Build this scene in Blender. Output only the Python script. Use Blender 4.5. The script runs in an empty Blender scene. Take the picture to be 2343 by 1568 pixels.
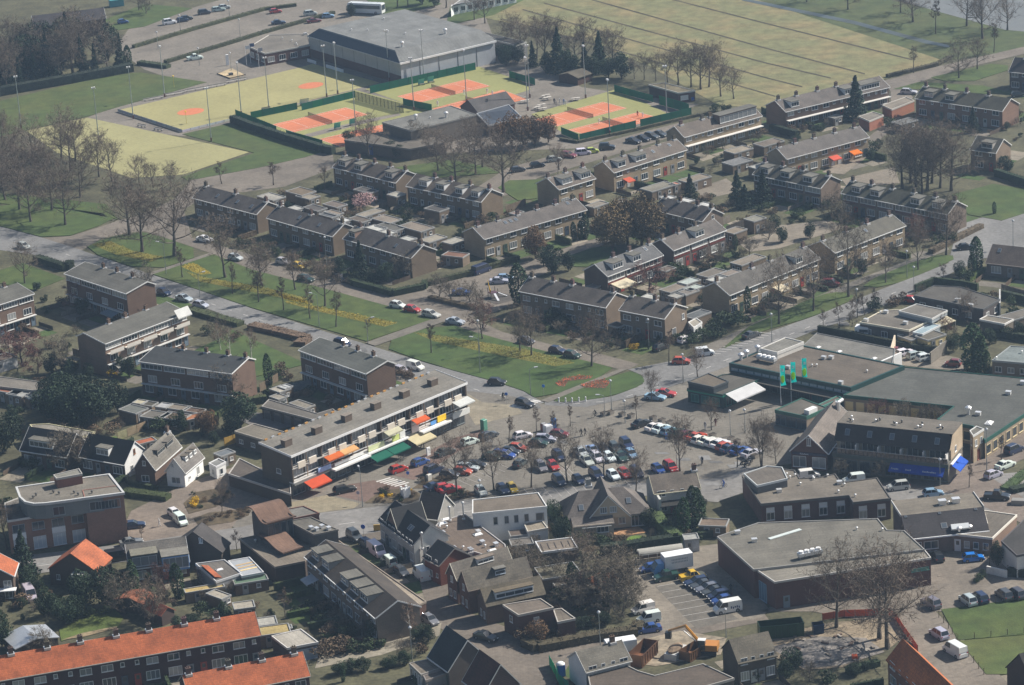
import bpy, math, random
from mathutils import Vector, Matrix
random.seed(7)
rad = math.radians
scn = bpy.context.scene
COL = scn.collection
# ---------------------------------------------------------------- camera
F_PX, PITCH, ROLL, CAM_H = 7218.53, 0.337972, -0.0633077, 223.919   # focal length for a 2342 px wide picture
_d = Vector((0, math.cos(PITCH), -math.sin(PITCH)))
_r0 = Vector((1, 0, 0)); _u0 = Vector((0, math.sin(PITCH), math.cos(PITCH)))
_r = math.cos(ROLL)*_r0 + math.sin(ROLL)*_u0
_u = -math.sin(ROLL)*_r0 + math.cos(ROLL)*_u0
cam = bpy.data.cameras.new('camera'); camo = bpy.data.objects.new('camera', cam); COL.objects.link(camo)
cam.sensor_width = 36; cam.lens = F_PX/2342*36; cam.clip_end = 6000; cam.clip_start = 1
camo.matrix_world = Matrix((( _r.x,_u.x,-_d.x,0),(_r.y,_u.y,-_d.y,0),(_r.z,_u.z,-_d.z,CAM_H),(0,0,0,1)))
scn.camera = camo
# ---------------------------------------------------------------- sky, sun, exposure
SUN_EL, SUN_AZ = 40.0, 22.0           # azimuth counted from +X towards +Y
w = bpy.data.worlds.new('World'); scn.world = w; w.use_nodes = True
nt = w.node_tree; bg = nt.nodes['Background']; sky = nt.nodes.new('ShaderNodeTexSky')
sky.sky_type = 'NISHITA'; sky.sun_disc = False; sky.sun_elevation = rad(SUN_EL); sky.sun_rotation = rad(90-SUN_AZ)
sky.air_density = 1.0; sky.dust_density = 1.5
nt.links.new(sky.outputs[0], bg.inputs[0]); bg.inputs[1].default_value = 0.06
sl = bpy.data.lights.new('sun', 'SUN'); sl.energy = 5.0; sl.angle = rad(0.6); sl.color = (1, .94, .85)
so = bpy.data.objects.new('sun', sl); COL.objects.link(so)
sv = Vector((math.cos(rad(SUN_AZ))*math.cos(rad(SUN_EL)), math.sin(rad(SUN_AZ))*math.cos(rad(SUN_EL)), math.sin(rad(SUN_EL))))
so.rotation_euler = sv.to_track_quat('Z', 'Y').to_euler(); so.location = sv*400+Vector((0, 650, 0))
scn.view_settings.view_transform = 'Standard'; scn.view_settings.look = 'None'
scn.view_settings.exposure = 0.65; scn.view_settings.gamma = 1.0; scn.view_settings.use_curve_mapping = False
scn.cycles.use_denoising = True
scn.cycles.max_bounces = 4; scn.cycles.diffuse_bounces = 2; scn.cycles.glossy_bounces = 2; scn.cycles.volume_bounces = 0
# ---------------------------------------------------------------- survey: picture point -> place on level ground of height z
_O = [0, 0]; _K = [2.24]
OX = [0, 950, 1900, 2872]; OY = [0, 640, 1280, 1892]
def S(r, c): _O[:] = [OX[c], OY[r]]; _K[0] = 2.24
def SV(): _O[:] = [0, 0]; _K[0] = 1/1.6533
def SZ(x0, y0, k): _O[:] = [x0, y0]; _K[0] = k
def P(x, y, z=0.0):
 px = (_O[0]+x/_K[0])/1.6533-1171; py = (_O[1]+y/_K[0])/1.6533-784
 ray = _d*F_PX+_r*px-_u*py
 return Vector((0, 0, CAM_H))+ray*((z-CAM_H)/ray.z)
# ---------------------------------------------------------------- materials
MAT = {}
def material(name, rough=.85, var=.2, scale=.5, fine=6.0, metal=0, coat=0, spec=.4, bump=0, kind=None, rnd=0.0):
 m = bpy.data.materials.new(name); m.use_nodes = True; n = m.node_tree.nodes; l = m.node_tree.links
 b = n['Principled BSDF']; b.inputs['Roughness'].default_value = rough; b.inputs['Metallic'].default_value = metal
 b.inputs['Specular IOR Level'].default_value = spec
 if coat: b.inputs['Coat Weight'].default_value = coat; b.inputs['Coat Roughness'].default_value = .08
 oi = n.new('ShaderNodeObjectInfo'); tc = n.new('ShaderNodeTexCoord')
 off = n.new('ShaderNodeVectorMath'); off.operation = 'MULTIPLY_ADD'
 l.new(oi.outputs['Random'], off.inputs[0]); off.inputs[1].default_value = (37, 53, 11)
 l.new(tc.outputs['Object'], off.inputs[2])
 out = oi.outputs['Color']
 def mul(colour, fac, lo, hi):
  mr = n.new('ShaderNodeMapRange'); mr.inputs['From Min'].default_value = .3; mr.inputs['From Max'].default_value = .7
  mr.inputs['To Min'].default_value = lo; mr.inputs['To Max'].default_value = hi
  l.new(fac, mr.inputs['Value'])
  mx = n.new('ShaderNodeVectorMath'); mx.operation = 'SCALE'
  l.new(colour, mx.inputs[0]); l.new(mr.outputs[0], mx.inputs['Scale']); return mx.outputs[0]
 if var:
  a = n.new('ShaderNodeTexNoise'); a.inputs['Scale'].default_value = scale; a.inputs['Detail'].default_value = 3
  l.new(off.outputs[0], a.inputs['Vector']); out = mul(out, a.outputs['Fac'], 1-var, 1+var)
  c = n.new('ShaderNodeTexNoise'); c.inputs['Scale'].default_value = fine; c.inputs['Detail'].default_value = 2
  l.new(off.outputs[0], c.inputs['Vector']); out = mul(out, c.outputs['Fac'], 1-var*.8, 1+var*.8)
 if rnd: out = mul(out, oi.outputs['Random'], 1-rnd, 1+rnd)
 if kind in ('tile', 'paver', 'brick', 'plank', 'felt'):
  br = n.new('ShaderNodeTexBrick'); mp = n.new('ShaderNodeMapping')
  br.inputs['Color1'].default_value = (1, 1, 1, 1); br.inputs['Color2'].default_value = (.78, .78, .78, 1)
  br.inputs['Mortar'].default_value = (.5, .5, .5, 1)
  sx, w_, h_ = {'tile': (1, .34, .34), 'paver': (1, .9, .45), 'brick': (1, .5, .16), 'plank': (1, 3, .2), 'felt': (1, 9, 1.1)}[kind]
  br.inputs['Scale'].default_value = 1; br.inputs['Brick Width'].default_value = w_; br.inputs['Row Height'].default_value = h_
  br.inputs['Mortar Size'].default_value = .05 if kind == 'felt' else .03
  if kind == 'brick': mp.inputs['Rotation'].default_value = (rad(90), 0, 0)
  if kind == 'tile': mp.inputs['Rotation'].default_value = (0, 0, 0)
  l.new(tc.outputs['Object'], mp.inputs[0]); l.new(mp.outputs[0], br.inputs['Vector'])
  mx = n.new('ShaderNodeMix'); mx.data_type = 'RGBA'; mx.blend_type = 'MULTIPLY'; mx.inputs[0].default_value = .6 if kind == 'felt' else .55
  l.new(out, mx.inputs[6]); l.new(br.outputs['Color'], mx.inputs[7]); out = mx.outputs[2]
 if kind == 'grass':
  a = n.new('ShaderNodeTexNoise'); a.inputs['Scale'].default_value = .09; a.inputs['Detail'].default_value = 6
  l.new(off.outputs[0], a.inputs['Vector'])
  r = n.new('ShaderNodeValToRGB'); r.color_ramp.elements[0].position = .42; r.color_ramp.elements[0].color = (.93, 1.0, .9, 1)
  r.color_ramp.elements[1].position = .68; r.color_ramp.elements[1].color = (1.18, 1.05, .98, 1)
  l.new(a.outputs['Fac'], r.inputs[0]); mx = n.new('ShaderNodeMix'); mx.data_type = 'RGBA'; mx.blend_type = 'MULTIPLY'; mx.inputs[0].default_value = 1
  l.new(out, mx.inputs[6]); l.new(r.outputs[0], mx.inputs[7]); out = mx.outputs[2]
 l.new(out, b.inputs['Base Color'])
 if bump:
  bn = n.new('ShaderNodeBump'); bn.inputs['Strength'].default_value = bump; bn.inputs['Distance'].default_value = .1
  c = n.new('ShaderNodeTexNoise'); c.inputs['Scale'].default_value = fine*1.5; l.new(off.outputs[0], c.inputs['Vector'])
  l.new(c.outputs['Fac'], bn.inputs['Height']); l.new(bn.outputs[0], b.inputs['Normal'])
 MAT[name] = m; return m
material('brick', .9, .13, .35, 5, kind='brick'); material('plaster', .9, .07, .5, 3); material('tile', .8, .27, .35, 3, kind='tile')
material('bitumen', .9, .2, .22, 2.5, bump=.2, kind='felt'); material('paint', .45, .05, .6, 4); material('metal', .4, .08, .6, 4, metal=.6)
material('carpaint', .3, .0, coat=.7, spec=.5); material('glass', .06, .0, spec=.8); material('rubber', .9, .1, 2, 9)
material('asphalt', .9, .2, .1, 1.3, bump=.1); material('paver', .9, .19, .13, 1.3, kind='paver'); material('soil', .95, .35, .18, 1.3, bump=.3)
material('grass', .95, .22, .35, 3.0, bump=.4, kind='grass'); material('turf', .9, .1, .06, 1.2); material('leaf', .7, .35, .8, 5, spec=.25, rnd=.18)
material('bark', .95, .25, .9, 6, rnd=.15); material('fabric', .8, .06, .7, 5); material('wood', .85, .2, .8, 5, kind='plank'); material('water', .35, .1, .3, 2, spec=.5)
material('skin', .6, .05, 3, 8); material('lampglass', .2, 0, spec=.7)
material('netting', .8, .05, .7, 5)
n = MAT['netting'].node_tree.nodes; n['Principled BSDF'].inputs['Alpha'].default_value = .42
for q_ in ('fabric',):      # thin cloth lets light through
 n = MAT[q_].node_tree.nodes; l = MAT[q_].node_tree.links; b = n['Principled BSDF']; t_ = n.new('ShaderNodeBsdfTranslucent'); x_ = n.new('ShaderNodeMixShader'); x_.inputs[0].default_value = .45
 l.new(b.inputs['Base Color'].links[0].from_socket, t_.inputs['Color']); l.new(b.outputs[0], x_.inputs[1]); l.new(t_.outputs[0], x_.inputs[2]); l.new(x_.outputs[0], n['Material Output'].inputs['Surface'])
# ---------------------------------------------------------------- mesh builder
class MB:
 def __init__(s): s.v = []; s.f = []; s.m = []
 def add(s, vs, fs, mi=0):
  b = len(s.v); s.v += [tuple(q) for q in vs]
  for q in fs: s.f.append([i+b for i in q]); s.m.append(mi)
  return s
 def box(s, x0, x1, y0, y1, z0, z1, mi=0, top=None):
  vs = [(x0,y0,z0),(x1,y0,z0),(x1,y1,z0),(x0,y1,z0),(x0,y0,z1),(x1,y0,z1),(x1,y1,z1),(x0,y1,z1)]
  s.add(vs, [(0,3,2,1),(0,1,5,4),(1,2,6,5),(2,3,7,6),(3,0,4,7)], mi); s.add(vs[4:], [(0,1,2,3)], mi if top is None else top); return s
 def prism(s, poly, z0, z1, mi=0, top=None, cap=True, bottom=False):
  n = len(poly); vs = [(p[0],p[1],z0) for p in poly]+[(p[0],p[1],z1) for p in poly]
  s.add(vs, [(i,(i+1)%n,(i+1)%n+n,i+n) for i in range(n)], mi)
  if cap: s.add(vs[n:], [tuple(range(n))], mi if top is None else top)
  if bottom: s.add(vs[:n], [tuple(range(n))[::-1]], mi)
  return s
 def tube(s, a, b, r0, r1, n=6, mi=0, cap=True):
  a = Vector(a); b = Vector(b); d = (b-a).normalized(); q = d.orthogonal().normalized(); p = d.cross(q)
  vs = []
  for c, r in ((a, r0), (b, r1)):
   for i in range(n):
    t = 2*math.pi*i/n; vs.append(c+q*math.cos(t)*r+p*math.sin(t)*r)
  s.add(vs, [(i,(i+1)%n,(i+1)%n+n,i+n) for i in range(n)], mi)
  if cap: s.add(vs[n:], [tuple(range(n))], mi); s.add(vs[:n], [tuple(range(n))[::-1]], mi)
  return s
 def lathe(s, prof, n=10, mi=0, c=(0,0)):
  vs = []
  for r, z in prof:
   for i in range(n): t = 2*math.pi*i/n; vs.append((c[0]+r*math.cos(t), c[1]+r*math.sin(t), z))
  fs = []
  for k in range(len(prof)-1):
   for i in range(n): j = (i+1) % n; fs.append((k*n+i,k*n+j,(k+1)*n+j,(k+1)*n+i))
  fs.append(tuple((len(prof)-1)*n+i for i in range(n))); s.add(vs, fs, mi); return s
 def sphere(s, c, rx, ry, rz, n=8, m=5, mi=0):
  prof = []
  vs = []
  for k in range(m+1):
   a = -math.pi/2+math.pi*k/m
   for i in range(n): t = 2*math.pi*i/n; vs.append((c[0]+rx*math.cos(a)*math.cos(t), c[1]+ry*math.cos(a)*math.sin(t), c[2]+rz*math.sin(a)))
  fs = [(k*n+i,k*n+(i+1)%n,(k+1)*n+(i+1)%n,(k+1)*n+i) for k in range(m) for i in range(n)]
  s.add(vs, fs, mi); return s
 def mesh(s, name, mats):
  me = bpy.data.meshes.new(name); me.from_pydata(s.v, [], s.f)
  for q in mats: me.materials.append(MAT[q])
  if len(mats) > 1: me.polygons.foreach_set('material_index', s.m)
  me.update(); return me
def lin(c):
 return c
def obj(name, me, parent=None, color=(1,1,1), loc=None, rotz=0):
 o = bpy.data.objects.new(name, me); COL.objects.link(o)
 if parent is not None: o.parent = parent
 o.color = (color[0], color[1], color[2], 1)
 if loc is not None: o.location = loc
 if rotz: o.rotation_euler = (0, 0, rotz)
 return o
ALB = {'bitumen': (.64,.64,.61), 'paver': (.8,.79,.73), 'tile': (.9,.88,.86), 'asphalt': (.95,.96,.96)}      # tone factors that darken these surface kinds evenly
def build(mb, name, mats, parent=None, color=(1,1,1), loc=None, rotz=0):
 if isinstance(mats, str): mats = [mats]
 k_ = ALB.get(mats[0])
 if k_: color = tuple(c*k for c, k in zip(color, k_))
 return obj(name, mb.mesh(name, mats), parent, color, loc, rotz)
THINGS = []; LAND = []
def tag(o, label, cat, group=None, auto=False, land=None):
 o['label'] = label; o['category'] = cat
 if group: o['group'] = group
 THINGS.append((o, auto))
 if land: LAND.append((Vector((o.location.x, o.location.y, 0)), land))
 return o
def thing(name, label, cat, loc, rotz=0, group=None, auto=False, land=None):
 o = bpy.data.objects.new(name, None); COL.objects.link(o); o.location = loc; o.rotation_euler = (0, 0, rotz); o.empty_display_size = .3
 return tag(o, label, cat, group, auto, land)
def kids(o, src):
 for ch in src.children:
  c = ch.copy(); COL.objects.link(c); c.parent = o
  for g in ch.children:
   d = g.copy(); COL.objects.link(d); d.parent = c
PROTO = {}
def proto_parts(key, fn):      # a prototype's parts, as (name, mesh, colour, loc, rotz, [subparts])
 if key not in PROTO: PROTO[key] = fn()
 return PROTO[key]
def place(parts, root, paint=None):
 for (nm, me, colr, loc, rz, subs) in parts:
  o = obj(nm, me, root, paint if colr == 'paint' else colr, loc, rz)
  for (n2, m2, c2, l2, r2) in subs: obj(n2, m2, o, paint if c2 == 'paint' else c2, l2, r2)
def structure(o): o['kind'] = 'structure'; return o
def rgb(h, k=1.0):
 v = []
 for i in (0, 2, 4):
  c = int(h[i:i+2], 16)/255; c = c/12.92 if c <= .04045 else ((c+.055)/1.055)**2.4; v.append(c*k)
 return tuple(v)
# ---------------------------------------------------------------- ground sheets
SHEETS_ = []
def sheet(name, pts, z, mat, color, thick=0, kind=True, label=None, cat=None):
 w_ = [P(*q) for q in pts]; c = sum(w_, Vector())/len(w_); SHEETS_.append([(q.x, q.y) for q in w_]) if name not in ('lawn',) else None
 mb = MB(); loc = [(q.x-c.x, q.y-c.y) for q in w_]
 area = sum(loc[i][0]*loc[(i+1) % len(loc)][1]-loc[(i+1) % len(loc)][0]*loc[i][1] for i in range(len(loc)))
 if area < 0: loc = loc[::-1]
 if thick: mb.prism(loc, -thick, 0)
 else: mb.add([(a, b, 0) for a, b in loc], [tuple(range(len(loc)))])
 o = build(mb, name, mat, None, color, (c.x, c.y, z))
 if kind: structure(o)
 return o
def smooth(pts, n=2):
 for _ in range(n):
  q = []
  for i in range(len(pts)):
   a = pts[i]; b = pts[(i+1) % len(pts)]
   q += [(a[0]*.75+b[0]*.25, a[1]*.75+b[1]*.25), (a[0]*.25+b[0]*.75, a[1]*.25+b[1]*.75)]
  pts = q
 return pts
# ---------------------------------------------------------------- windows and doors (plane x-z, facing -y)
WHITE = (.68, .68, .665); GLASS = (.035, .045, .055); DARKW = (.05, .05, .06)
def win_mesh(w, h, mull):
 key = ('win', round(w, 1), round(h, 1), mull)
 if key not in PROTO:
  w, h = key[1], key[2]; t = .09; f = MB()
  f.box(-w/2, w/2, -.06, 0, 0, t); f.box(-w/2, w/2, -.06, 0, h-t, h); f.box(-w/2, -w/2+t, -.06, 0, t, h-t); f.box(w/2-t, w/2, -.06, 0, t, h-t)
  for i in range(1, mull): x = -w/2+w*i/mull; f.box(x-t*.4, x+t*.4, -.055, 0, t, h-t)
  f.box(-w/2-.06, w/2+.06, -.14, 0, -.07, -.002)
  g = MB(); g.add([(-w/2+t, -.015, t), (w/2-t, -.015, t), (w/2-t, -.015, h-t), (-w/2+t, -.015, h-t)], [(0,1,2,3)])
  PROTO[key] = (f.mesh('window', ['paint']), g.mesh('pane', ['glass']))
 return PROTO[key]
def window(par, x, y, z, rz, w, h, mull=2, frame=WHITE, pane=None, name='window'):
 f, g = win_mesh(w, h, mull); o = obj(name, f, par, frame, (x, y, z), rz)
 if pane is None:
  k = random.random(); pane = GLASS if k < .42 else ((.16, .17, .18) if k < .72 else (.34, .34, .33))
 obj('pane', g, o, pane); return o
def door(par, x, y, z, rz, w=.95, h=2.1, color=(.2, .2, .22), name='door'):
 key = ('door', w, h)
 if key not in PROTO:
  f = MB().box(-w/2, w/2, -.05, 0, 0, h); f.box(-w/2-.08, -w/2-.002, -.08, 0, 0, h+.08, 1); f.box(w/2+.002, w/2+.08, -.08, 0, 0, h+.08, 1); f.box(-w/2, w/2, -.08, 0, h+.002, h+.08, 1)
  g = MB().add([(-w*.3, -.056, h*.55), (w*.3, -.056, h*.55), (w*.3, -.056, h*.9), (-w*.3, -.056, h*.9)], [(0,1,2,3)])
  PROTO[key] = (f.mesh('door', ['paint', 'paint']), g.mesh('pane', ['glass']))
 f, g = PROTO[key]; o = obj(name, f, par, color, (x, y, z), rz); obj('pane', g, o, GLASS); return o
def awning(par, x, y, z, rz, w, out, drop, color, name='awning'):
 key = ('awn', w, out, drop)
 if key not in PROTO:
  m = MB(); a = .04
  m.add([(-w/2,0,0),(w/2,0,0),(w/2,-out,-drop),(-w/2,-out,-drop),(-w/2,0,a),(w/2,0,a),(w/2,-out,a-drop),(-w/2,-out,a-drop)], [(0,3,2,1),(4,5,6,7),(0,1,5,4),(1,2,6,5),(2,3,7,6),(3,0,4,7)])
  m.box(-w/2, w/2, -out-.03, -out-.002, -drop-.22, a-drop)
  PROTO[key] = m.mesh('awning', ['fabric'])
 return obj(name, PROTO[key], par, color, (x, y, z), rz)
def chimney(par, x, y, z, h=1.0, w=.8, d=.55, color=(.12, .08, .06), cap=True):
 key = ('chim', h, w, d)
 if key not in PROTO:
  m = MB().box(-w/2, w/2, -d/2, d/2, -.5, h); m.box(-w/2-.05, w/2+.05, -d/2-.05, d/2+.05, h+.002, h+.1)
  for i in (-1, 1): m.tube((i*w*.22, 0, h+.1), (i*w*.22, 0, h+.4), .1, .09, 6)
  fl = MB(); fl.prism([(-w/2-.18, -d/2-.3), (w/2+.18, -d/2-.3), (w/2+.18, d/2+.3), (-w/2-.18, d/2+.3)], -.34, .06)
  PROTO[key] = (m.mesh('chimney', ['brick']), fl.mesh('flashing', ['metal']))
 a, b = PROTO[key]; o = obj('chimney', a, par, color, (x, y, z)); obj('flashing', b, o, (.7, .7, .7)); return o
def skylight(par, x, y, z, slope, w=.8, l=1.1):
 key = ('sky', w, l)
 if key not in PROTO:
  m = MB(); m.box(-w/2, w/2, -l/2, l/2, 0, .08); m2 = MB().add([(-w*.4, -l*.42, .086), (w*.4, -l*.42, .086), (w*.4, l*.42, .086), (-w*.4, l*.42, .086)], [(0,1,2,3)])
  PROTO[key] = (m.mesh('roof_window', ['metal']), m2.mesh('pane', ['glass']))
 o = obj('roof_window', PROTO[key][0], par, (.3, .3, .3), (x, y, z)); o.rotation_euler = (slope, 0, 0); obj('pane', PROTO[key][1], o, (.1, .12, .14)); return o
TERR = []
def lframe(A, B):
 d = B-A; d.z = 0; L = d.length; return L, math.atan2(d.y, d.x)
# ---------------------------------------------------------------- gabled buildings
BRN = (.2, .15, .104); YEL = (.34, .265, .175); RED = (.14, .062, .042); GREYROOF = (.112, .099, .09); DARKROOF = (.04, .043, .052); BROWNROOF = (.122, .1, .082)
def gable_roof(par, L, d, ze, h, color, o=.3, og=.15, x0=0, t=.16, ridge=.5, mat='tile', name='roof', trim=WHITE, verge=True):
 y0, y1, yr = 0, d, d*ridge; xa, xb = x0-og+.1, x0+L+og-.1; m = MB()
 pf = [(y0, ze), (yr, ze+h), (y1, ze)]; lo = [(y, z-t) for y, z in pf]
 vs = [(x, y, z) for x in (xa, xb) for y, z in pf+lo]
 m.add(vs, [(0,6,7,1),(1,7,8,2),(3,4,10,9),(4,5,11,10),(0,1,4,3),(1,2,5,4),(6,9,10,7),(7,10,11,8),(0,3,9,6),(2,8,11,5)])
 r = build(m, name, mat, par, color)
 if trim:
  g = MB().box(xa, xb, y0-.16, y0-.004, ze-.17, ze-.02); build(g, 'gutter', 'paint', par, trim)
  if verge:
   for x in (xa, xb):
    q = MB(); e = .06; s_ = -1 if x == xa else 1
    xx = sorted((x+s_*.004, x+s_*(.004+e)))
    for (ya, za), (yb, zb) in ((pf[0], pf[1]), (pf[1], pf[2])):
     q.add([(xx[0],ya,za-.2),(xx[1],ya,za-.2),(xx[1],yb,zb-.2),(xx[0],yb,zb-.2),(xx[0],ya,za+.05),(xx[1],ya,za+.05),(xx[1],yb,zb+.05),(xx[0],yb,zb+.05)], [(0,3,2,1),(4,5,6,7),(0,1,5,4),(1,2,6,5),(2,3,7,6),(3,0,4,7)])
    build(q, 'bargeboard', 'paint', par, trim)
 return r
FOOT = []; SHEETS = []
def gable_wall(par, L, d, ze, h, color, inset=.3, x0=0, ridge=.5, mat='brick', name='wall', zb=-.2):
 xa, xb, y0, y1, yr = x0+.12, x0+L-.12, inset, d-inset, d*ridge; zi = ze-.2+h*inset/(d*ridge); zr = ze+h-.2; m = MB()
 vs = []
 for x in (xa, xb): vs += [(x,y0,zb),(x,y1,zb),(x,y1,zi),(x,yr,zr),(x,y0,zi)]
 m.add(vs, [(4,3,2,1,0),(5,6,7,8,9),(0,5,9,4),(1,2,7,6)])
 if name == 'wall':
  c_, s_ = math.cos(par.rotation_euler.z), math.sin(par.rotation_euler.z); FOOT.append([(par.location.x+x*c_-y*s_, par.location.y+x*s_+y*c_) for x, y in ((x0,0),(x0+L,0),(x0+L,d),(x0,d))])
 return build(m, name, mat, par, color)
def dormer(par, L, d, ze, h, xc, w, color=WHITE, roofc=(.2,.19,.17), hgt=1.3, y0=.9, n=3, side=None, ridge=.5):
 sl = h/(d*ridge); zb = ze+sl*y0; zt = zb+hgt+.25; y1 = min(d*ridge, y0+(hgt+.25)/sl); m = MB()
 m.box(xc-w/2, xc+w/2, y0, y1, zb-.3, zt)
 o = build(m, 'dormer', 'paint', par, side or color)
 r = MB().box(xc-w/2-.12, xc+w/2+.12, y0-.2, y1+.1, zt+.003, zt+.14); build(r, 'dormer_roof', 'bitumen', o, roofc)
 f, g = win_mesh(w-.15, hgt-.2, n); a = obj('dormer_window', f, o, WHITE if side is None else color, (xc, y0-.004, zb+.15))
 b = obj('dormer_pane', g, o, random.choice((GLASS, GLASS, (.2, .21, .22))), (xc, y0-.004, zb+.15)); return o
def terrace(label, A, B, ze=5.0, d=8.0, h=2.2, n=4, wall=BRN, roof=GREYROOF, style='a', dorm=(), chim=(), land=None, awn=(), trim=WHITE, sky=(), name='terraced_houses', cat='houses', panel=(.1,.04,.03), gwin=(), fixed=None, canopy=None, ridge=.5, group='rows of terraced houses', dcol=WHITE, dside=None):
 a = P(A[0], A[1], ze) if fixed is None else fixed[0]; b = P(B[0], B[1], ze) if fixed is None else fixed[1]
 L, ang = lframe(a, b)
 t = thing(name, label, cat, (a.x, a.y, 0), ang, group, land=land)
 gable_wall(t, L, d, ze, h, wall, ridge=ridge); r = gable_roof(t, L, d, ze, h, roof, trim=trim, ridge=ridge)
 for k in chim: chimney(r, k*L if k <= 1 else k, d*ridge, ze+h, color=tuple(c*random.uniform(.8, 1.1) for c in (.13,.09,.07)))
 for q in dorm: dormer(t, L, d, ze, h, q[0]*L, q[1], color=dcol, n=q[2] if len(q) > 2 else 3, hgt=q[3] if len(q) > 3 else 1.25, side=dside, ridge=ridge)
 for q in sky: yy = d*ridge*q[1]; skylight(t, q[0]*L, yy, ze+h*q[1]+.02, math.atan2(h, d*ridge))
 TERR.append((t, L, d, n)); w = L/n; fl = ze/2.6; nf = max(1, int(round(fl)))
 for i in range(n):
  fx = (lambda u: (i+u)*w) if i % 2 == 0 else (lambda u: (i+1-u)*w)
  for k in range(nf):
   z = .12+k*2.62
   if k == 0 and style != 'c':
    window(t, fx(.34), .3-.004, z+.65, 0, min(2.3, w*.42), 1.6, 3); door(t, fx(.8), .3-.004, z, 0, color=random.choice(((.25,.25,.26),(.05,.07,.1),(.3,.05,.04),(.5,.5,.48),(.06,.1,.07))))
   elif style == 'b':
    window(t, fx(.5), .3-.004, z+.75, 0, w*.88, 1.35, 4); pm = MB().box(fx(.5)-w*.44, fx(.5)+w*.44, .23, .298, z+.02, z+.66); build(pm, 'panel', 'paint', t, panel)
   else:
    window(t, fx(.32), .3-.004, z+.85, 0, min(2.0, w*.36), 1.25, 2); window(t, fx(.78), .3-.004, z+1.2, 0, .7, .85, 1)
 for (g, yy, zz, ww, hh) in gwin: window(t, .12-.004 if g == 'L' else L-.12+.004, yy*d, zz, rad(-90 if g == 'L' else 90), ww, hh, 1)
 for q in awn: awning(t, q[0]*L, .28, q[4] if len(q) > 4 else 2.6, 0, q[1], q[2], .5, q[3])
 if canopy: cm = MB().box(.3, L-.3, -.9, .29, 2.45, 2.6); build(cm, 'canopy', 'paint', t, canopy)
 return t
# ---------------------------------------------------------------- flat buildings
def offset(poly, e):
 n = len(poly); out = []
 for i in range(n):
  a, b, c = Vector(poly[i-1]), Vector(poly[i]), Vector(poly[(i+1) % n])
  d1 = (b-a).normalized(); d2 = (c-b).normalized(); n1 = Vector((d1.y, -d1.x)); n2 = Vector((d2.y, -d2.x))
  k = 1+n1.dot(n2); k = max(k, .35); q = b+(n1+n2)*(e/k); out.append((q.x, q.y))
 return out
def ccw(p):
 a = sum(p[i][0]*p[(i+1) % len(p)][1]-p[(i+1) % len(p)][0]*p[i][1] for i in range(len(p))); return p if a > 0 else p[::-1]
def ring(poly, e0, e1, z0, z1):
 a = offset(poly, e0); b = offset(poly, e1); n = len(poly); m = MB()
 vs = [(x,y,z0) for x,y in a]+[(x,y,z0) for x,y in b]+[(x,y,z1) for x,y in a]+[(x,y,z1) for x,y in b]; fs = []
 for i in range(n):
  j = (i+1) % n; fs += [(n+i,n+j,3*n+j,3*n+i), (j,i,2*n+i,2*n+j), (2*n+i,3*n+i,3*n+j,2*n+j), (i,j,n+j,n+i)]
 return m.add(vs, fs)
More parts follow.
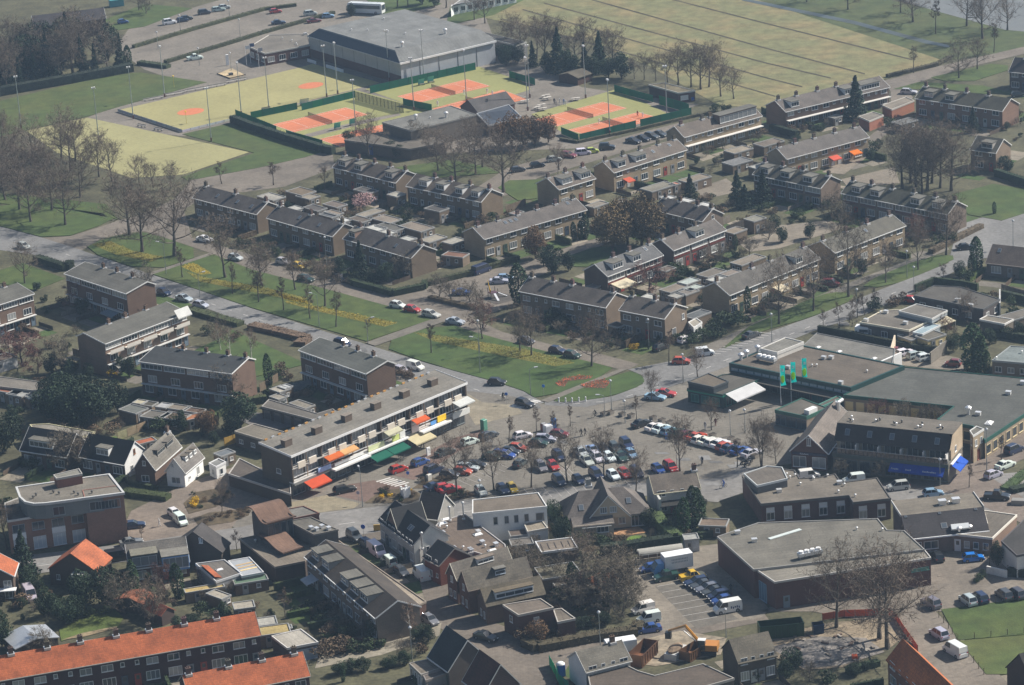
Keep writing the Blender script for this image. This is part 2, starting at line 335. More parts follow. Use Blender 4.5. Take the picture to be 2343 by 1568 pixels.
class Flat:
 def __init__(s, name, label, cat, pts, z, wall=BRN, roof=(.2,.19,.18), trim=(.3,.3,.29), zb=-.2, wmat='brick', th=.3, over=.08, group=None, auto=False, land=None, rmat='bitumen', world=None, ins=0):
  w_ = [P(x, y, z) for x, y in pts] if world is None else [Vector((x, y, z)) for x, y in world]; c = sum(w_, Vector())/len(w_)
  e = max(range(len(w_)), key=lambda i: (w_[i]-w_[i-1]).length); s.ang = math.atan2(w_[e].y-w_[e-1].y, w_[e].x-w_[e-1].x)
  FOOT.append([(q.x, q.y) for q in w_])
  s.o = thing(name, label, cat, (c.x, c.y, 0), s.ang, group, auto, land); ca, sa = math.cos(-s.ang), math.sin(-s.ang)
  loc = ccw([((q.x-c.x)*ca-(q.y-c.y)*sa, (q.x-c.x)*sa+(q.y-c.y)*ca) for q in w_]); s.p = loc; s.z = z
  wp = offset(loc, -ins) if ins else loc; s.wp = wp
  s.wall = build(MB().prism(wp, zb, z-.02, cap=False), 'wall', wmat, s.o, wall)
  s.roof = build(MB().add([(x, y, z-.03) for x, y in loc], [tuple(range(len(loc)))]), 'roof', rmat, s.o, roof)
  if ins: build(MB().add([(x, y, z-th) for x, y in loc], [tuple(range(len(loc)))[::-1]]), 'soffit', 'paint', s.o, trim)
  s.trim = build(ring(loc, -.1, over, z-th, z+.12), 'roof_edge', 'paint', s.o, trim)
 def edge(s, i): return Vector(s.wp[i]), Vector(s.wp[(i+1) % len(s.wp)])
 def facing(s, i):
  a, b = s.edge(i); d = b-a; m = (a+b)/2; n = Vector((d.y, -d.x)).normalized()
  g = Vector((n.x*math.cos(s.ang)-n.y*math.sin(s.ang), n.x*math.sin(s.ang)+n.y*math.cos(s.ang)))
  t = -Vector((s.o.location.x, s.o.location.y)); return g.dot(t.normalized())
 def win(s, i, t, z, w, h, mull=2, frame=WHITE, pane=None, kind='window', color=(.2,.2,.2)):
  a, b = s.edge(i); d = b-a; q = a+d*t; n = Vector((d.y, -d.x)).normalized()*.004; rz = math.atan2(d.y, d.x)
  if kind == 'door': return door(s.o, q.x+n.x, q.y+n.y, z, rz, w, h, color)
  return window(s.o, q.x+n.x, q.y+n.y, z, rz, w, h, mull, frame, pane)
 def row(s, z, w, h, gap=1.2, mull=2, frame=WHITE, pane=None, minf=.15, skip=0):     # windows along every wall that faces the camera
  for i in range(len(s.wp)):
   if s.facing(i) < minf: continue
   a, b = s.edge(i); L = (b-a).length; k = int((L-.6)//(w+gap))
   for j in range(k):
    if skip and random.random() < skip: continue
    s.win(i, (j+.5)/k, z, w, h, mull, frame, pane)
 def vents(s, n, color=(.75,.75,.74)):
  for _ in range(n):
   for _t in range(20):
    i = random.randrange(len(s.p)); j = random.randrange(len(s.p)); k = random.randrange(len(s.p)); a, b = random.random(), random.random()
    if a+b > 1: a, b = 1-a, 1-b
    q = Vector(s.p[i])*(1-a-b)*.9+Vector(s.p[j])*a*.9+Vector(s.p[k])*b*.9
    if inside(q, s.p): break
   vent(s.roof, q.x, q.y, s.z-.03, random.choice((0, 1, 1)), color)
def inside(q, p):
 c = False; n = len(p)
 for i in range(n):
  a = p[i]; b = p[i-1]
  if (a[1] > q[1]) != (b[1] > q[1]) and q[0] < (b[0]-a[0])*(q[1]-a[1])/(b[1]-a[1])+a[0]: c = not c
 return c
def vent(par, x, y, z, kind=1, color=(.7,.7,.7), s=1.0):
 key = ('vent', kind)
 if key not in PROTO:
  m = MB()
  if kind == 0: m.box(-.45, .45, -.35, .35, 0, .55); m.box(-.5, .5, -.4, .4, .56, .64)
  elif kind == 1: m.lathe([(.13, 0), (.13, .35), (.24, .36), (.24, .5), (.05, .6)], 8)
  elif kind == 2: m.box(-.6, .6, -.9, .9, 0, .16); m.add([(-.55,-.85,.165),(.55,-.85,.165),(.55,.85,.165),(-.55,.85,.165),(0,-.5,.42),(0,.5,.42)], [(0,1,4),(1,2,5,4),(2,3,5),(3,0,4,5)])
  elif kind == 3: m.lathe([(.3, 0), (.3, .9), (.6, 1.0), (.6, 1.35), (.2, 1.6)], 10)
  PROTO[key] = m.mesh('roof_vent', ['metal' if kind != 2 else 'paint'])
 o = obj('roof_vent' if kind != 2 else 'roof_light', PROTO[key], par, color, (x, y, z)); o.scale = (s, s, s); return o
def shed(x, y, w, d, ang, h=2.4, roof=(.2,.19,.18), wall=BRN, trim=(.3,.3,.29), desc='small flat-roofed garden shed', name='garden_shed', cat='shed', wmat='brick', doorc=(.3,.3,.3), rmat='bitumen', world=None):
 h = h*.87 if h < 2.9 else h; c = P(x, y, h) if world is None else world; a = rad(ang)
 f = Flat(name, desc, cat, None, h, wall, roof, trim, wmat=wmat, th=.18, auto=True, rmat=rmat, world=[(c.x+u*w/2*math.cos(a)-q*d/2*math.sin(a), c.y+u*w/2*math.sin(a)+q*d/2*math.cos(a)) for u, q in ((-1,-1),(1,-1),(1,1),(-1,1))], group='sheds and garages')
 k = max(range(4), key=f.facing); f.win(k, .3, 0, .9, min(2.0, h-.35), kind='door', color=doorc)
 if max(w, d) > 2.6: f.win(k, .7, .9, .8, .8, 1)
 return f
# ---------------------------------------------------------------- vegetation prototypes
def rv():
 while True:
  q = Vector((random.uniform(-1,1), random.uniform(-1,1), random.uniform(-1,1)))
  if .05 < q.length < 1: return q.normalized()
def blade(m, p, d, l, w):
 s_ = d.cross(rv())
 if s_.length < 1e-3: return
 s_ = s_.normalized()*w*.5; q = p+d*l; m.add([p-s_, p+s_, q], [(0,1,2)])
def leafq(m, p, s, nrm=None, mi=0):
 a = rv() if nrm is None else (nrm*.7+rv()).normalized(); t = a.orthogonal().normalized(); b = a.cross(t)
 ang = random.random()*6.28; t, b = t*math.cos(ang)+b*math.sin(ang), b*math.cos(ang)-t*math.sin(ang)
 k = s*random.uniform(.6, 1.2); m.add([p-t*k, p-b*k*.6, p+t*k, p+b*k*.6], [(0,1,2,3)], mi)
def bare(seed, H, R, trunk, tr, nl, form='round', tw=1.0, lean=.0):
 st = random.getstate(); random.seed(seed); T = MB(); C = MB()
 p = Vector((0,0,-.1)); pts = [p]; k = 6
 for i in range(k): p = p+Vector((random.uniform(-.12,.12), random.uniform(-.12,.12), H*.8/k)); pts.append(p)
 for i in range(k): T.tube(pts[i], pts[i+1], tr*(1-i/k*.85)*(1.25 if i == 0 else 1), tr*(1-(i+1)/k*.85), 7, cap=False)
 def onstem(z):
  f = max(0, min(.999, z/(H*.8)))*k; i = int(f); return pts[i].lerp(pts[i+1], f-i), tr*(1-f/k*.85)
 for j in range(nl):
  u = j/nl; z = H*(trunk+(.78-trunk)*u); b, br = onstem(z); az = j*2.4+random.uniform(-.4,.4)
  if form == 'round': up = .2+u*1.3; ln = R*(1.12-.35*abs(u-.3))
  elif form == 'fan': up = .75+u*.8; ln = R*1.3*(1-.25*u)
  else: up = .9+u*.9; ln = R*(1.15-.6*u)
  d = Vector((math.cos(az), math.sin(az), up)).normalized(); q = b; segs = 4; lp = [q]
  for s_ in range(segs): d = (d+Vector((0,0,.07))+rv()*.2).normalized(); q = q+d*ln/segs; lp.append(q)
  r0 = br*.5
  for s_ in range(segs): T.tube(lp[s_], lp[s_+1], r0*(1-s_/segs*.8), r0*(1-(s_+1)/segs*.8), 5, cap=False)
  for s2 in range(11):
   f = random.uniform(.25, 1)*segs; i = min(segs-1, int(f)); a = lp[i].lerp(lp[i+1], f-i)
   d2 = (d*.6+rv()*.8+Vector((0,0,.25))).normalized(); l2 = ln*random.uniform(.28, .5); a2 = a+d2*l2*.5; a3 = a2+(d2+rv()*.35).normalized()*l2*.5
   C.tube(a, a2, r0*.28, r0*.18, 3, cap=False); C.tube(a2, a3, r0*.18, r0*.06, 3, cap=False)
   for s3 in range(9):
    bb = a.lerp(a2, random.random()) if random.random() < .4 else a2.lerp(a3, random.random()); d3 = (d2*.5+rv()*.9+Vector((0,0,.2))).normalized(); l3 = l2*random.uniform(.3, .55)
    blade(C, bb, d3, l3, .06*tw)
    for s4 in range(3): blade(C, bb+d3*l3*random.uniform(.2,.9), (d3+rv()*.9).normalized(), l3*random.uniform(.4,.8), .042*tw)
 random.setstate(st); return T.mesh('trunk', ['bark']), C.mesh('crown', ['bark'])
def leafy(seed, H, R, n, ls, form='round', trunk=.12, tr=.15, clumps=14):
 st = random.getstate(); random.seed(seed); T = MB(); T.tube((0,0,-.1), (0,0,H*.75), tr, tr*.35, 6); C = MB(); cl = []
 if form in ('round', 'shrub'):
  for i in range(clumps):
   v_ = rv(); z = H*(trunk+1)/2+v_.z*H*(1-trunk)/2*.62; k = .62
   cl.append((Vector((v_.x*R*k, v_.y*R*k, z)), R*random.uniform(.38, .6), H*(1-trunk)/2*random.uniform(.35, .55)))
   if form == 'round' and i < 6: T.tube((0,0,H*trunk), cl[-1][0], tr*.45, tr*.12, 4, cap=False)
  for i in range(n):
   c, a, b = random.choice(cl); v_ = rv(); k = random.uniform(.72, 1.05); q = c+Vector((v_.x*a*k, v_.y*a*k, v_.z*b*k))
   if q.z > .05: leafq(C, q, ls, v_)
 elif form == 'cone':
  for i in range(n):
   u = random.random()**1.5; z = H*(trunk+(1-trunk)*u); lay = .78+.22*math.sin(u*34+random.uniform(-.5,.5)); r_ = R*(1-u)*lay*random.uniform(.55, 1.05)+.05; az = random.random()*6.283
   v_ = Vector((math.cos(az), math.sin(az), .35)); leafq(C, Vector((math.cos(az)*r_, math.sin(az)*r_, z-.12*r_)), ls, v_)
  for i in range(60):
   z = H*random.uniform(trunk, .9); az = random.random()*6.283; r_ = R*(1-(z/H-trunk)/(1-trunk))*.8; T.tube((0,0,z), (math.cos(az)*r_, math.sin(az)*r_, z-.1*r_), .04, .01, 3, cap=False)
 elif form == 'column':
  for i in range(n):
   u = random.random(); z = H*(.02+.98*u); r_ = R*math.sin(math.pi*min(1, .28+.72*u)**1.6)**.6*random.uniform(.75, 1.05) if u < .97 else R*.2; az = random.random()*6.283
   leafq(C, Vector((math.cos(az)*r_, math.sin(az)*r_, z)), ls, Vector((math.cos(az), math.sin(az), .3)))
 random.setstate(st); return T.mesh('trunk', ['bark']), C.mesh('crown', ['leaf'])
BARKC = (.095, .08, .066); TWIG = (.165, .128, .096); EVER = (.022, .04, .018); CYP = (.025, .055, .018)
VEG = {
'big':    [lambda s: bare(s, 11, 5.2, .2, .28, 14, 'round', .9), 4, 11.0, BARKC, TWIG, 'large bare tree', 'tree'],
'fan':    [lambda s: bare(s, 9, 3.9, .25, .22, 11, 'fan', .9), 3, 9.0, BARKC, TWIG, 'bare tree with upswept branches', 'tree'],
'young':  [lambda s: bare(s, 7, 1.1, .35, .11, 10, 'up', .7), 3, 7.0, BARKC, (.12,.085,.06), 'slender young bare tree', 'tree'],
'sapling':[lambda s: bare(s, 5, 1.3, .3, .08, 7, 'up', .6), 2, 5.0, BARKC, (.12,.085,.06), 'small thin sapling', 'tree'],
'birch':  [lambda s: bare(s, 8, 2.2, .25, .13, 9, 'up', .7), 2, 8.0, (.55,.52,.47), (.2,.14,.1), 'white-stemmed birch', 'tree'],
'dense':  [lambda s: leafy(s, 9, 4.0, 9000, .19, 'round', .12, .3, 30), 2, 9.0, BARKC, (.15,.105,.05), 'round brown-budded tree', 'tree'],
'rusty':  [lambda s: leafy(s, 8, 2.8, 5200, .18, 'round', .1, .2, 20), 2, 8.0, BARKC, (.17,.1,.05), 'rusty brown leafed tree', 'tree'],
'ever':   [lambda s: leafy(s, 7, 2.6, 3000, .2, 'round', .06, .2, 16), 3, 7.0, BARKC, EVER, 'dark evergreen tree', 'tree'],
'fir':    [lambda s: leafy(s, 9, 2.4, 3000, .2, 'cone', .06, .16), 2, 9.0, BARKC, (.02,.042,.022), 'dark green fir', 'tree'],
'cypress':[lambda s: leafy(s, 6, .95, 1500, .16, 'column'), 2, 6.0, BARKC, CYP, 'columnar cypress', 'tree'],
'shrub':  [lambda s: leafy(s, 1.8, 1.3, 700, .13, 'shrub', 0, .06, 8), 3, 1.8, BARKC, (.035,.055,.02), 'green garden shrub', 'shrub'],
'brush':  [lambda s: leafy(s, 1.7, 1.4, 700, .12, 'shrub', 0, .06, 8), 3, 1.7, BARKC, (.13,.09,.055), 'brown leafless-looking shrub', 'shrub'],
'forsy':  [lambda s: leafy(s, 1.6, 1.2, 600, .12, 'shrub', 0, .06, 7), 1, 1.6, BARKC, (.62,.40,.02), 'yellow flowering forsythia', 'shrub'],
'pink':   [lambda s: leafy(s, 3.2, 2.6, 1500, .15, 'shrub', .1, .1, 12), 1, 3.2, BARKC, (.62,.42,.40), 'pink blossoming tree', 'tree'],
'plum':   [lambda s: bare(s, 5, 2.6, .15, .16, 9, 'round', 1.2), 2, 5.0, (.08,.05,.045), (.15,.075,.06), 'reddish bare ornamental tree', 'tree'],
'bush':   [lambda s: bare(s, 4, 2.2, .05, .12, 10, 'fan', .85), 2, 4.0, BARKC, (.15,.125,.092), 'bare twiggy bush', 'shrub'],
}
VNAME = dict(big='bare_tree', fan='bare_tree', young='young_tree', sapling='sapling', birch='birch_tree', dense='budding_tree', rusty='brown_tree', ever='evergreen_tree', fir='fir_tree', cypress='cypress_tree', shrub='green_shrub', brush='brown_shrub', forsy='forsythia_shrub', pink='blossom_tree', plum='ornamental_tree', bush='bare_bush')
def veg(kind, x, y, h=None, where=None, world=None, wide=1.0, col=None, label=None):
 fn, nv, H, tc, cc, desc, cat = VEG[kind]; i = random.randrange(nv); key = ('veg', kind, i)
 if key not in PROTO: PROTO[key] = fn(11+i*17+len(kind))
 p = P(x, y, 0) if world is None else world; s_ = (h or H)/H*random.uniform(.95, 1.05)
 o = thing(VNAME[kind], label or (desc+(' '+where if where else '')), cat, (p.x, p.y, 0), random.random()*6.28, 'trees and shrubs', auto=where is None and label is None)
 o.scale = (s_*wide*random.uniform(.88,1.12), s_*wide*random.uniform(.88,1.12), s_); o.rotation_euler[0] = random.uniform(-.05,.05); o.rotation_euler[1] = random.uniform(-.05,.05); t, c = PROTO[key]; j = random.uniform(.85, 1.12)
 obj('trunk' if cat == 'tree' else 'stem', t, o, tc); obj('crown' if cat == 'tree' else 'foliage', c, o, tuple(q*j for q in (col or cc))); return o
def hedge(pts, w, h, color=(.035,.055,.02), label='clipped dark green hedge', auto=True, name='hedge', leafs=26, z0=0, group='hedges', cat='hedge'):
 W = [P(*q) for q in pts]; c = sum(W, Vector())/len(W); m = MB()
 for a, b in zip(W, W[1:]):
  d = (b-a); d.z = 0; L = d.length; d.normalize(); n = Vector((-d.y, d.x, 0)); a0 = a-c; b0 = b-c
  q = [a0-n*w*.42, b0-n*w*.42, b0+n*w*.42, a0+n*w*.42]; m.prism([(k.x, k.y) for k in ccw_v(q)], z0, z0+h*.93)
  for i in range(int(L*leafs*(w+2*h)/4)):
   t = random.uniform(-.01, 1.01); s_ = random.uniform(-1, 1); pz = random.uniform(0, 1); k = (w+2*h)*random.random()
   if k < w: off, z, nn = s_*w*.5, h*random.uniform(.92, 1.06), Vector((0,0,1))
   else: sg = 1 if k < w+h else -1; off, z, nn = sg*w*.5*random.uniform(.9, 1.1), h*pz, n*sg
   leafq(m, a0+(b0-a0)*t+n*off+Vector((0,0,z0+z)), .15, nn)
 o = build(m, name, 'leaf', None, color, (c.x, c.y, 0)); tag(o, label, cat, group, auto); return o
def ccw_v(q):
 a = sum(q[i].x*q[(i+1) % len(q)].y-q[(i+1) % len(q)].x*q[i].y for i in range(len(q))); return q if a > 0 else q[::-1]
def scatter(name, pts, n, size, color, label, zb=.12, hh=.3, tall=.3):
 W = [P(*q) for q in pts]; c = sum(W, Vector())/len(W); p = [(q.x-c.x, q.y-c.y) for q in W]; m = MB(); structure(sheet('flower_bed', pts, zb+.03, 'grass', (color[0]*.5,color[1]*.52+.02,.025))) if name == 'daffodils' else None; xs = [q[0] for q in p]; ys = [q[1] for q in p]; k = 0
 while k < n:
  q = (random.uniform(min(xs), max(xs)), random.uniform(min(ys), max(ys)))
  if inside(q, p): leafq(m, Vector((q[0], q[1], zb+random.uniform(.05, hh))), size, Vector((0,0,1))); k += 1
 o = build(m, name, 'leaf', None, color, (c.x, c.y, 0)); o['kind'] = 'stuff'; o['label'] = label; o['category'] = 'flowers'; return o
# ---------------------------------------------------------------- vehicles (x forwards)
def wheel_meshes(r=.31):
 key = ('wheel', r)
 if key not in PROTO:
  t = MB().tube((0,-.1,0), (0,.1,0), r, r, 12); h = MB().tube((0,-.112,0), (0,.112,0), r*.58, r*.58, 8)
  PROTO[key] = (t.mesh('tyre', ['rubber']), h.mesh('hub', ['metal']))
 return PROTO[key]
def car_parts(kind):
 spec = {  # length, half width, bonnet z, belt z, roof z, [x of windscreen base, roof front, roof rear, rear base], rear deck z
 'hatch': (3.9, .82, .86, .93, 1.45, (.85, .2, -1.35, -1.8), .95), 'small': (3.5, .78, .86, .94, 1.47, (.85, .25, -1.2, -1.62), .96), 'sedan': (4.5, .87, .84, .92, 1.41, (.8, .05, -1.05, -1.6), .98),
 'estate': (4.5, .87, .86, .93, 1.46, (.8, .05, -1.75, -2.1), .95), 'mpv': (4.2, .87, .95, 1.0, 1.66, (1.15, .5, -1.6, -1.95), 1.0), 'suv': (4.3, .9, 1.05, 1.1, 1.8, (.7, .35, -1.75, -2.05), 1.1),
 'minivan': (4.1, .84, .95, 1.0, 1.78, (1.1, .6, -1.9, -1.98), 1.0), 'van': (4.9, .95, 1.1, 1.2, 2.1, (1.75, 1.1, -2.3, -2.4), 1.2), 'minibus': (5.0, .95, 1.1, 1.15, 2.0, (1.9, 1.3, -2.35, -2.42), 1.15), 'pickup': (4.8, .9, 1.0, 1.08, 1.75, (.9, .45, -.55, -.75), 1.0)}[kind]
 Ln, W, zb, zl, zr, (x0, x1, x2, x3), zd = spec; hx = Ln/2; body = MB(); g = MB()
 st = [(-hx, .35, zd*.72, W*.86), (-hx+.12, .22, zd, W*.96), (x3, .2, zl, W), (x0, .2, zl, W), (hx-.35, .2, zb*.9, W*.97), (hx-.06, .25, zb*.72, W*.9), (hx, .35, zb*.55, W*.8)]
 vs = []
 for x, a, b, w_ in st: vs += [(x,-w_,a),(x,w_,a),(x,w_,(a+b)*.5+.05),(x,w_*.93,b),(x,-w_*.93,b),(x,-w_,(a+b)*.5+.05)]
 fs = []
 for i in range(len(st)-1):
  for k in range(6): fs.append((i*6+k, i*6+(k+1) % 6, (i+1)*6+(k+1) % 6, (i+1)*6+k))
 fs += [tuple(range(6))[::-1], tuple(range((len(st)-1)*6, len(st)*6))]; body.add(vs, fs)
 wt, wb = W*.72 if kind not in ('van','minibus','minivan') else W*.86, W*.9
 A = [(x0,-wb,zl),(x0,wb,zl),(x3,wb,zl),(x3,-wb,zl)]; B = [(x1,-wt,zr),(x1,wt,zr),(x2,wt,zr),(x2,-wt,zr)]
 body.add([(x1+.03,-wt-.02,zr-.02),(x1+.03,wt+.02,zr-.02),(x2-.03,wt+.02,zr-.02),(x2-.03,-wt-.02,zr-.02),(x1-.1,-wt+.1,zr+.05),(x1-.1,wt-.1,zr+.05),(x2+.1,wt-.1,zr+.05),(x2+.1,-wt+.1,zr+.05)], [(4,5,6,7),(0,1,5,4),(1,2,6,5),(2,3,7,6),(3,0,4,7)])
 if kind in ('van', 'minivan'):
  xs = x1-.95; f = (x1-xs)/(x1-x2); body.add([(xs,-wb-.01,zl-.02),(x3-.01,-wb-.01,zl-.02),(x2-.01,-wt-.01,zr),(xs,-wt-.01,zr)], [(0,1,2,3)]); body.add([(xs,wb+.01,zl-.02),(x3-.01,wb+.01,zl-.02),(x2-.01,wt+.01,zr),(xs,wt+.01,zr)], [(3,2,1,0)])
  if kind == 'van': body.add([(x3-.012,-wb,zl),(x3-.012,wb,zl),(x2-.012,wt,zr),(x2-.012,-wt,zr)], [(3,2,1,0)])
 for a_, b_ in ((.32, 0),):       # pillars
  for y in (-1, 1):
   xm = (x1+x2)/2+.1; body.add([(xm-.05,y*(wb+.012),zl),(xm+.05,y*(wb+.012),zl),(xm+.05,y*(wt+.012),zr),(xm-.05,y*(wt+.012),zr)], [(0,1,2,3) if y < 0 else (3,2,1,0)])
   for (p_, q_) in ((A[0 if y < 0 else 1], B[0 if y < 0 else 1]), (A[3 if y < 0 else 2], B[3 if y < 0 else 2])): body.tube(p_, q_, .045, .045, 4)
 g.add(A+B, [(0,1,5,4),(1,2,6,5),(2,3,7,6),(3,0,4,7)])
 if kind == 'pickup': body.box(-hx+.1, -.8, -W*.95, -W*.85, zd*.9, zd+.12); body.box(-hx+.1, -.8, W*.85, W*.95, zd*.9, zd+.12)
 wr = .31 if Ln < 4.6 else .34; ty, hb = wheel_meshes(wr); ps = [('body', body.mesh('body', ['carpaint']), 'paint', None, 0, []), ('windows', g.mesh('windows', ['glass']), (.02,.025,.03), None, 0, [])]
 for x in (-hx*.62, hx*.64):
  for y in (-W+.06, W-.06): ps.append(('wheel', ty, (.015,.015,.016), (x, y, wr), 0, [('hub', hb, (.35,.35,.36), None, 0)]))
 hl = MB().box(-.05, .05, -.17, .17, -.07, .07).mesh('headlight', ['lampglass']); tl = MB().box(-.04, .04, -.1, .1, -.14, .14).mesh('tail_light', ['lampglass'])
 for y in (-1, 1): ps.append(('headlight', hl, (.8,.8,.78), (hx-.05, y*W*.6, zb*.68), 0, [])); ps.append(('tail_light', tl, (.4,.01,.01), (-hx+.06, y*W*.76, zd*.78), 0, []))
 return ps
CARC = {'white': (.72,.72,.715), 'silver': (.42,.44,.46), 'grey': (.16,.17,.18), 'dark grey': (.06,.065,.07), 'black': (.018,.019,.022), 'dark blue': (.018,.03,.075), 'blue': (.025,.07,.25), 'bright blue': (.01,.17,.62), 'light blue': (.22,.34,.5), 'red': (.4,.03,.025), 'orange red': (.45,.07,.03), 'dark red': (.16,.02,.025), 'yellow': (.7,.42,.03), 'green': (.03,.14,.06), 'dark green': (.015,.05,.035), 'lime': (.5,.55,.08), 'brown': (.1,.06,.04), 'beige': (.5,.45,.35)}
KW = {'hatch': 'hatchback', 'small': 'small city car', 'sedan': 'saloon car', 'estate': 'estate car', 'mpv': 'people carrier', 'suv': 'off-road car', 'minivan': 'small delivery van', 'van': 'van', 'minibus': 'minibus', 'pickup': 'pickup'}
def car(x, y, ang, color, kind='hatch', where=None, moving=False):
 p = P(x, y, .65); pl = proto_parts(('car', kind), lambda: car_parts(kind))
 nm = {'van': 'delivery_van', 'minivan': 'delivery_van', 'minibus': 'minibus', 'pickup': 'pickup_truck'}.get(kind, 'parked_car')
 o = thing(nm, f'{color} {KW[kind]}'+(' '+where if where else ''), 'van' if kind in ('van','minivan') else ('minibus' if kind == 'minibus' else 'car'), (p.x, p.y, .04), rad(ang+random.uniform(-2.5, 2.5)), 'cars and vans', auto=where is None)
 place(pl, o, tuple(c*random.uniform(.9, 1.08) for c in CARC[color])); return o
def cars(lst, where=None):
 for q in lst: car(q[0], q[1], q[2], q[3], q[4] if len(q) > 4 else 'hatch', where)
# ---------------------------------------------------------------- street furniture
def lamp(x, y, h=8, arm=1.2, ang=0, where=None):
 key = ('lamp', h, arm)
 if key not in PROTO:
  m = MB(); m.tube((0,0,-.1), (0,0,h*.3), .1, .09, 7); m.tube((0,0,h*.3), (0,0,h), .06, .05, 6)
  if arm: m.tube((0,0,h-.02), (arm*.6,0,h+.25), .04, .04, 5); m.tube((arm*.6,0,h+.25), (arm,0,h+.28), .04, .04, 5)
  hd = MB()
  if arm: hd.box(arm-.15, arm+.65, -.15, .15, h+.2, h+.36)
  else: hd.lathe([(.08, h), (.28, h+.15), (.32, h+.35), (.12, h+.55)], 8)
  PROTO[key] = (m.mesh('pole', ['metal']), hd.mesh('lamp_head', ['lampglass']))
 p = P(x, y, 0); o = thing('street_lamp', ('tall grey street lamp with a side arm' if arm else 'short post lamp with round head')+(' '+where if where else ''), 'street lamp', (p.x, p.y, 0), rad(ang), 'street lamps', auto=where is None)
 obj('pole', PROTO[key][0], o, (.3,.33,.34)); obj('lamp_head', PROTO[key][1], o, (.5,.51,.52)); return o
def mast(x, y, h=14.5, where='beside the sports pitches'):
 key = ('mast', h)
 if key not in PROTO:
  m = MB().tube((0,0,-.1), (0,0,h*.5), .16, .12, 7); m.tube((0,0,h*.5), (0,0,h), .12, .08, 7)
  hd = MB().box(-.6, .6, -.05, .05, h-.05, h+.05);
  for s_ in (-.5, .15): hd.box(s_, s_+.4, -.35, .15, h+.06, h+.4)
  fb = MB().box(-.2, .2, -.2, .2, 0, 1.1)
  PROTO[key] = (m.mesh('pole', ['metal']), hd.mesh('floodlight', ['paint']), fb.mesh('switch_box', ['paint']))
 p = P(x, y, 0); o = thing('floodlight_mast', 'tall grey floodlight mast '+where, 'floodlight', (p.x, p.y, 0), random.choice((0.3, 1.9, 3.4)), 'floodlight masts')
 obj('pole', PROTO[key][0], o, (.36,.42,.46)); obj('floodlight', PROTO[key][1], o, (.75,.75,.75)); obj('switch_box', PROTO[key][2], o, (.2,.09,.07)); return o
def skin(edges, verts, radii, sub=1):
 me = bpy.data.meshes.new('skeleton'); me.from_pydata(verts, edges, []); o = bpy.data.objects.new('skeleton', me); COL.objects.link(o)
 mod = o.modifiers.new('s', 'SKIN'); me.skin_vertices.new() if not me.skin_vertices else None
 for i, r in enumerate(radii): sv_ = me.skin_vertices[0].data[i]; sv_.radius = (r, r); sv_.use_root = i == 0
 m2 = o.modifiers.new('u', 'SUBSURF'); m2.levels = sub
 dg = bpy.context.evaluated_depsgraph_get(); ev = bpy.data.meshes.new_from_object(o.evaluated_get(dg)); bpy.data.objects.remove(o); return ev
def person_mesh(pose):
 st = {'stand': 0, 'walk': 1, 'ride': 2}[pose]
 if st == 2: hipz = .95; kn = [(.38,.12,.72),(.3,-.12,.55)]; ft = [(.15,.12,.32),(.22,-.12,.16)]; sh = (.18,0,1.42); hd = (.26,0,1.72); hands = [(.62,.22,1.05),(.62,-.22,1.05)]; el = [(.42,.27,1.15),(.42,-.27,1.15)]; nk = (.22,0,1.52)
 else:
  a = .22*st; hipz = .9; kn = [(a*.8,.1,.48),(-a*.3,-.1,.48)]; ft = [(a,.1,.05),(-a*1.3,-.1,.08)]; sh = (0,0,1.42); hd = (.02,0,1.68); hands = [(-a,.3,.82),(a*1.1,-.3,.82)]; el = [(-a*.5,.27,1.12),(a*.4,-.27,1.12)]; nk = (0,0,1.5)
 V_ = [(0 if st < 2 else 0,0,hipz), (sh[0]*.5,0,hipz+.25), sh, nk, hd]; E_ = [(0,1),(1,2),(2,3),(3,4)]; R_ = [.15,.15,.16,.06,.11]
 for k, y in ((0,1),(1,-1)):
  b = len(V_); V_ += [(0,.09*y,hipz-.08), kn[k], ft[k], (ft[k][0]+.16,ft[k][1],max(.04, ft[k][2]-.02))]; E_ += [(0,b),(b,b+1),(b+1,b+2),(b+2,b+3)]; R_ += [.1,.075,.05,.045]
  b = len(V_); V_ += [(sh[0],.19*y,1.4), el[k], hands[k], (hands[k][0]+.05,hands[k][1],hands[k][2]-.07)]; E_ += [(2,b),(b,b+1),(b+1,b+2),(b+2,b+3)]; R_ += [.075,.05,.04,.035]
 me = skin(E_, V_, R_); me.name = 'body'
 for q in ('fabric', 'rubber', 'skin', 'bark'): me.materials.append(MAT[q])
 for f in me.polygons:
  c = f.center; f.material_index = 2 if (c.z > 1.52 and c.x > hd[0]-.03 and c.z < 1.74) or any((c-Vector(h_)).length < .09 for h_ in hands) else (3 if c.z > 1.56 else (1 if c.z < hipz else 0))
 return me
def person(x, y, ang, jacket, desc, pose='walk', where=None):
 key = ('person', pose)
 if key not in PROTO: PROTO[key] = person_mesh(pose)
 p = P(x, y, 0); o = obj('person', PROTO[key], None, jacket, (p.x, p.y, .05), rad(ang)); tag(o, desc+(' '+where if where else ''), 'person', 'people about the square', auto=where is None); return o
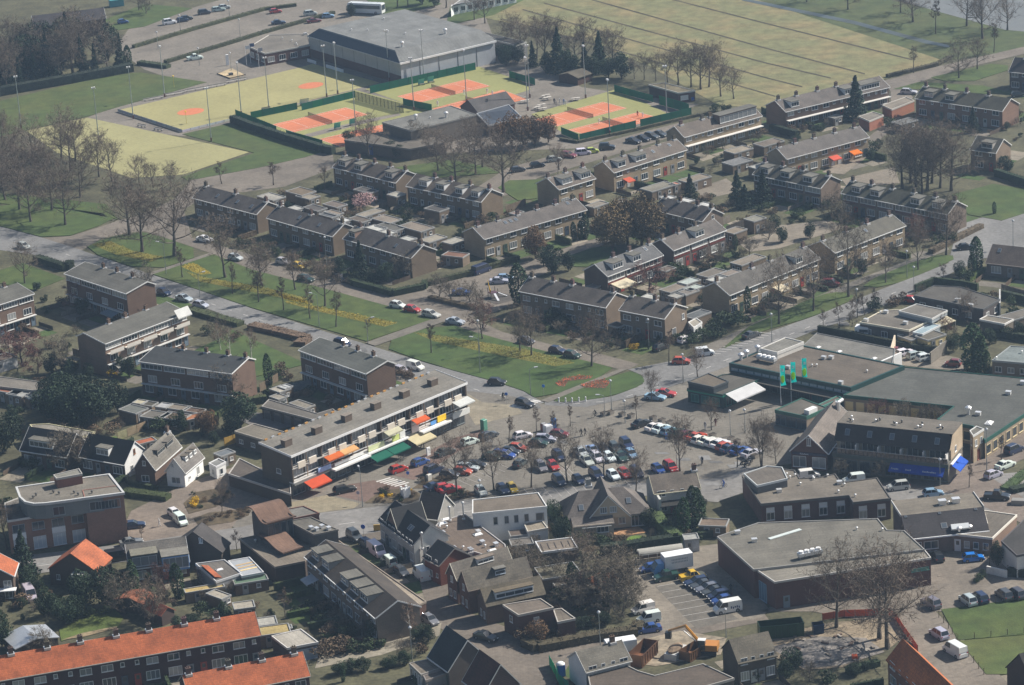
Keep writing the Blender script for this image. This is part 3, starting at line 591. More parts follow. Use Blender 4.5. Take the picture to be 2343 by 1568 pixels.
def bicycle(x, y, ang, color=(.03,.03,.03), where=None, world=None, z=.05):
 key = ('bike',)
 if key not in PROTO:
  f = MB()
  for a, b in (((-.5,0,.34),(-.12,0,.3)),((-.12,0,.3),(-.2,0,.85)),((-.2,0,.8),(.38,0,.82)),((-.12,0,.3),(.36,0,.7)),((.34,0,.95),(.55,0,.34)),((-.5,0,.34),(-.2,0,.75)),((.3,-.28,1.02),(.3,.28,1.02)),((-.2,0,.85),(-.22,0,.95)),((-.75,0,.72),(-.2,0,.72))): f.tube(a, b, .025, .025, 4)
  s_ = MB().box(-.38, -.1, -.08, .08, .95, 1.02); w_ = MB()
  n = 12
  for i in range(n):
   t0, t1 = 6.283*i/n, 6.283*(i+1)/n; w_.tube((math.cos(t0)*.33,0,math.sin(t0)*.33),(math.cos(t1)*.33,0,math.sin(t1)*.33), .025, .025, 4, cap=False);
   if i % 2 == 0: w_.tube((0,0,0),(math.cos(t0)*.33,0,math.sin(t0)*.33), .006, .006, 3, cap=False)
  PROTO[key] = (f.mesh('frame', ['carpaint']), s_.mesh('saddle', ['rubber']), w_.mesh('wheel', ['rubber']))
 p = P(x, y, 0) if world is None else world; o = thing('bicycle', 'dark bicycle'+(' '+where if where else ''), 'bicycle', (p.x, p.y, z), rad(ang), 'bicycles', auto=where is None)
 f, s_, w_ = PROTO[key]; obj('frame', f, o, color); obj('saddle', s_, o, (.02,.02,.02)); obj('wheel', w_, o, (.02,.02,.02), (-.5,0,.345)); obj('wheel', w_, o, (.02,.02,.02), (.55,0,.345)); return o
def cyclist(x, y, ang, jacket, desc, where):
 p = P(x, y, 0); a = rad(ang); bicycle(x, y, ang, where='ridden by the '+desc.split(' ', 1)[1]+' '+where, world=p); key = ('person', 'ride')
 if key not in PROTO: PROTO[key] = person_mesh('ride')
 o = obj('person', PROTO[key], None, jacket, (p.x-.22*math.cos(a), p.y-.22*math.sin(a), .05), a); tag(o, desc+' '+where, 'person', 'people about the square')
def box_thing(name, label, cat, x, y, w, d, h, ang, color, mat='paint', auto=False, group=None, z=.04, lid=None):
 p = P(x, y, h/2); o = thing(name, label, cat, (p.x, p.y, z), rad(ang), group, auto)
 m = MB(); b = min(.06, w*.1, d*.1); m.add([(-w/2,-d/2,0),(w/2,-d/2,0),(w/2,d/2,0),(-w/2,d/2,0),(-w/2,-d/2,h-b),(w/2,-d/2,h-b),(w/2,d/2,h-b),(-w/2,d/2,h-b),(-w/2+b,-d/2+b,h),(w/2-b,-d/2+b,h),(w/2-b,d/2-b,h),(-w/2+b,d/2-b,h)], [(0,1,5,4),(1,2,6,5),(2,3,7,6),(3,0,4,7),(4,5,9,8),(5,6,10,9),(6,7,11,10),(7,4,8,11),(8,9,10,11)])
 build(m, 'body', mat, o, color)
 if lid: build(MB().box(-w/2+.08, w/2-.08, -d/2+.08, d/2-.08, h+.004, h+.1), 'lid', mat, o, lid)
 return o
def text(par, s, x, y, z, rz, size, color, tilt=90, align='CENTER'):
 c = bpy.data.curves.new('lettering', 'FONT'); c.body = s; c.size = size; c.align_x = align; c.extrude = .01; c.materials.append(MAT['paint'])
 q = bpy.data.objects.new('lettering', c); COL.objects.link(q); me = bpy.data.meshes.new_from_object(q.evaluated_get(bpy.context.evaluated_depsgraph_get())); bpy.data.objects.remove(q)
 o = bpy.data.objects.new('lettering', me); COL.objects.link(o); o.parent = par; o.location = (x, y, z); o.rotation_euler = (rad(tilt), 0, rz); o.color = (*color, 1); return o
def fence(pts, h, color, label, name='fence', post=2.5, panel=True, auto=True, mat='wood', net=False, z=0):
 W = [P(*q) for q in pts]; c = W[0]; o = thing(name, label, 'fence', (c.x, c.y, z), 0, 'fences', auto)
 for a, b in zip(W, W[1:]):
  a = a-c; b = b-c; d = b-a; L = d.length; n = max(1, int(L/post)); rz = math.atan2(d.y, d.x)
  for i in range(n+1):
   q = a+d*(i/n); key = ('post', h)
   if key not in PROTO: PROTO[key] = MB().box(-.05, .05, -.05, .05, -.05, h+.08).mesh('post', ['paint'])
   obj('post', PROTO[key], o, tuple(k*.6 for k in color), (q.x, q.y, 0), rz)
   if i < n and panel:
    w_ = L/n-.12; key = ('panel', round(w_, 2), h, mat)
    if key not in PROTO: PROTO[key] = MB().box(-w_/2, w_/2, -.02, .02, .08, h).mesh('panel', [mat])
    q = a+d*((i+.5)/n); obj('panel', PROTO[key], o, tuple(k*random.uniform(.9,1.1) for k in color), (q.x, q.y, 0), rz)
 return o
def wall_line(pts, h, color, label, w=.22, mat='brick', name='garden_wall'):
 W = [P(*q) for q in pts]; c = W[0]; m = MB()
 for a, b in zip(W, W[1:]):
  d = (b-a).normalized(); n = Vector((-d.y, d.x, 0))*w/2; q = [a-c-n, b-c-n, b-c+n, a-c+n]; m.prism([(k.x, k.y) for k in ccw_v(q)], -.1, h)
 o = build(m, name, mat, None, color, (c.x, c.y, 0)); tag(o, label, 'wall', 'garden walls', True); return o
HAZE = 0.00014
# ================================================================ the ground
PAV = (.20, .182, .163); BRICKP = (.205, .178, .157); ASPH = (.175, .17, .165); GRS = (.051, .076, .018); LGT = (.30, .27, .225)
g = build(MB().add([(-1500,-300,0),(1500,-300,0),(1500,2600,0),(-1500,2600,0)], [(0,1,2,3)]), 'ground', 'soil', None, (.074,.07,.038), (0,0,0)); structure(g)
SV()
# --- sports park and surroundings
structure(sheet('sports_park_paving', [(60,330),(270,240),(420,190),(330,160),(262,110),(300,60),(640,-40),(1080,-40),(1130,90),(1330,200),(1600,240),(1330,340),(1030,350),(880,350),(600,290),(590,300),(415,312),(200,290)], .03, 'paver', (.23,.205,.185)))
sheet('grass', [(-120,250),(0,232),(257,172),(321,167),(473,189),(270,246),(200,267),(0,313),(-120,340)], .10, 'grass', (.06,.08,.022), .1)
sheet('practice_pitch', [(60,300),(200,270),(570,349),(420,400),(300,408),(130,350)], .05, 'turf', (.28,.262,.125))
sheet('korfball_pitch', [(270,253),(415,302),(812,205),(868,190),(716,147),(675,158)], .05, 'turf', (.29,.265,.12))
sheet('grass', [(417,308),(540,280),(760,342),(700,360),(590,385),(430,414),(415,406),(582,351)], .10, 'grass', (.052,.075,.02), .1)
sheet('meadow', [(1100,40),(1200,-10),(1330,-80),(1700,-60),(2165,135),(2050,175),(1740,250),(1640,240),(1480,150),(1330,90)], .06, 'grass', (.165,.152,.078))
sheet('grass', [(1660,-60),(1760,-60),(2342,70),(2450,80),(2450,110),(2342,115),(2160,140),(1700,-10)], .08, 'grass', (.06,.075,.028))
sheet('grass', [(1020,60),(1030,15),(1160,-20),(1200,0),(1130,35)], .10, 'grass', (.05,.075,.02), .1)
sheet('grass', [(230,50),(330,10),(440,20),(330,62),(270,70)], .10, 'grass', (.05,.075,.02), .1)
sheet('grass', [(820,-20),(950,-20),(1010,10),(880,45)], .10, 'grass', (.05,.075,.02), .1)
S(0,3)
sheet('canal_water', [(950,-60),(2400,-60),(2400,300),(2240,272),(2080,258),(1500,100)], .10, 'water', (.16,.16,.15))
sheet('ditch_water', [(-150,-10),(-150,8),(800,210),(1400,372),(1610,408),(1610,388),(1400,340),(800,180),(0,15)], .10, 'water', (.07,.08,.075))
sheet('street', [(1050,690),(1500,570),(2240,400),(2400,360),(2400,420),(2240,462),(1700,590),(1230,740),(1300,830),(1120,1100),(940,1260),(920,1170),(1110,1010),(1110,780)], .09, 'paver', BRICKP)
sheet('grass', [(1450,660),(1960,545),(2105,560),(2100,600),(1820,690),(1560,690)], .12, 'grass', GRS, .1)
sheet('grass', [(1130,760),(1350,700),(1900,730),(2130,790),(1900,800),(1350,760)], .12, 'grass', GRS, .1)
S(0,2)
for q in (((1440,0),(2240,205),(3470,510)), ((750,0),(2240,415),(3070,630)), ((350,30),(2240,540),(2780,665)), ((170,85),(2240,665),(2540,740)), ((0,165),(1000,440),(2240,800),(2310,820))):
 o_ = [(x, y-5) for x, y in q]+[(x, y+5) for x, y in q[::-1]]; sheet('furrow', o_, .09, 'soil', (.055,.045,.025))
# --- tennis
SV()
for q in ([(560,272),(812,207),(905,232),(1010,262),(960,300),(745,336)], [(835,205),(1085,150),(1190,185),(1215,205),(1050,260),(960,250)], [(1215,262),(1410,205),(1530,262),(1310,318)]):
 sheet('tennis_surround', q, .06, 'turf', (.235,.235,.09))
S(0,1)
def court(c, net=True):
 w_ = [P(*q) for q in c]; o = sheet('tennis_court', c, .08, 'turf', (.5,.165,.08)); u = (w_[3]-w_[0]); v_ = (w_[1]-w_[0])
 for a, b, s_ in ((0,0,u),(0,1,u)):
  pass
 cc = sum(w_, Vector())/4; L, Wd = u.length, v_.length; ang = math.atan2(u.y, u.x); m = MB(); t = .035
 def ln(x0, y0, x1, y1): m.add([(x0-t,y0-t,0),(x1+t,y0-t,0),(x1+t,y1+t,0),(x0-t,y1+t,0)], [(0,1,2,3)])
 hx, hy = L/2-.1, Wd/2-.1
 for y in (-hy, hy): ln(-hx, y, hx, y)
 for x in (-hx, hx): ln(x, -hy+.15, x, hy-.15)
 for y in (-hy*.75, hy*.75): ln(-hx+.15, y, hx-.15, y)
 for x in (-hx*.54, hx*.54): ln(x, -hy*.75+.15, x, hy*.75-.15)
 k = build(m, 'court_lines', 'paint', o, (.8,.78,.72), (cc.x-o.location.x, cc.y-o.location.y, .015), ang)
 n = thing('tennis_net', 'dark tennis net between posts across a red court', 'net', (cc.x, cc.y, .09), ang, 'tennis nets')
 build(MB().box(-.015, .015, -hy-.6, hy+.6, .0, .95), 'mesh', 'netting', n, (.1,.06,.05)); build(MB().box(-.03, .03, -hy-.6, hy+.6, .955, 1.02), 'tape', 'fabric', n, (.5,.4,.36))
 for s_ in (-1, 1): build(MB().tube((0,s_*(hy+.65),-.05), (0,s_*(hy+.65),1.05), .05, .05, 6), 'post', 'metal', n, (.1,.12,.1))
court([(175,1060),(365,1125),(990,975),(800,915)]); court([(1235,820),(1415,875),(2025,735),(1830,675)])
court([(570,1185),(760,1250),(1385,1100),(1195,1040)]); court([(1530,925),(1720,985),(2330,845),(2130,765)])
S(0,2)
court([(260,1020),(465,1075),(1055,920),(850,868)]); court([(555,1105),(745,1160),(1345,1005),(1150,955)])
SV()
for x, y, rx, ry in ((436,256.5,31,7.5), (711,196.6,29,7)):
 sheet('penalty_spot', [(x+rx*math.cos(i*.314), y+ry*math.sin(i*.314)-rx*.12*math.cos(i*.314)) for i in range(20)], .07, 'turf', (.5,.165,.08))
# --- roads
sheet('main_road', [(-90,497),(0,519),(95,544),(186,573),(335,625),(480,673),(575,706),(830,786),(990,836),(1120,868),(1180,887),(1210,903),(1245,922),(1200,935),(1085,925),(1066,895),(960,868),(860,840),(704,779),(562,743),(483,710),(345,668),(162,606),(73,583),(0,573),(-90,560)], .05, 'asphalt', ASPH)
sheet('east_road', [(1246,915),(1300,921),(1400,908),(1470,880),(1470,860),(1436,846),(1530,828),(1560,820),(1680,790),(1737,768),(1860,725),(2023,660),(2169,603),(2180,560),(2195,515),(2250,497),(2342,488),(2400,478),(2400,570),(2250,592),(2180,624),(2091,670),(1980,719),(1856,760),(1673,836),(1578,871),(1478,904),(1340,932),(1246,928)], .07, 'asphalt', ASPH)
sheet('service_street', [(94,545),(162,541),(232,519),(270,505),(330,490),(400,455),(440,410),(600,370),(760,345),(765,385),(650,428),(560,440),(480,445),(420,480),(440,545),(575,583),(700,625),(810,655),(896,676),(974,654),(1175,605),(1240,590),(1310,562),(1370,545),(1400,552),(1330,582),(1220,640),(1180,665),(1185,690),(1120,720),(1080,728),(1149,760),(1284,795),(1365,808),(1462,834),(1436,846),(1419,846),(1357,830),(1265,809),(1100,765),(1017,738),(980,727),(896,703),(769,668),(575,617),(483,580),(332,530),(297,533),(232,546),(186,574)], .04, 'paver', BRICKP)
sheet('parking_street', [(1075,440),(1160,385),(1290,350),(1480,300),(1560,280),(1580,300),(1440,345),(1330,378),(1230,408),(1180,440),(1120,460)], .04, 'paver', BRICKP)
sheet('footpath', [(1595,800),(1737,735),(1961,640),(2164,565),(2172,572),(1975,648),(1740,750),(1620,812)], .09, 'paver', PAV)
sheet('square_paving', [(1066,895),(1160,905),(1240,925),(1350,930),(1480,905),(1580,870),(1690,830),(1900,900),(1960,960),(1830,1060),(1700,1075),(1690,1135),(1480,1125),(1270,1155),(860,1170),(560,1235),(500,1170),(660,1140)], .06, 'paver', (.215,.197,.178))
sheet('south_road', [(-60,1285),(0,1278),(290,1245),(560,1205),(640,1185),(860,1160),(1120,1140),(1280,1118),(1480,1105),(1640,1095),(1700,1065),(1900,1120),(2342,1080),(2400,1100),(2342,1180),(2000,1140),(1720,1120),(1640,1150),(1480,1135),(1280,1160),(1130,1190),(880,1215),(700,1245),(560,1255),(290,1285),(0,1325),(-60,1335)], .07, 'asphalt', (.19,.18,.17))
sheet('side_street', [(740,1235),(880,1205),(960,1290),(1050,1325),(1020,1365),(1080,1405),(1170,1440),(1280,1480),(1480,1440),(1740,1395),(1760,1420),(1480,1475),(1310,1510),(1270,1568),(1290,1620),(1050,1620),(1095,1490),(985,1425),(960,1330),(830,1240)], .05, 'paver', (.19,.162,.142))
sheet('footpath', [(720,1530),(730,1500),(850,1480),(985,1440),(1010,1425),(1005,1455),(870,1500)], .06, 'paver', LGT)
sheet('yard', [(1330,1330),(1480,1265),(1640,1245),(1760,1395),(1740,1415),(1480,1450),(1465,1380)], .06, 'paver', (.25,.22,.19))
sheet('yard', [(2080,1240),(2342,1220),(2420,1380),(2342,1385),(2140,1400),(2310,1568),(2380,1640),(2180,1640),(2030,1430),(1860,1400),(1740,1400),(1760,1390),(2130,1330)], .06, 'paver', (.23,.20,.175))
sheet('right_street', [(2010,1110),(2200,1060),(2342,960),(2420,920),(2420,1010),(2342,1050),(2260,1090),(2342,1140),(2420,1180),(2342,1200),(2180,1130)], .075, 'paver', (.22,.18,.16))
sheet('paved_forecourt', [(300,1170),(420,1110),(560,1060),(700,1100),(660,1140),(560,1170),(520,1220),(290,1245),(285,1200)], .065, 'paver', (.23,.19,.165))
# --- grass verges (raised, with a kerb edge)
sheet('grass', [(-60,480),(60,465),(160,487),(262,500),(225,518),(160,540),(95,543),(0,518),(-60,505)], .14, 'grass', GRS, .12)
sheet('grass', smooth([(186,572),(240,547),(300,535),(335,532),(478,580),(340,624)],1), .14, 'grass', GRS, .12)
sheet('grass', [(345,627),(485,582),(575,618),(769,669),(896,704),(990,731),(838,782),(575,705)], .14, 'grass', GRS, .12)
sheet('grass', smooth([(856,788),(1018,740),(1100,766),(1265,810),(1357,831),(1415,847),(1235,918),(1185,888),(990,836)],1), .14, 'grass', (.044,.074,.017), .12)
sheet('grass', smooth([(1255,918),(1432,848),(1470,860),(1475,880),(1400,908),(1300,922)],1), .14, 'grass', (.044,.074,.017), .12)
sheet('verge_path', [(335,628),(480,580),(490,583),(345,631)], .15, 'paver', PAV); sheet('verge_path', [(836,786),(992,730),(1020,736),(858,793)], .15, 'paver', PAV); sheet('verge_path', [(1236,918),(1416,846),(1436,846),(1254,922)], .15, 'paver', PAV)
S(1,3)
sheet('grass', smooth([(-60,1400),(-200,1470),(-330,1540),(-100,1340),(0,1300),(500,1070),(700,1040),(830,1090),(500,1240)],1), .14, 'grass', GRS, .12)
sheet('grass', smooth([(820,990),(1450,730),(1700,740),(1480,850),(1060,1010)],1), .14, 'grass', GRS, .12)
sheet('grass', [(1630,220),(1980,130),(2400,200),(2400,330),(2240,380),(2050,440),(1770,390)], .14, 'grass', (.05,.075,.02), .12)
S(1,0)
sheet('grass', [(-60,880),(190,800),(550,930),(300,1030),(-60,960)], .12, 'grass', GRS, .1); sheet('grass', [(-60,200),(900,300),(1000,430),(600,350),(-60,290)], .12, 'grass', GRS, .1)
sheet('grass', [(-60,320),(500,330),(870,380),(950,440),(600,400),(-60,370)], .12, 'grass', GRS, .1)
S(2,0); sheet('grass', [(1640,110),(1870,0),(1960,-70),(2600,220),(2160,330),(2060,240)], .12, 'grass', (.05,.08,.02), .1)
S(0,1); sheet('grass', [(1100,1440),(1700,1360),(2000,1420),(2100,1470),(1560,1510)], .12, 'grass', GRS, .1)
S(1,1); sheet('grass', [(2090,160),(2180,100),(2460,90),(2440,250),(2260,270)], .12, 'grass', GRS, .1)
S(1,2); sheet('grass', smooth([(500,760),(850,640),(1000,680),(900,780),(640,850)],1), .12, 'grass', (.045,.075,.02), .1)
S(3,3); sheet('grass', [(1540,930),(2240,840),(2400,830),(2400,1130),(1680,1190)], .12, 'grass', GRS, .1); sheet('grass', [(1690,1195),(2400,1135),(2400,1480),(1920,1480)], .12, 'grass', (.07,.09,.025), .1)
S(3,2); sheet('parking_bays', [(1290,735),(1560,690),(2000,1010),(1640,1090)], .068, 'paver', (.17,.155,.14)); sheet('bare_soil', [(1060,1215),(1500,1110),(1900,1170),(1850,1310),(1300,1410),(1150,1390)], .075, 'soil', (.24,.2,.145))
SV(); random.seed(77)
for i in range(46):          # repaired patches in the road surface
 x, y = random.choice(((60+i*26,568+i*8.2),(1300+i*18,925-i*5.2),(100+i*36,1296-i*4.4),(1100+i*14,1000+i*1.5))); x += random.uniform(-20,20); y += random.uniform(-9,9); a, b = random.uniform(6,22), random.uniform(2,5); k = random.choice((.7,.8,1.12,1.2))
 sheet('road_patch', [(x-a,y-b),(x+a*.6,y-b*1.2),(x+a,y+b),(x-a*.7,y+b*.9)], .0785+i*.0004, 'asphalt', tuple(c*k for c in ASPH))
# ================================================================ terraces of the middle quarter
S(1,0)
terrace('dark brick terrace with skylights at the corner of the sports road', (1630,245), (2170,385), chim=(.03,.5,.97), sky=((.3,.55),(.62,.5),(.85,.45)), land='the dark brick corner terrace by the sports road', n=4)
S(1,1)
terrace('grey-roofed brick terrace, the middle one of three behind the service street', (130,415), (685,572), ze=4.9, chim=(.03,.5,.97), sky=((.4,.6),(.72,.5)), n=4, land='the middle terrace of the service street')
terrace('brick terrace with sunlit gable beside the clipped hedge and parking bay', (775,590), (1350,757), ze=4.9, chim=(.08,.5,.97), dorm=((.1,2.2,2),), dcol=(.3,.2,.15), sky=((.7,.5),), n=4, land='the terrace beside the tall garden conifer')
terrace('terrace with separate roof dormers facing the pink blossom tree', (685,-16), (1220,118), chim=(.02,.25,.5,.75,.98), dorm=((.12,2.6,3),(.37,2.6,3),(.86,2.6,3)), dside=(.3,.28,.26), n=4, roof=BROWNROOF, land='the dormered terrace by the pink blossom tree')
terrace('terrace with four white dormers in a row and a sunlit end gable', (1310,145), (1945,280), chim=(.25,.47,.72,.97), dorm=((.2,2.8,3),(.43,2.8,3),(.68,2.4,3),(.89,2.4,3)), n=4, wall=(.2,.15,.1), roof=BROWNROOF, land='the terrace with four white dormers')
S(1,2)
terrace('long sunlit terrace with white balconies and three small roof windows', (-153,595), (717,345), d=8.6, h=2.0, n=6, wall=YEL, chim=(.05,.24,.43,.62,.8,.97), sky=((.28,.7),(.33,.7),(.38,.7),(.9,.8)), awn=(), land='the long sunlit terrace by the round brown trees', canopy=None, group='rows of terraced houses')
terrace('short terrace with two white dormers on a green lawn corner', (478,175), (790,80), d=8.6, n=2, wall=YEL, chim=(.03,.5,.97), dorm=((.3,3.2,3),(.8,3.2,4)), roof=BROWNROOF, land='the short terrace with two white dormers')
S(0,2)
terrace('terrace with one dark and one big white dormer beside parked cars', (945,1465), (1565,1270), n=4, d=7.8, wall=YEL, roof=BROWNROOF, chim=(.03,.27,.5,.75,.97), dorm=((.14,2.6,2),(.4,3.6,3)), sky=((.62,.6),(.86,.7)), awn=((.17,2.4,2.0,(.75,.16,.08)),), land='the terrace next to the tennis parking bay')
terrace('terrace with white canopies and a raised flat-roofed upper storey', (1540,1165), (2200,985), n=5, d=7.5, wall=YEL, roof=BROWNROOF, chim=(.08,.35,.45), dorm=((.72,12.5,8,1.9),), dside=(.16,.09,.07), canopy=(.7,.68,.64), land='the terrace with the raised upper storey')
S(0,3)
terrace('long red brick terrace with three white dormers beside the meadow', (222,950), (1105,740), n=6, d=9, wall=(.19,.13,.1), roof=(.115,.1,.09), chim=(.03,.2,.4,.58,.76), dorm=((.11,2.6,3),(.63,3.2,4),(.83,6.2,7)), canopy=(.68,.66,.62), land='the long terrace beside the meadow')
terrace('moss-roofed brick terrace with lit orange gable by the brick road', (1315,835), (2055,945), n=4, d=8.4, h=2.4, wall=(.23,.14,.1), roof=(.09,.085,.06), chim=(.03,.25,.5,.75), dorm=((.14,2.6,2),(.38,2.6,2)), dside=(.16,.15,.13), land='the moss-roofed terrace by the brick road')
terrace('grey-roofed terrace with two orange awnings over its ground floor', (230,1350), (930,1165), n=5, d=7.8, wall=YEL, roof=(.112,.1,.092), chim=(.03,.22,.45,.7,.94), awn=((.56,2.8,1.9,(.85,.17,.1)),(.81,2.8,1.9,(.9,.26,.02))), land='the terrace with two orange awnings')
S(1,3)
terrace('terrace with pale dormers and wide white-framed windows near tall conifers', (-60,45), (515,165), n=4, style='b', panel=(.08,.05,.06), wall=(.22,.165,.125), roof=(.085,.08,.06), chim=(.03,.3,.6,.97), dorm=((.14,2.6,3),(.45,2.8,2),(.78,2.8,3)), dside=(.32,.31,.28), land='the terrace with pale dormers')
terrace('long moss-roofed terrace beside the round green lawn', (690,205), (1590,385), n=6, style='b', panel=(.12,.06,.06), d=7.8, wall=(.2,.155,.12), roof=(.085,.085,.06), chim=(.02,.2,.4,.6,.8,.98), dorm=((.12,2.4,3),(.3,2.6,2),(.68,2.6,3),(.88,2.4,3)), dside=(.3,.29,.27), land='the moss-roofed terrace beside the round lawn')
terrace('sunlit terrace behind tall roadside trees with a moss-grey roof', (640,710), (1240,480), n=4, d=8.4, h=2.0, wall=YEL, roof=(.1,.095,.075), chim=(.03,.35,.65,.96), sky=((.55,.6),), land='the terrace behind the tall roadside trees')
terrace('long terrace with cream sunscreens beside the verge of tall trees', (-252,1070), (515,760), n=6, d=8.4, wall=YEL, roof=(.095,.088,.078), chim=(.02,.4,.6,.97), dorm=((.8,2.4,3),), awn=((.52,3.0,2.4,(.8,.72,.55),2.7),), land='the long terrace with cream sunscreens')
S(1,2)
terrace('small terrace half hidden behind the round brown trees', (1270,345), (1690,445), n=3, d=7.6, wall=(.2,.155,.12), chim=(.05,.35,.7,.97), gwin=(('R',.5,4.6,.9,1.0),), land='the half hidden terrace')
terrace('terrace with white balconies, blue windows and one white dormer', (1450,690), (1897,517), n=3, style='b', d=7.6, h=2.0, wall=(.13,.1,.085), panel=(.15,.04,.03), chim=(.03,.33,.65), dorm=((.55,3.0,3),), land='the terrace with the blue windows')
terrace('grey-roofed terrace with two white dormers and a cream canopy', (890,910), (1362,730), n=3, style='b', d=7.6, roof=(.1,.102,.107), wall=(.11,.085,.075), panel=(.16,.04,.03), chim=(.33,.62,.97), dorm=((.24,3.4,4),(.58,2.6,3)), sky=((.85,.75),), awn=((.2,5.2,3.2,(.85,.78,.6),2.9),), land='the terrace with the cream canopy')
terrace('plain brown brick terrace with chimney shadows facing the verge', (137,1035), (872,1175), ze=5.6, n=4, d=8.3, wall=(.2,.152,.11), roof=(.115,.1,.088), chim=(.03,.28,.5,.96), land='the plain brown terrace facing the verge')
terrace('pair of brick houses with a sunlit gable and white bay window', (985,1195), (1370,1270), ze=5.6, n=2, d=8.6, h=2.1, wall=(.215,.165,.12), roof=(.115,.1,.088), chim=(.05,.55,.95), gwin=(('R',.8,3.4,.9,1.3),('R',.4,.9,1.4,1.6)), land='the pair of houses at the corner')
SV()
for q in ([(1687,556),(1784,516),(1897,505),(1932,522),(1784,569),(1714,577)], [(1591,433),(1661,409),(1700,437),(1609,457)], [(1924,411),(2046,383),(2058,420),(1941,431)], [(1880,395),(1990,330),(2010,340),(1930,400)]): sheet('back_lane', q, .05, 'paver', (.26,.225,.19))
S(1,2)
# ---- three-storey blocks on the left
def block(label, A, B, land, d=9, h=1.2, wall=(.155,.1,.072), roof=(.16,.155,.14), chim=(), n=4, awn=(), ze=7.5, group='three-storey blocks', sun=False):
 a = P(A[0], A[1], ze); b = P(B[0], B[1], ze); L, ang = lframe(a, b); t = thing('apartment_block', label, 'apartment block', (a.x, a.y, 0), ang, group, land=land)
 gable_wall(t, L, d, ze, h, wall, ridge=.72); r = gable_roof(t, L, d, ze, h, roof, ridge=.72, mat='bitumen')
 for k in chim: chimney(r, k*L, d*.72, ze+h, h=.9, w=.7, color=(.12,.075,.05))
 TERR.append((t, L, d, n)); w_ = L/n
 for i in range(n):
  window(t, (i+.5)*w_, .296, ze-1.55, 0, w_*.9, 1.1, 5); window(t, (i+.5)*w_, .296, 3.1, 0, 2.2, 1.5, 3); window(t, (i+.32)*w_, .296, .8, 0, 2.0, 1.6, 2); door(t, (i+.8)*w_, .296, .1, 0, color=(.15,.2,.25))
 build(MB().box(.2, L-.2, -.4, .295, 2.55, 2.7), 'ledge', 'paint', t, (.6,.6,.58))
 for q in awn: awning(t, q[0]*L, .28, 2.5, 0, q[1], q[2], .5, q[3])
 if sun:
  awning(t, L*.93, .2, ze+1.4, 0, 4.0, 1.2, 1.6, (.8,.8,.78), 'sunscreen')
  for i in range(n): build(MB().box((i+.1)*w_,(i+.9)*w_,-.9,.29,4.95,5.1), 'balcony', 'plaster', t, (.6,.56,.5)); build(MB().box((i+.1)*w_,(i+.9)*w_,-.95,-.9,5.1,5.9), 'balcony_front', 'paint', t, (.66,.62,.56))
 return t
S(1,0)
block('three-storey dark brick block on the main road beside a clipped hedge', (543,885), (1065,1055), 'the dark brick block on the main road', d=8.4, chim=(.3,.52,.77), awn=((.78,4.5,2.6,(.3,.36,.42)),))
block('sunlit three-storey block with white sunscreen on its roof balcony', (890,1480), (1590,1215), 'the sunlit block with a white sunscreen', d=9.4, wall=(.24,.165,.12), chim=(.3,.5,.75), n=5, awn=((.12,3,2,(.7,.68,.62)),), sun=True)
block('grey-roofed three-storey block with white lower canopy by the grass patch', (-250,1225), (290,1055), 'the grey-roofed block by the grass patch', d=9, wall=(.19,.125,.09), chim=(.3,.8))
S(2,0)
block('three-storey block with black roof patches and white edge on the birch lawn', (1175,195), (1960,300), 'the block beside the birch lawn', d=9.2, chim=(.3,.55,.78,.97), roof=(.06,.065,.07))
S(2,1)
block('three-storey block with grey roof between the main road and the shop flats', (400,100), (970,300), 'the block between road and shop flats', d=8, chim=(.36,.57,.8), roof=(.14,.145,.135))
# ================================================================ more building kinds
def gableF(name, label, cat, R, Lf, ze, length, h, wall=BRN, roof=GREYROOF, land=None, wmat='brick', trim=WHITE, chim=(), group='houses', rot=0, ridge=.5, wins=(), sidew=(), rmat='tile', mossy=None):
 """gable end towards the camera: R and Lf are its right and left eave corners, the ridge runs away from there"""
 a = P(R[0], R[1], ze); b = P(Lf[0], Lf[1], ze); d, ang = lframe(a, b); ang -= math.pi/2; ang += rad(rot)
 t = thing(name, label, cat, (a.x, a.y, 0), ang, group, land=land)
 gable_wall(t, length, d, ze, h, wall, mat=wmat, ridge=ridge); r = gable_roof(t, length, d, ze, h, roof, trim=trim, ridge=ridge, mat=rmat)
 for k in chim: chimney(r, k*length, d*ridge, ze+h, color=(.12,.08,.06))
 for (u, z, w_, hh) in wins: window(t, .12-.004, d*(1-u), z, rad(-90), w_, hh, 2)
 for (u, z, w_, hh) in sidew: window(t, u*length, .296, z, 0, w_, hh, 2)
 t['_L'] = length; t['_d'] = d; return t
def local(f, pts): return [(q.x, q.y) for q in pts]
# ================================================================ sports park
S(0,1)
E1, E2, E3 = P(485,300,6.6), P(1262,530,6.6), P(2085,350,6.6); La, aa = lframe(E1, E2); Lb = (E3-E2).length
t = thing('sports_hall', 'large grey sports hall with sloping roof edge and a fascia coloured as shaded', 'sports hall', (E1.x, E1.y, 0), aa, land='the big sports hall')
build(MB().prism([(0,0),(La,0),(La,Lb),(0,Lb)], 2.6, 6.4, cap=False), 'upper_wall', 'plaster', t, (.36,.36,.355)); build(MB().prism([(.15,.15),(La-.02,.15),(La-.02,Lb-.15),(.15,Lb-.15)], -.1, 2.598, cap=False), 'brick_plinth', 'brick', t, (.12,.06,.05))
a_, b_, k_ = 4.2, 1.3, 2.7; o = .25
vs = [(-o,-o,6.4),(La+o,-o,6.4),(La+o,Lb+o,6.4),(-o,Lb+o,6.4),(a_,b_,6.4+k_),(La-a_,b_,6.4+k_),(La-a_,Lb-b_,6.4+k_),(a_,Lb-b_,6.4+k_)]
m = MB(); m.add(vs, [(1,2,6,5),(4,5,6,7),(3,0,4,7),(2,3,7,6)], 0); m.add(vs, [(0,1,5,4)], 1)
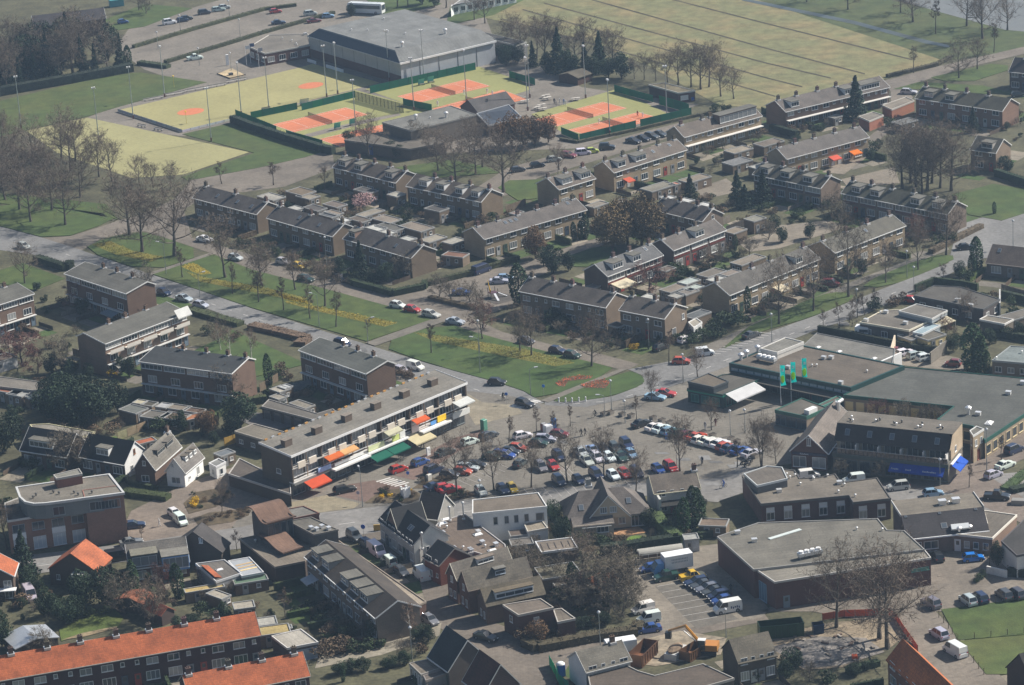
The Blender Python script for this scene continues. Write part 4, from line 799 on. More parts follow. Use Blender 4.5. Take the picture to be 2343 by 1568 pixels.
r = build(m, 'roof', ['bitumen', 'metal'], t, (.265,.27,.275))
build(MB().add([(0,-o-.002,6.42),(La,-o-.002,6.42),(La-a_,b_-.01,6.4+k_-.02),(a_,b_-.01,6.4+k_-.02)], [(0,1,2,3)]), 'shade_tinted_fascia', 'metal', t, (.045,.055,.075))  # steep left slope: its shade is painted in as a dark colour
build(MB().box(La+o+.003, La+o+.25, -o-.1, Lb+o+.1, 6.0, 6.52), 'gutter', 'paint', t, (.75,.75,.75)); build(MB().box(-o, La+o, -o-.2, -o-.004, 6.15, 6.4), 'gutter', 'paint', t, (.45,.45,.45))
build(MB().box(La+.0, La+.03, 0, Lb, -.1, 6.4), 'front_cladding', 'plaster', t, (.4,.42,.45))
for i in range(1, 8): build(MB().box(La*i/8-.08, La*i/8+.08, -.06, -.004, 2.6, 6.1), 'wall_seam', 'metal', t, (.22,.23,.24))
for i in range(1, 5): build(MB().box(La+.034, La+.09, Lb*i/5-.08, Lb*i/5+.08, 0, 6.1), 'wall_seam', 'metal', t, (.2,.21,.23))
for x, y, k in ((La-6, 5, 3), (La-9, 22, 3), (18, 9, 1), (24, 12, 1), (10, 20, 1), (30, 14, 1), (14, 6, 1)): vent(r, x, y, 6.4+k_, k, (.75,.75,.75))
for x in (4, 14): build(MB().box(x, x+(9 if x > 4 else 4.5), -3.6, -3.35, 0, .9), 'barrier', 'paint', t, (.7,.72,.75))
f = Flat('sports_clubhouse', 'low flat-roofed brick clubhouse beside the big sports hall', 'clubhouse', [(-15,400),(115,455),(500,383),(480,290),(150,300)], 3.7, (.16,.08,.06), (.24,.215,.19), (.5,.48,.44), land='the sports clubhouse'); f.row(.9, 2.2, 1.6, 1.0, 3); f.vents(5)
f = Flat('pavilion_annex', 'flat grey annex on the far side of the sports hall', 'annex', [(2080,345),(2240,390),(2330,360),(1960,275)], 4.2, (.2,.2,.2), (.09,.085,.085), (.45,.45,.43))
f.win(0, .3, .6, 1.2, 2.6, 1)
f = Flat('community_centre', 'high grey windowless gymnasium with two roof vents by the tennis courts', 'gymnasium', [(1110,1040),(1350,1110),(1905,975),(1690,900)], 5.6, (.17,.145,.12), (.25,.245,.235), (.25,.24,.22), land='the grey gymnasium by the tennis courts')
a, b = f.edge(0); vent(f.roof, f.p[0][0]*.3, f.p[0][1]*.3, 5.57, 3); vent(f.roof, f.p[2][0]*.35, f.p[2][1]*.35, 5.57, 3); vent(f.roof, 0, 0, 5.57, 1)
f = Flat('community_centre', 'low brick wing with blue doors in front of the grey gymnasium', 'school wing', [(790,1190),(1345,1265),(1640,1212),(1560,1160),(1100,1120),(900,1160)], 3.1, (.15,.12,.1), (.19,.165,.14), (.2,.18,.16)); f.win([i for i in range(6) if f.facing(i) > .3][0], .4, .1, 1.2, 2.4, kind='door', color=(.03,.06,.2))
# tennis pavilion with two dark pitched roofs
S(0,1)
terrace('low tennis pavilion with a dark ridge roof and small roof pipes', (1920,955), (2240,880), ze=3.0, d=9, h=2.6, n=2, wall=(.16,.09,.07), roof=(.075,.07,.07), trim=None, name='tennis_pavilion', cat='pavilion', land='the tennis pavilion', group=None)
f = Flat('pavilion_porch', 'tilted metal-sheeted porch roof in front of the tennis pavilion', 'porch', [(1910,965),(2010,1065),(2290,995),(2180,890)], 3.2, (.13,.1,.09), (.12,.13,.15), (.4,.42,.44), rmat='metal')
for x in range(-3, 4):
 build(MB().box(x*1.2-.04, x*1.2+.04, -3.2, 3.2, 3.18, 3.24), 'roof_seam', 'metal', f.roof, (.1,.11,.13))
f = Flat('garden_hut', 'small dark timber hut with overhanging roof behind the courts', 'hut', [], 0, world=None) if False else None
S(0,2)
gableF('timber_hut', 'dark timber hut with low ridge roof beside the court terrace', 'hut', (640,665), (415,665), 2.2, 6, 1.0, (.07,.035,.025), (.14,.12,.09), trim=None, wmat='wood', rmat='bitumen', land='the timber hut', rot=-30)
f = Flat('club_shed', 'flat-roofed brick shed with a white billboard beside the green fence', 'shed', [(1240,720),(1490,790),(1630,770),(1370,705)], 3.0, (.12,.06,.055), (.26,.22,.14), (.5,.48,.44), land='the brick shed with the white billboard')
k = [i for i in range(4) if f.facing(i) > .2]; kk = max(k, key=lambda i: f.facing(i)*1 if f.edge(i)[0].x > -99 else 0)
e = sorted(k, key=lambda i: (f.edge(i)[0]-f.edge(i)[1]).length)[0]; f.win(e, .35, .9, 2.2, 1.2, 1, WHITE, (.6,.6,.6)); f.win(e, .85, .5, .8, .8, 1, (.03,.1,.4), (.03,.1,.4))
# green wind-screens round the courts (one panel per bay)
GREEN = (.01,.17,.10)
def screen(pts, label, h=2.0): return fence(pts, h, GREEN, label, 'court_fence', 3.0, True, False, 'fabric')
S(0,1)
screen([(0,1010),(390,930)], 'green wind-screen between korfball pitch and tennis courts, west bay'); screen([(430,940),(880,830)], 'green wind-screen between korfball pitch and tennis courts, east bay')
screen([(-130,990),(215,1130)], 'green wind-screen along the dark court hedge, upper stretch'); screen([(300,1165),(605,1250)], 'green wind-screen along the dark court hedge, lower stretch')
screen([(1010,795),(1900,595)], 'long green wind-screen in front of the sports hall wall', 2.2); screen([(1290,895),(1530,945)], 'short green wind-screen beside the grey gymnasium');
S(0,2)
screen([(60,660),(275,725)], 'short green wind-screen behind the far red courts'); screen([(500,1140),(645,1200)], 'green wind-screen end bay below the rusty trees'); screen([(655,1200),(1130,1085)], 'green wind-screen towards the parking bay, west part'); screen([(1170,1075),(1600,975)], 'green wind-screen towards the parking bay, east part')
screen([(950,780),(1275,870)], 'green wind-screen in front of the billboard shed'); screen([(1330,890),(1580,960)], 'green wind-screen corner beside the billboard shed', 2.6)
for q, l_ in (([(860,840),(1290,960)], 'thin dark wire fence between the two tennis court pairs'), ([(650,745),(970,790)], 'thin wire fence behind the court terrace')): fence(q, 2.8, (.1,.11,.1), l_, 'wire_fence', 2.0, False, False) if False else None
S(0,1); fence([(880,850),(1290,960)], 2.6, (.07,.085,.075), 'thin dark wire fence between tennis court pairs', 'wire_fence', 1.6, True, False, 'netting'); sheet('court_path', [(430,1150),(620,1100),(1000,1010),(1250,965),(1270,980),(1000,1040),(650,1130),(480,1170)], .075, 'paver', (.26,.23,.21))
S(0,0)
for q in ((180,1090),(1130,1010),(1395,825),(1790,1200),(838,1195),(2045,975)): mast(*q)
S(0,1)
for q in ((150,930),(640,825),(733,800),(1170,690),(1465,690),(890,1135),(1380,940),(1825,870)): mast(*q, where='beside the western tennis courts' if q[0] in (890,1380) else 'beside the sports hall and pitch')
S(0,2)
for q in ((215,940),(232,830),(705,835),(910,1140),(1395,1020)): mast(*q, where='round the eastern tennis courts')
# pitch barrier, benches, goals
S(0,0)
o = fence([(1000,950),(1540,1125)], .9, (.35,.38,.42), 'low grey boarded barrier along the end of the korfball pitch', 'pitch_barrier', 2.4, True, False, 'paint')
o = fence([(1545,1125),(2040,1005)], .7, (.5,.52,.52), 'low pale barrier along the side of the korfball pitch', 'pitch_barrier', 2.4, True, False, 'paint')
def bench(x, y, ang, L=5.0, where=''):
 p = P(x, y, 0); t = thing('spectator_bench', 'long pale spectator bench '+where, 'bench', (p.x, p.y, .05), rad(ang), 'benches')
 build(MB().box(-L/2, L/2, -.2, .2, .42, .48), 'seat', 'wood', t, (.45,.43,.4)); build(MB().box(-L/2, L/2, .2, .25, .6, .85), 'backrest', 'wood', t, (.42,.4,.38))
 for s_ in (-1, 0, 1): build(MB().box(s_*L*.42-.05, s_*L*.42+.05, -.2, .24, 0, .42), 'leg', 'metal', t, (.2,.2,.2))
for x, y in ((1300,850),(1480,808),(1655,772),(1835,740),(2005,695)): bench(x, y, 24, 6.0, 'along the korfball pitch')
for x, y in ((1200,1080),(1340,1110)): bench(x, y, -40, 3.2, 'between the two pitches')
def pole_goal(x, y, l_):
 p = P(x, y, 0); t = thing('korfball_post', l_, 'goal', (p.x, p.y, .05), .3); build(MB().tube((0,0,0), (0,0,3.5), .05, .04, 6), 'post', 'paint', t, (.5,.4,.1)); build(MB().lathe([(.2,3.2),(.24,3.5)], 10), 'basket', 'paint', t, (.9,.6,.05))
pole_goal(1475,745,'yellow korfball basket on a pole in the grass'); pole_goal(1580,1050,'thin korfball basket pole on the lower pitch');
# shelters
def shelter(x, y, ang, l_, c=(.75,.76,.76), w=2.6):
 p = P(x, y, 0); t = thing('dugout', l_, 'shelter', (p.x, p.y, .05), rad(ang), 'pitch shelters'); n = 6; m = MB()
 pts = [(1.0*math.cos(i*1.57/n)-.4, 1.9*math.sin(i*1.57/n)+.1) for i in range(n+1)]
 for i in range(n):
  (ya, za), (yb, zb) = pts[i], pts[i+1]; m.add([(-w/2,ya,za),(w/2,ya,za),(w/2,yb,zb),(-w/2,yb,zb)], [(0,1,2,3)]); m.add([(-w/2,ya-.05,za-.04),(w/2,ya-.05,za-.04),(w/2,yb-.05,zb-.04),(-w/2,yb-.05,zb-.04)], [(3,2,1,0)])
 build(m, 'canopy', 'paint', t, c); build(MB().box(-w/2, w/2, -.3, .1, .4, .46), 'seat', 'wood', t, (.3,.25,.2))
 for s_ in (-1, 1): build(MB().box(s_*w*.45-.04, s_*w*.45+.04, -.3, .3, .05, .4), 'leg', 'metal', t, (.2,.2,.2))
S(0,1); shelter(455,895,20,'white dugout shelter by the wind-screen gap'); shelter(130,965,20,'white dugout shelter at the corner of the wind-screen')
for x, y in ((1445,725),(1525,705),(735,1100),(865,1065)): shelter(x, y, 20, 'small turquoise courtside umpire shelter', (.1,.45,.4), 1.8)
# picnic tables on the court terrace
def picnic(x, y, ang):
 p = P(x, y, 0); t = thing('picnic_table', 'pale wooden picnic table on the court terrace', 'table', (p.x, p.y, .05), rad(ang), 'picnic tables'); build(MB().box(-1.2,1.2,-.4,.4,.72,.78), 'table_top', 'wood', t, (.5,.47,.42))
 for s_ in (-1, 1): build(MB().box(-1.2,1.2,s_*.75-.14,s_*.75+.14,.42,.47), 'bench', 'wood', t, (.45,.42,.38)); build(MB().box(s_*.8-.05,s_*.8+.05,-.75,.75,.3,.4), 'leg', 'wood', t, (.4,.37,.33))
 build(MB().box(-.05,.05,-.4,.4,0,.71), 'trestle', 'wood', t, (.4,.37,.33))
S(0,2)
for x, y in ((190,875),(370,830),(380,850),(330,910),(300,930),(340,940),(620,855)): picnic(x, y, 20+random.uniform(-15,15))
for i, (x, y) in enumerate(((455,905),(485,885),(520,890),(535,900),(440,885))): person(x, y, 30*i, ((.1,.1,.12),(.6,.6,.6),(.25,.3,.45),(.7,.7,.7),(.05,.05,.06))[i], ('person in dark coat','person in light grey jacket','person in blue shirt','person in white sports wear','person in black jacket')[i], 'stand', 'standing beside the tennis net terrace')
for x, y, d_, w_ in ((820,1055,'tennis player in white','on the near red court'),(1145,990,'tennis player in dark red shirt','near the court wind-screen'),(1190,1000,'tennis player in white shorts','near the court wind-screen')): person(x, y, 200, (.75,.75,.74) if 'white' in d_ else (.25,.03,.03), d_, 'walk', w_)
S(0,1)
for x, y in ((1580,905),(2000,800),(1805,810),(2045,820)): person(x, y, 100, (.78,.78,.77), 'tennis player in white', 'walk', 'on the court behind the gymnasium')
# parked vehicles and hedges of the top parking field
S(0,0)
hedge([(1130,410),(1600,270),(2240,90),(2508,55)], 1.6, 1.0, (.06,.065,.03), 'long clipped hedge between the two rows of the upper car park', False); hedge([(1400,540),(1900,390),(2240,285),(2720,150),(2830,120)], 1.6, 1.0, (.06,.065,.03), 'long clipped hedge bordering the lane to the clubhouse', False); hedge([(1180,545),(1430,580)], 2.4, 1.1, (.04,.05,.025), 'short dark hedge at the car park entrance', False)
cars([(1435,190,20,'white','suv'),(1545,170,20,'dark blue'),(1580,155,20,'black'),(1730,105,15,'dark grey','mpv'),(1850,80,15,'silver','estate'),(1900,60,15,'silver'),(1040,185,20,'blue','small')], 'parked along the lane behind the upper hedge')
car(1650,490,18,'white','pickup','with blue door on the lane to the clubhouse');
S(0,1); cars([(205,95,20,'red'),(500,115,15,'silver','mpv'),(650,135,0,'light blue'),(530,175,20,'dark red','sedan'),(230,190,10,'dark blue','sedan')], 'in the upper car park beside the hedge')
# coach
p = P(975,75,1.5); t = thing('coach', 'white touring coach with dark window band behind the sports hall', 'coach', (p.x, p.y, .04), rad(-24), land='the white coach')
m = MB(); m.box(-5.8,5.8,-1.25,1.25,.35,3.2); m.box(-5.6,5.6,-1.15,1.15,3.21,3.35); build(m, 'body', 'carpaint', t, (.72,.74,.74))
for s_ in (-1,1): build(MB().box(-5.6,5.2,s_*1.262-.01 if s_ > 0 else -1.275,1.275 if s_ > 0 else s_*1.262+.01,1.7,2.75), 'window_band', 'glass', t, GLASS)
build(MB().box(5.805,5.83,-1.1,1.1,1.3,2.9), 'windscreen', 'glass', t, GLASS)
for x in (-3.6, 3.7):
 for y in (-1.15, 1.15): ty, hb = wheel_meshes(.5); w_ = obj('wheel', ty, t, (.015,.015,.015), (x, y, .5)); obj('hub', hb, w_, (.4,.4,.4))
# white pavilion buildings at the far edge, blue kiosk, pillar, sandpit
S(0,1)
f = Flat('white_pavilion', 'long white pavilion with dark windows at the meadow edge', 'pavilion', [(1690,60),(1700,45),(2240,-60),(2240,-100),(1800,-20)], 3.2, (.7,.72,.72), (.3,.3,.3), (.6,.6,.6), wmat='plaster', land='the white pavilion'); f.row(.8, 1.6, 1.5, .8, 2, (.3,.35,.35), GLASS, .05)
S(0,0)
box_thing('site_container', 'turquoise container box behind the car park grass', 'container', 985,25,4.5,2.4,2.2,15,(.08,.3,.33)); box_thing('sign_pillar', 'white advertising pillar beside the clubhouse lane', 'pillar', 1925,510,.8,.5,3.2,20,(.82,.82,.82))
sheet('sandpit', [(1840,630),(1960,580),(2080,640),(1950,675)], .06, 'soil', (.42,.33,.2)); fence([(1840,632),(1948,672),(2078,640)], .35, (.1,.08,.06), 'low timber edge of the sandpit', 'sandpit_edge', 2.5, True, False)
box_thing('play_block', 'dark play block in the sandpit', 'play block', 1955,630,1.2,.9,.7,20,(.08,.08,.08))
for i, (x, y, c) in enumerate(((2090,560,(.75,.76,.78)),(2125,540,(.1,.15,.3)),(2195,580,(.5,.5,.55)))):
 p = P(x, y, 0); t = thing('flagpole', ('white','dark blue','grey')[i]+' flag on a pole before the sports clubhouse', 'flag', (p.x, p.y, 0), .4, 'flags of the clubhouse'); build(MB().tube((0,0,0),(0,0,6),.05,.03,6), 'pole', 'paint', t, (.75,.75,.75)); build(MB().box(.05,1.5,-.01,.01,4.9,5.9), 'flag', 'fabric', t, c)
# far terrace at the top left
terrace('dark-roofed terrace behind the woodland at the sports park', (-60,330), (650,150), ze=5, d=8, h=2.6, n=4, wall=(.14,.09,.06), roof=(.05,.045,.05), chim=(.3,.7), land='the dark terrace behind the woodland') if False else gableF('detached_house', 'brown gabled house behind the woodland at the sports park', 'house', (870,112), (655,150), 5, 22, 2.6, (.13,.085,.06), (.05,.045,.05), land='the brown gabled house behind the woodland', rot=75, ridge=.5)
# ================================================================ shops with flats above
S(2,1)
ZE = 8.9; A = P(335,995,ZE); B = P(1820,375,ZE); L, ang = lframe(A, B); D = 8.6
t = thing('shop_flats', 'long three-storey shop block with beige balcony panels and coloured awnings', 'apartment block', (A.x, A.y, 0), ang, land='the long shop block')
m = MB(); y0 = 1.1; vs = []
for x in (.05, L-.05): vs += [(x,y0,-.2),(x,D,-.2),(x,D,ZE+.75),(x,y0,ZE+.02)]
m.add(vs, [(3,2,1,0),(4,5,6,7),(0,4,7,3),(1,2,6,5)]); build(m, 'wall', 'brick', t, (.125,.095,.068))
for x in (0, L-.3): build(MB().prism([(x+.02,.0),(x+.28,0),(x+.28,y0+.01),(x+.02,y0+.01)], 3.3, ZE-.02), 'end_wall', 'brick', t, (.125,.095,.068))
m = MB(); th = .35; vs = []
for x in (-.15, L+.15): vs += [(x,-.15,ZE),(x,D+.15,ZE+.85),(x,D+.15,ZE+.85-th),(x,-.15,ZE-th)]
m.add(vs, [(0,4,5,1),(3,2,6,7),(1,5,6,2),(0,3,7,4),(0,1,2,3),(4,7,6,5)]); R = build(m, 'roof', 'bitumen', t, (.27,.25,.225))
build(MB().box(-.17,L+.17,-.27,-.155,ZE-.38,ZE+.08), 'fascia', 'paint', t, (.74,.74,.73))
for x in (-.22, L+.155):
 m = MB(); m.add([(x,-.15,ZE-.3),(x+.07,-.15,ZE-.3),(x+.07,D+.15,ZE+.5),(x,D+.15,ZE+.5),(x,-.15,ZE+.12),(x+.07,-.15,ZE+.12),(x+.07,D+.15,ZE+.95),(x,D+.15,ZE+.95)], [(0,3,2,1),(4,5,6,7),(0,1,5,4),(1,2,6,5),(2,3,7,6),(3,0,4,7)]); build(m, 'bargeboard', 'paint', t, (.75,.75,.75))
slope = .85/(D+.3)
for k in range(6):
 x = L*(.055+.166*k); o = obj('chimney', MB().box(-.95,.95,-.6,.6,-.1,1.25).mesh('chimney', ['brick']) if k == 0 else CH, R, (.14,.105,.08), (x, D*.45, ZE+slope*D*.45))
 if k == 0: CH = o.data; CC = MB().box(-1.02,1.02,-.67,.67,1.253,1.36).mesh('cap', ['bitumen'])
 obj('cap', CC, o, (.2,.17,.14))
for k in range(26): obj('roof_edge_clip', proto_parts('clip', lambda: MB().box(-.35,.35,-.12,.12,0,.28).mesh('roof_edge_clip', ['metal'])), R, random.choice(((.75,.4,.12),(.7,.7,.7),(.8,.45,.15))), (L*(.03+.037*k), D-.2, ZE+.84))
n = 12; w_ = L/n
win2, pane2 = win_mesh(3.5, 2.2, 4)
for i in range(n):
 xc = (i+.5)*w_
 for z in (3.75, 6.35): window(t, xc, y0-.004, z, 0, w_*.86, 2.1, 4)
 obj('balcony_panel', proto_parts('bpan', lambda: MB().box(-.95,.95,-.08,.08,0,1.25).mesh('balcony_panel', ['plaster'])), t, (.62,.56,.47), (xc+(.55 if i % 2 == 0 else -.55)*1.0, -.02, 5.7))
 obj('balcony_frame', proto_parts('bfr', lambda: MB().box(-1.02,1.02,.083,.13,-.07,1.32).mesh('balcony_frame', ['paint'])), t, (.75,.75,.74), (xc+(.55 if i % 2 == 0 else -.55), -.02, 5.7))
 obj('railing', proto_parts('brl%.2f' % w_, lambda: MB().box(-w_/2+.15,w_/2-.15,-.03,.03,.75,.85).box(-w_/2+.15,w_/2-.15,-.03,.03,.1,.2).mesh('railing', ['paint'])), t, (.7,.7,.69), (xc, .1, 3.5))
 if i and i % 2 == 0: build(MB().box(i*w_-.14,i*w_+.14,.12,y0-.003,3.42,ZE-.4), 'pier', 'brick', t, (.12,.09,.065))
 elif i: build(MB().box(i*w_-.05,i*w_+.05,.1,.22,3.42,ZE-.4), 'post', 'wood', t, (.35,.25,.17))
 window(t, xc, y0-.25, .35, 0, w_*.8, 2.3, 3, frame=(.2,.22,.22), pane=GLASS, name='shop_window')
build(MB().box(.05,L-.05,-.05,y0-.003,5.95,6.12), 'balcony_slab', 'plaster', t, (.4,.38,.35)); build(MB().box(.0,L,-.3,y0-.003,3.05,3.35), 'balcony_slab', 'plaster', t, (.5,.48,.45))
build(MB().box(.1,L-.1,y0-.24,y0-.004,-.1,3.045), 'shop_front', 'plaster', t, (.10,.09,.085))
def cano(x0, x1, out, z, c, th=.3, name='shop_canopy'): build(MB().box(x0*L,x1*L,-out,-.31,z,z+th), name, 'paint', t, c)
cano(.2,.4,1.6,2.85,(.72,.72,.7)); cano(.4,.63,1.1,2.95,(.72,.72,.7)); cano(.7,.87,1.6,2.9,(.74,.74,.72))
for (x, ww, out, c, z) in ((.105,5.2,2.2,(.75,.12,.04),2.75),(.45,4.6,2.6,(.01,.17,.11),2.75),(.55,4.6,2.6,(.01,.17,.11),2.75),(.685,5.6,2.8,(.75,.68,.45),2.8)): awning(t, x*L, -.32, z, 0, ww, out, .75, c)
for (x, ww, c, z) in ((.215,4.0,(.75,.19,.04),5.9),(.3,4.0,(.8,.5,.22),5.9),(.55,4.0,(.68,.66,.5),5.9),(.71,3.8,(.75,.16,.04),5.9)): awning(t, x*L, .1, z-.0, 0, ww, 1.5, .5, c)
awning(t, .955*L, .1, 6.0, 0, 4.4, 2.2, .5, (.78,.8,.78))
for (x0, x1, c, z, h_) in ((.13,.2,(.35,.5,.8),3.36,.95),(.22,.38,(.7,.7,.68),3.36,.6),(.41,.5,(.62,.66,.38),3.36,1.0),(.545,.585,(.55,.62,.2),3.36,1.1),(.59,.62,(.75,.76,.72),3.36,1.5),(.66,.7,(.7,.6,.58),3.36,1.4),(.81,.86,(.85,.55,.02),3.36,1.2),(.77,.8,(.1,.3,.65),3.36,.7),(.9,1.0,(.7,.7,.66),2.6,1.2)): build(MB().box(x0*L,x1*L,-.5,-.35,z,z+h_), 'signboard', 'paint', t, c)
build(MB().box(.05,L-.05,-.33,-.303,2.75,3.3), 'shop_fascia', 'paint', t, (.2,.2,.19))
window(t, .05-.004, D*.45, 4.4, rad(-90), 1.3, 1.0, 1); window(t, L-.05+.004, D*.5, 4.4, rad(90), 1.3, 1.0, 1)
# low annex at its end, garages behind
S(2,1)
f = Flat('shop_annex', 'low dark brick annex at the end of the shop block', 'annex', [(-190,1150),(-100,1020),(330,1235),(335,1320)], 2.6, (.1,.075,.055), (.14,.115,.1), (.45,.43,.4))
f = Flat('garage_row', 'row of flat-roofed garages behind the shop block yard', 'garages', [(90,580),(150,520),(560,640),(690,600),(740,640),(520,690)], 2.6, (.09,.07,.06), (.17,.155,.14), (.3,.28,.26)); f.row(.1, 1.9, 2.0, .5, 1, (.15,.15,.15), (.12,.12,.13))
sheet('yard', [(0,625),(500,690),(760,640),(480,720),(200,780),(0,740),(-90,700)], .07, 'asphalt', (.13,.12,.115))
f = Flat('garage', 'large flat-roofed garage with grey roof behind the shop flats', 'garage', [(-140,790),(20,725),(330,810),(180,880),(60,850)], 3.0, (.13,.11,.09), (.26,.23,.19), (.35,.32,.28)); f.row(.8,1.2,.9,1.4,2)
shed(245,430,3.4,3.0,-48,2.6,roof=(.5,.46,.4)); shed(290,410,2.4,2.2,-48,2.7,roof=(.6,.62,.65)); fence([(320,470),(510,420)], 2.0, (.3,.33,.34), 'tall pale blue-grey garden fence panels', 'garden_fence', 2.0)
shed(230,495,3.0,2.4,-48,2.3,roof=(.35,.32,.28)); shed(430,560,5.2,2.6,-48,2.5,roof=(.3,.27,.23))
# ================================================================ supermarket complex
SZ(2700,1200,3.347)
G1 = (.012,.05,.045)
f = Flat('supermarket', 'large supermarket with gravel roof and dark green fascia windows', 'supermarket', [(222,585),(1728,890),(2378,623),(872,318)], 4.6, (.04,.05,.06), (.175,.145,.12), G1, th=1.9, over=.35, wmat='plaster', land='the green supermarket'); f.vents(12)
# long fascia windows
i = max(range(4), key=f.facing); a, b = f.edge(i)
fr = sorted([k for k in range(4) if f.facing(k) > .1], key=lambda k: -(f.edge(k)[1]-f.edge(k)[0]).length)[0]; a, b = f.edge(fr); d = (b-a).normalized(); nn = Vector((d.y,-d.x)); Lf = (b-a).length; rz = math.atan2(d.y, d.x)
for k in range(15):
 q = a+d*Lf*(k+.5)/15+nn*.36; window(f.o, q.x, q.y, 3.3, rz, Lf/15*.88, .6, 2, (.12,.2,.25), (.32,.38,.42), 'fascia_window')
for k in range(9):
 q = a+d*Lf*(k+.5)/9+nn*.004; window(f.o, q.x, q.y, .2, rz, Lf/9*.85, 2.1, 2, (.05,.1,.1), (.02,.1,.12) if k > 5 else GLASS, 'shop_window')
m = MB(); q0 = a+nn*.36; q1 = b+nn*.36; m.add([(q0.x,q0.y,2.55),(q1.x,q1.y,2.55),(q1.x+nn.x*2.4,q1.y+nn.y*2.4,2.55),(q0.x+nn.x*2.4,q0.y+nn.y*2.4,2.55),(q0.x,q0.y,2.75),(q1.x,q1.y,2.75),(q1.x+nn.x*2.4,q1.y+nn.y*2.4,2.75),(q0.x+nn.x*2.4,q0.y+nn.y*2.4,2.75)], [(0,3,2,1),(4,5,6,7),(0,1,5,4),(1,2,6,5),(2,3,7,6),(3,0,4,7)]); build(m, 'arcade_canopy', 'bitumen', f.o, (.13,.12,.11))
build(MB().add([(0,0,0)]*0, []), 'x', 'paint', f.o) if False else None
# plant room on its roof
g = Flat('roof_plant_room', 'pale grey roof plant room with white parapet on the supermarket', 'plant room', [(590,400),(800,450),(1132,318),(905,262)], 6.0, (.6,.57,.52), (.27,.26,.24), (.66,.64,.6), zb=4.58, wmat='plaster', th=.5)
def cooler(x, y, ang, label, n=4, z=4.58, s=1.0):
 p = P(x, y, z+.8); t = thing('cooling_unit', label, 'cooling unit', (p.x, p.y, z), rad(ang), 'roof cooling units'); build(MB().box(-n*.55,n*.55,-.6,.6,.5,1.1), 'casing', 'metal', t, (.6,.62,.64))
 for i in range(n): build(MB().lathe([(.42,1.1),(.42,1.45),(.3,1.46)], 10, c=(-n*.55+.55+i*1.1,0)), 'fan', 'paint', t, (.8,.8,.8))
 for x_ in (-n*.5, n*.5): build(MB().box(x_-.05,x_+.05,-.5,.5,0,.5), 'leg', 'metal', t, (.3,.3,.3))
cooler(665,520,-40,'row of four white cooling fans on the supermarket roof')
for x, y in ((340,520),(410,480),(550,420)): p = P(x,y,5); k_ = thing('roof_extractor', 'shiny metal extractor pipe on the supermarket roof corner', 'extractor', (p.x,p.y,4.57), 0, 'roof extractors'); vent(k_, 0, 0, 0, 3, (.7,.72,.75));
g = Flat('supermarket_wing', 'lower grey-roofed wing behind the supermarket with roof lights', 'supermarket wing', [(1120,372),(1300,205),(2290,405),(2252,608)], 4.2, (.1,.1,.1), (.245,.235,.22), (.2,.2,.19), th=.4)
for x, y in ((1315,385),(1582,438),(2025,525)): p = P(x,y,4.2); q = g.o; dx, dy = p.x-q.location.x, p.y-q.location.y; c_, s_ = math.cos(-g.ang), math.sin(-g.ang); vent(g.roof, dx*c_-dy*s_, dx*s_+dy*c_, 4.17, 2, (.7,.7,.7), .7)
wall_line([(2235,600),(2290,400)], 3.0, (.6,.5,.38), 'short beige loading-bay wall beside the white estate cars', .3, 'plaster')
SZ(3250,1300,3.767)
f = Flat('shopping_arcade', 'wide flat green-felted roof of the shopping arcade', 'shopping arcade', [(-226,735),(1345,897),(1110,1085),(1620,1180),(1790,1378),(2343,1010),(2700,775),(2700,530),(612,335)], 3.8, (.34,.27,.19), (.125,.128,.12), (.02,.09,.07), th=.6, wmat='brick', land='the arcade with the green-felted roof')
k = [i for i in range(len(f.wp)) if f.facing(i) > .35 and (f.edge(i)[1]-f.edge(i)[0]).length > 5]
for i in range(len(f.wp)):
 a, b = f.edge(i)
 if f.facing(i) > .3 and (b-a).length > 7:
  for u in range(int((b-a).length/2.2)): f.win(i, (u+.5)/int((b-a).length/2.2), .7, 1.7, 1.9, 1, (.6,.5,.3), (.75,.6,.3) if a.x > 4 else GLASS)  # street-side panes coloured yellow to look lit, courtyard panes kept dark
for x, y, k_ in ((1550,1000,3),(1690,1010,0),(1845,1130,2),(2120,715,0),(2330,570,0)):
 p = P(x,y,3.9); dx, dy = p.x-f.o.location.x, p.y-f.o.location.y; c_, s_ = math.cos(-f.ang), math.sin(-f.ang); vent(f.roof, dx*c_-dy*s_, dx*s_+dy*c_, 3.77, k_, (.78,.78,.78), 1.1)
wall_line([(0,672),(600,405)], 4.3, (.75,.75,.74), 'white upstand wall between the two supermarket roofs', .3, 'plaster', 'roof_upstand')
cars([(545,110,-10,'dark red','estate'),(650,125,25,'white','estate'),(810,160,25,'silver','estate'),(950,190,25,'white','estate')], 'in the yard behind the supermarket')
car(1330,280,160,'dark red','small','parked in the paved yard next to tall conifers')
sheet('yard', [(500,60),(700,60),(1100,140),(1500,230),(1520,390),(1000,360),(500,300)], .07, 'paver', (.25,.22,.19))
wall_line([(1010,300),(1240,120)], 2.6, (.2,.18,.15), 'leaning shed wall behind the arcade', .3)
f = Flat('bungalow', 'blue-grey roofed brick bungalow behind the arcade', 'bungalow', [(1890,240),(2150,40),(2600,60),(2600,300)], 3.2, (.2,.16,.12), (.26,.3,.31), (.3,.32,.32), land='the blue-grey roofed bungalow'); f.row(.8,1.4,1.2,1.0); f.vents(2)
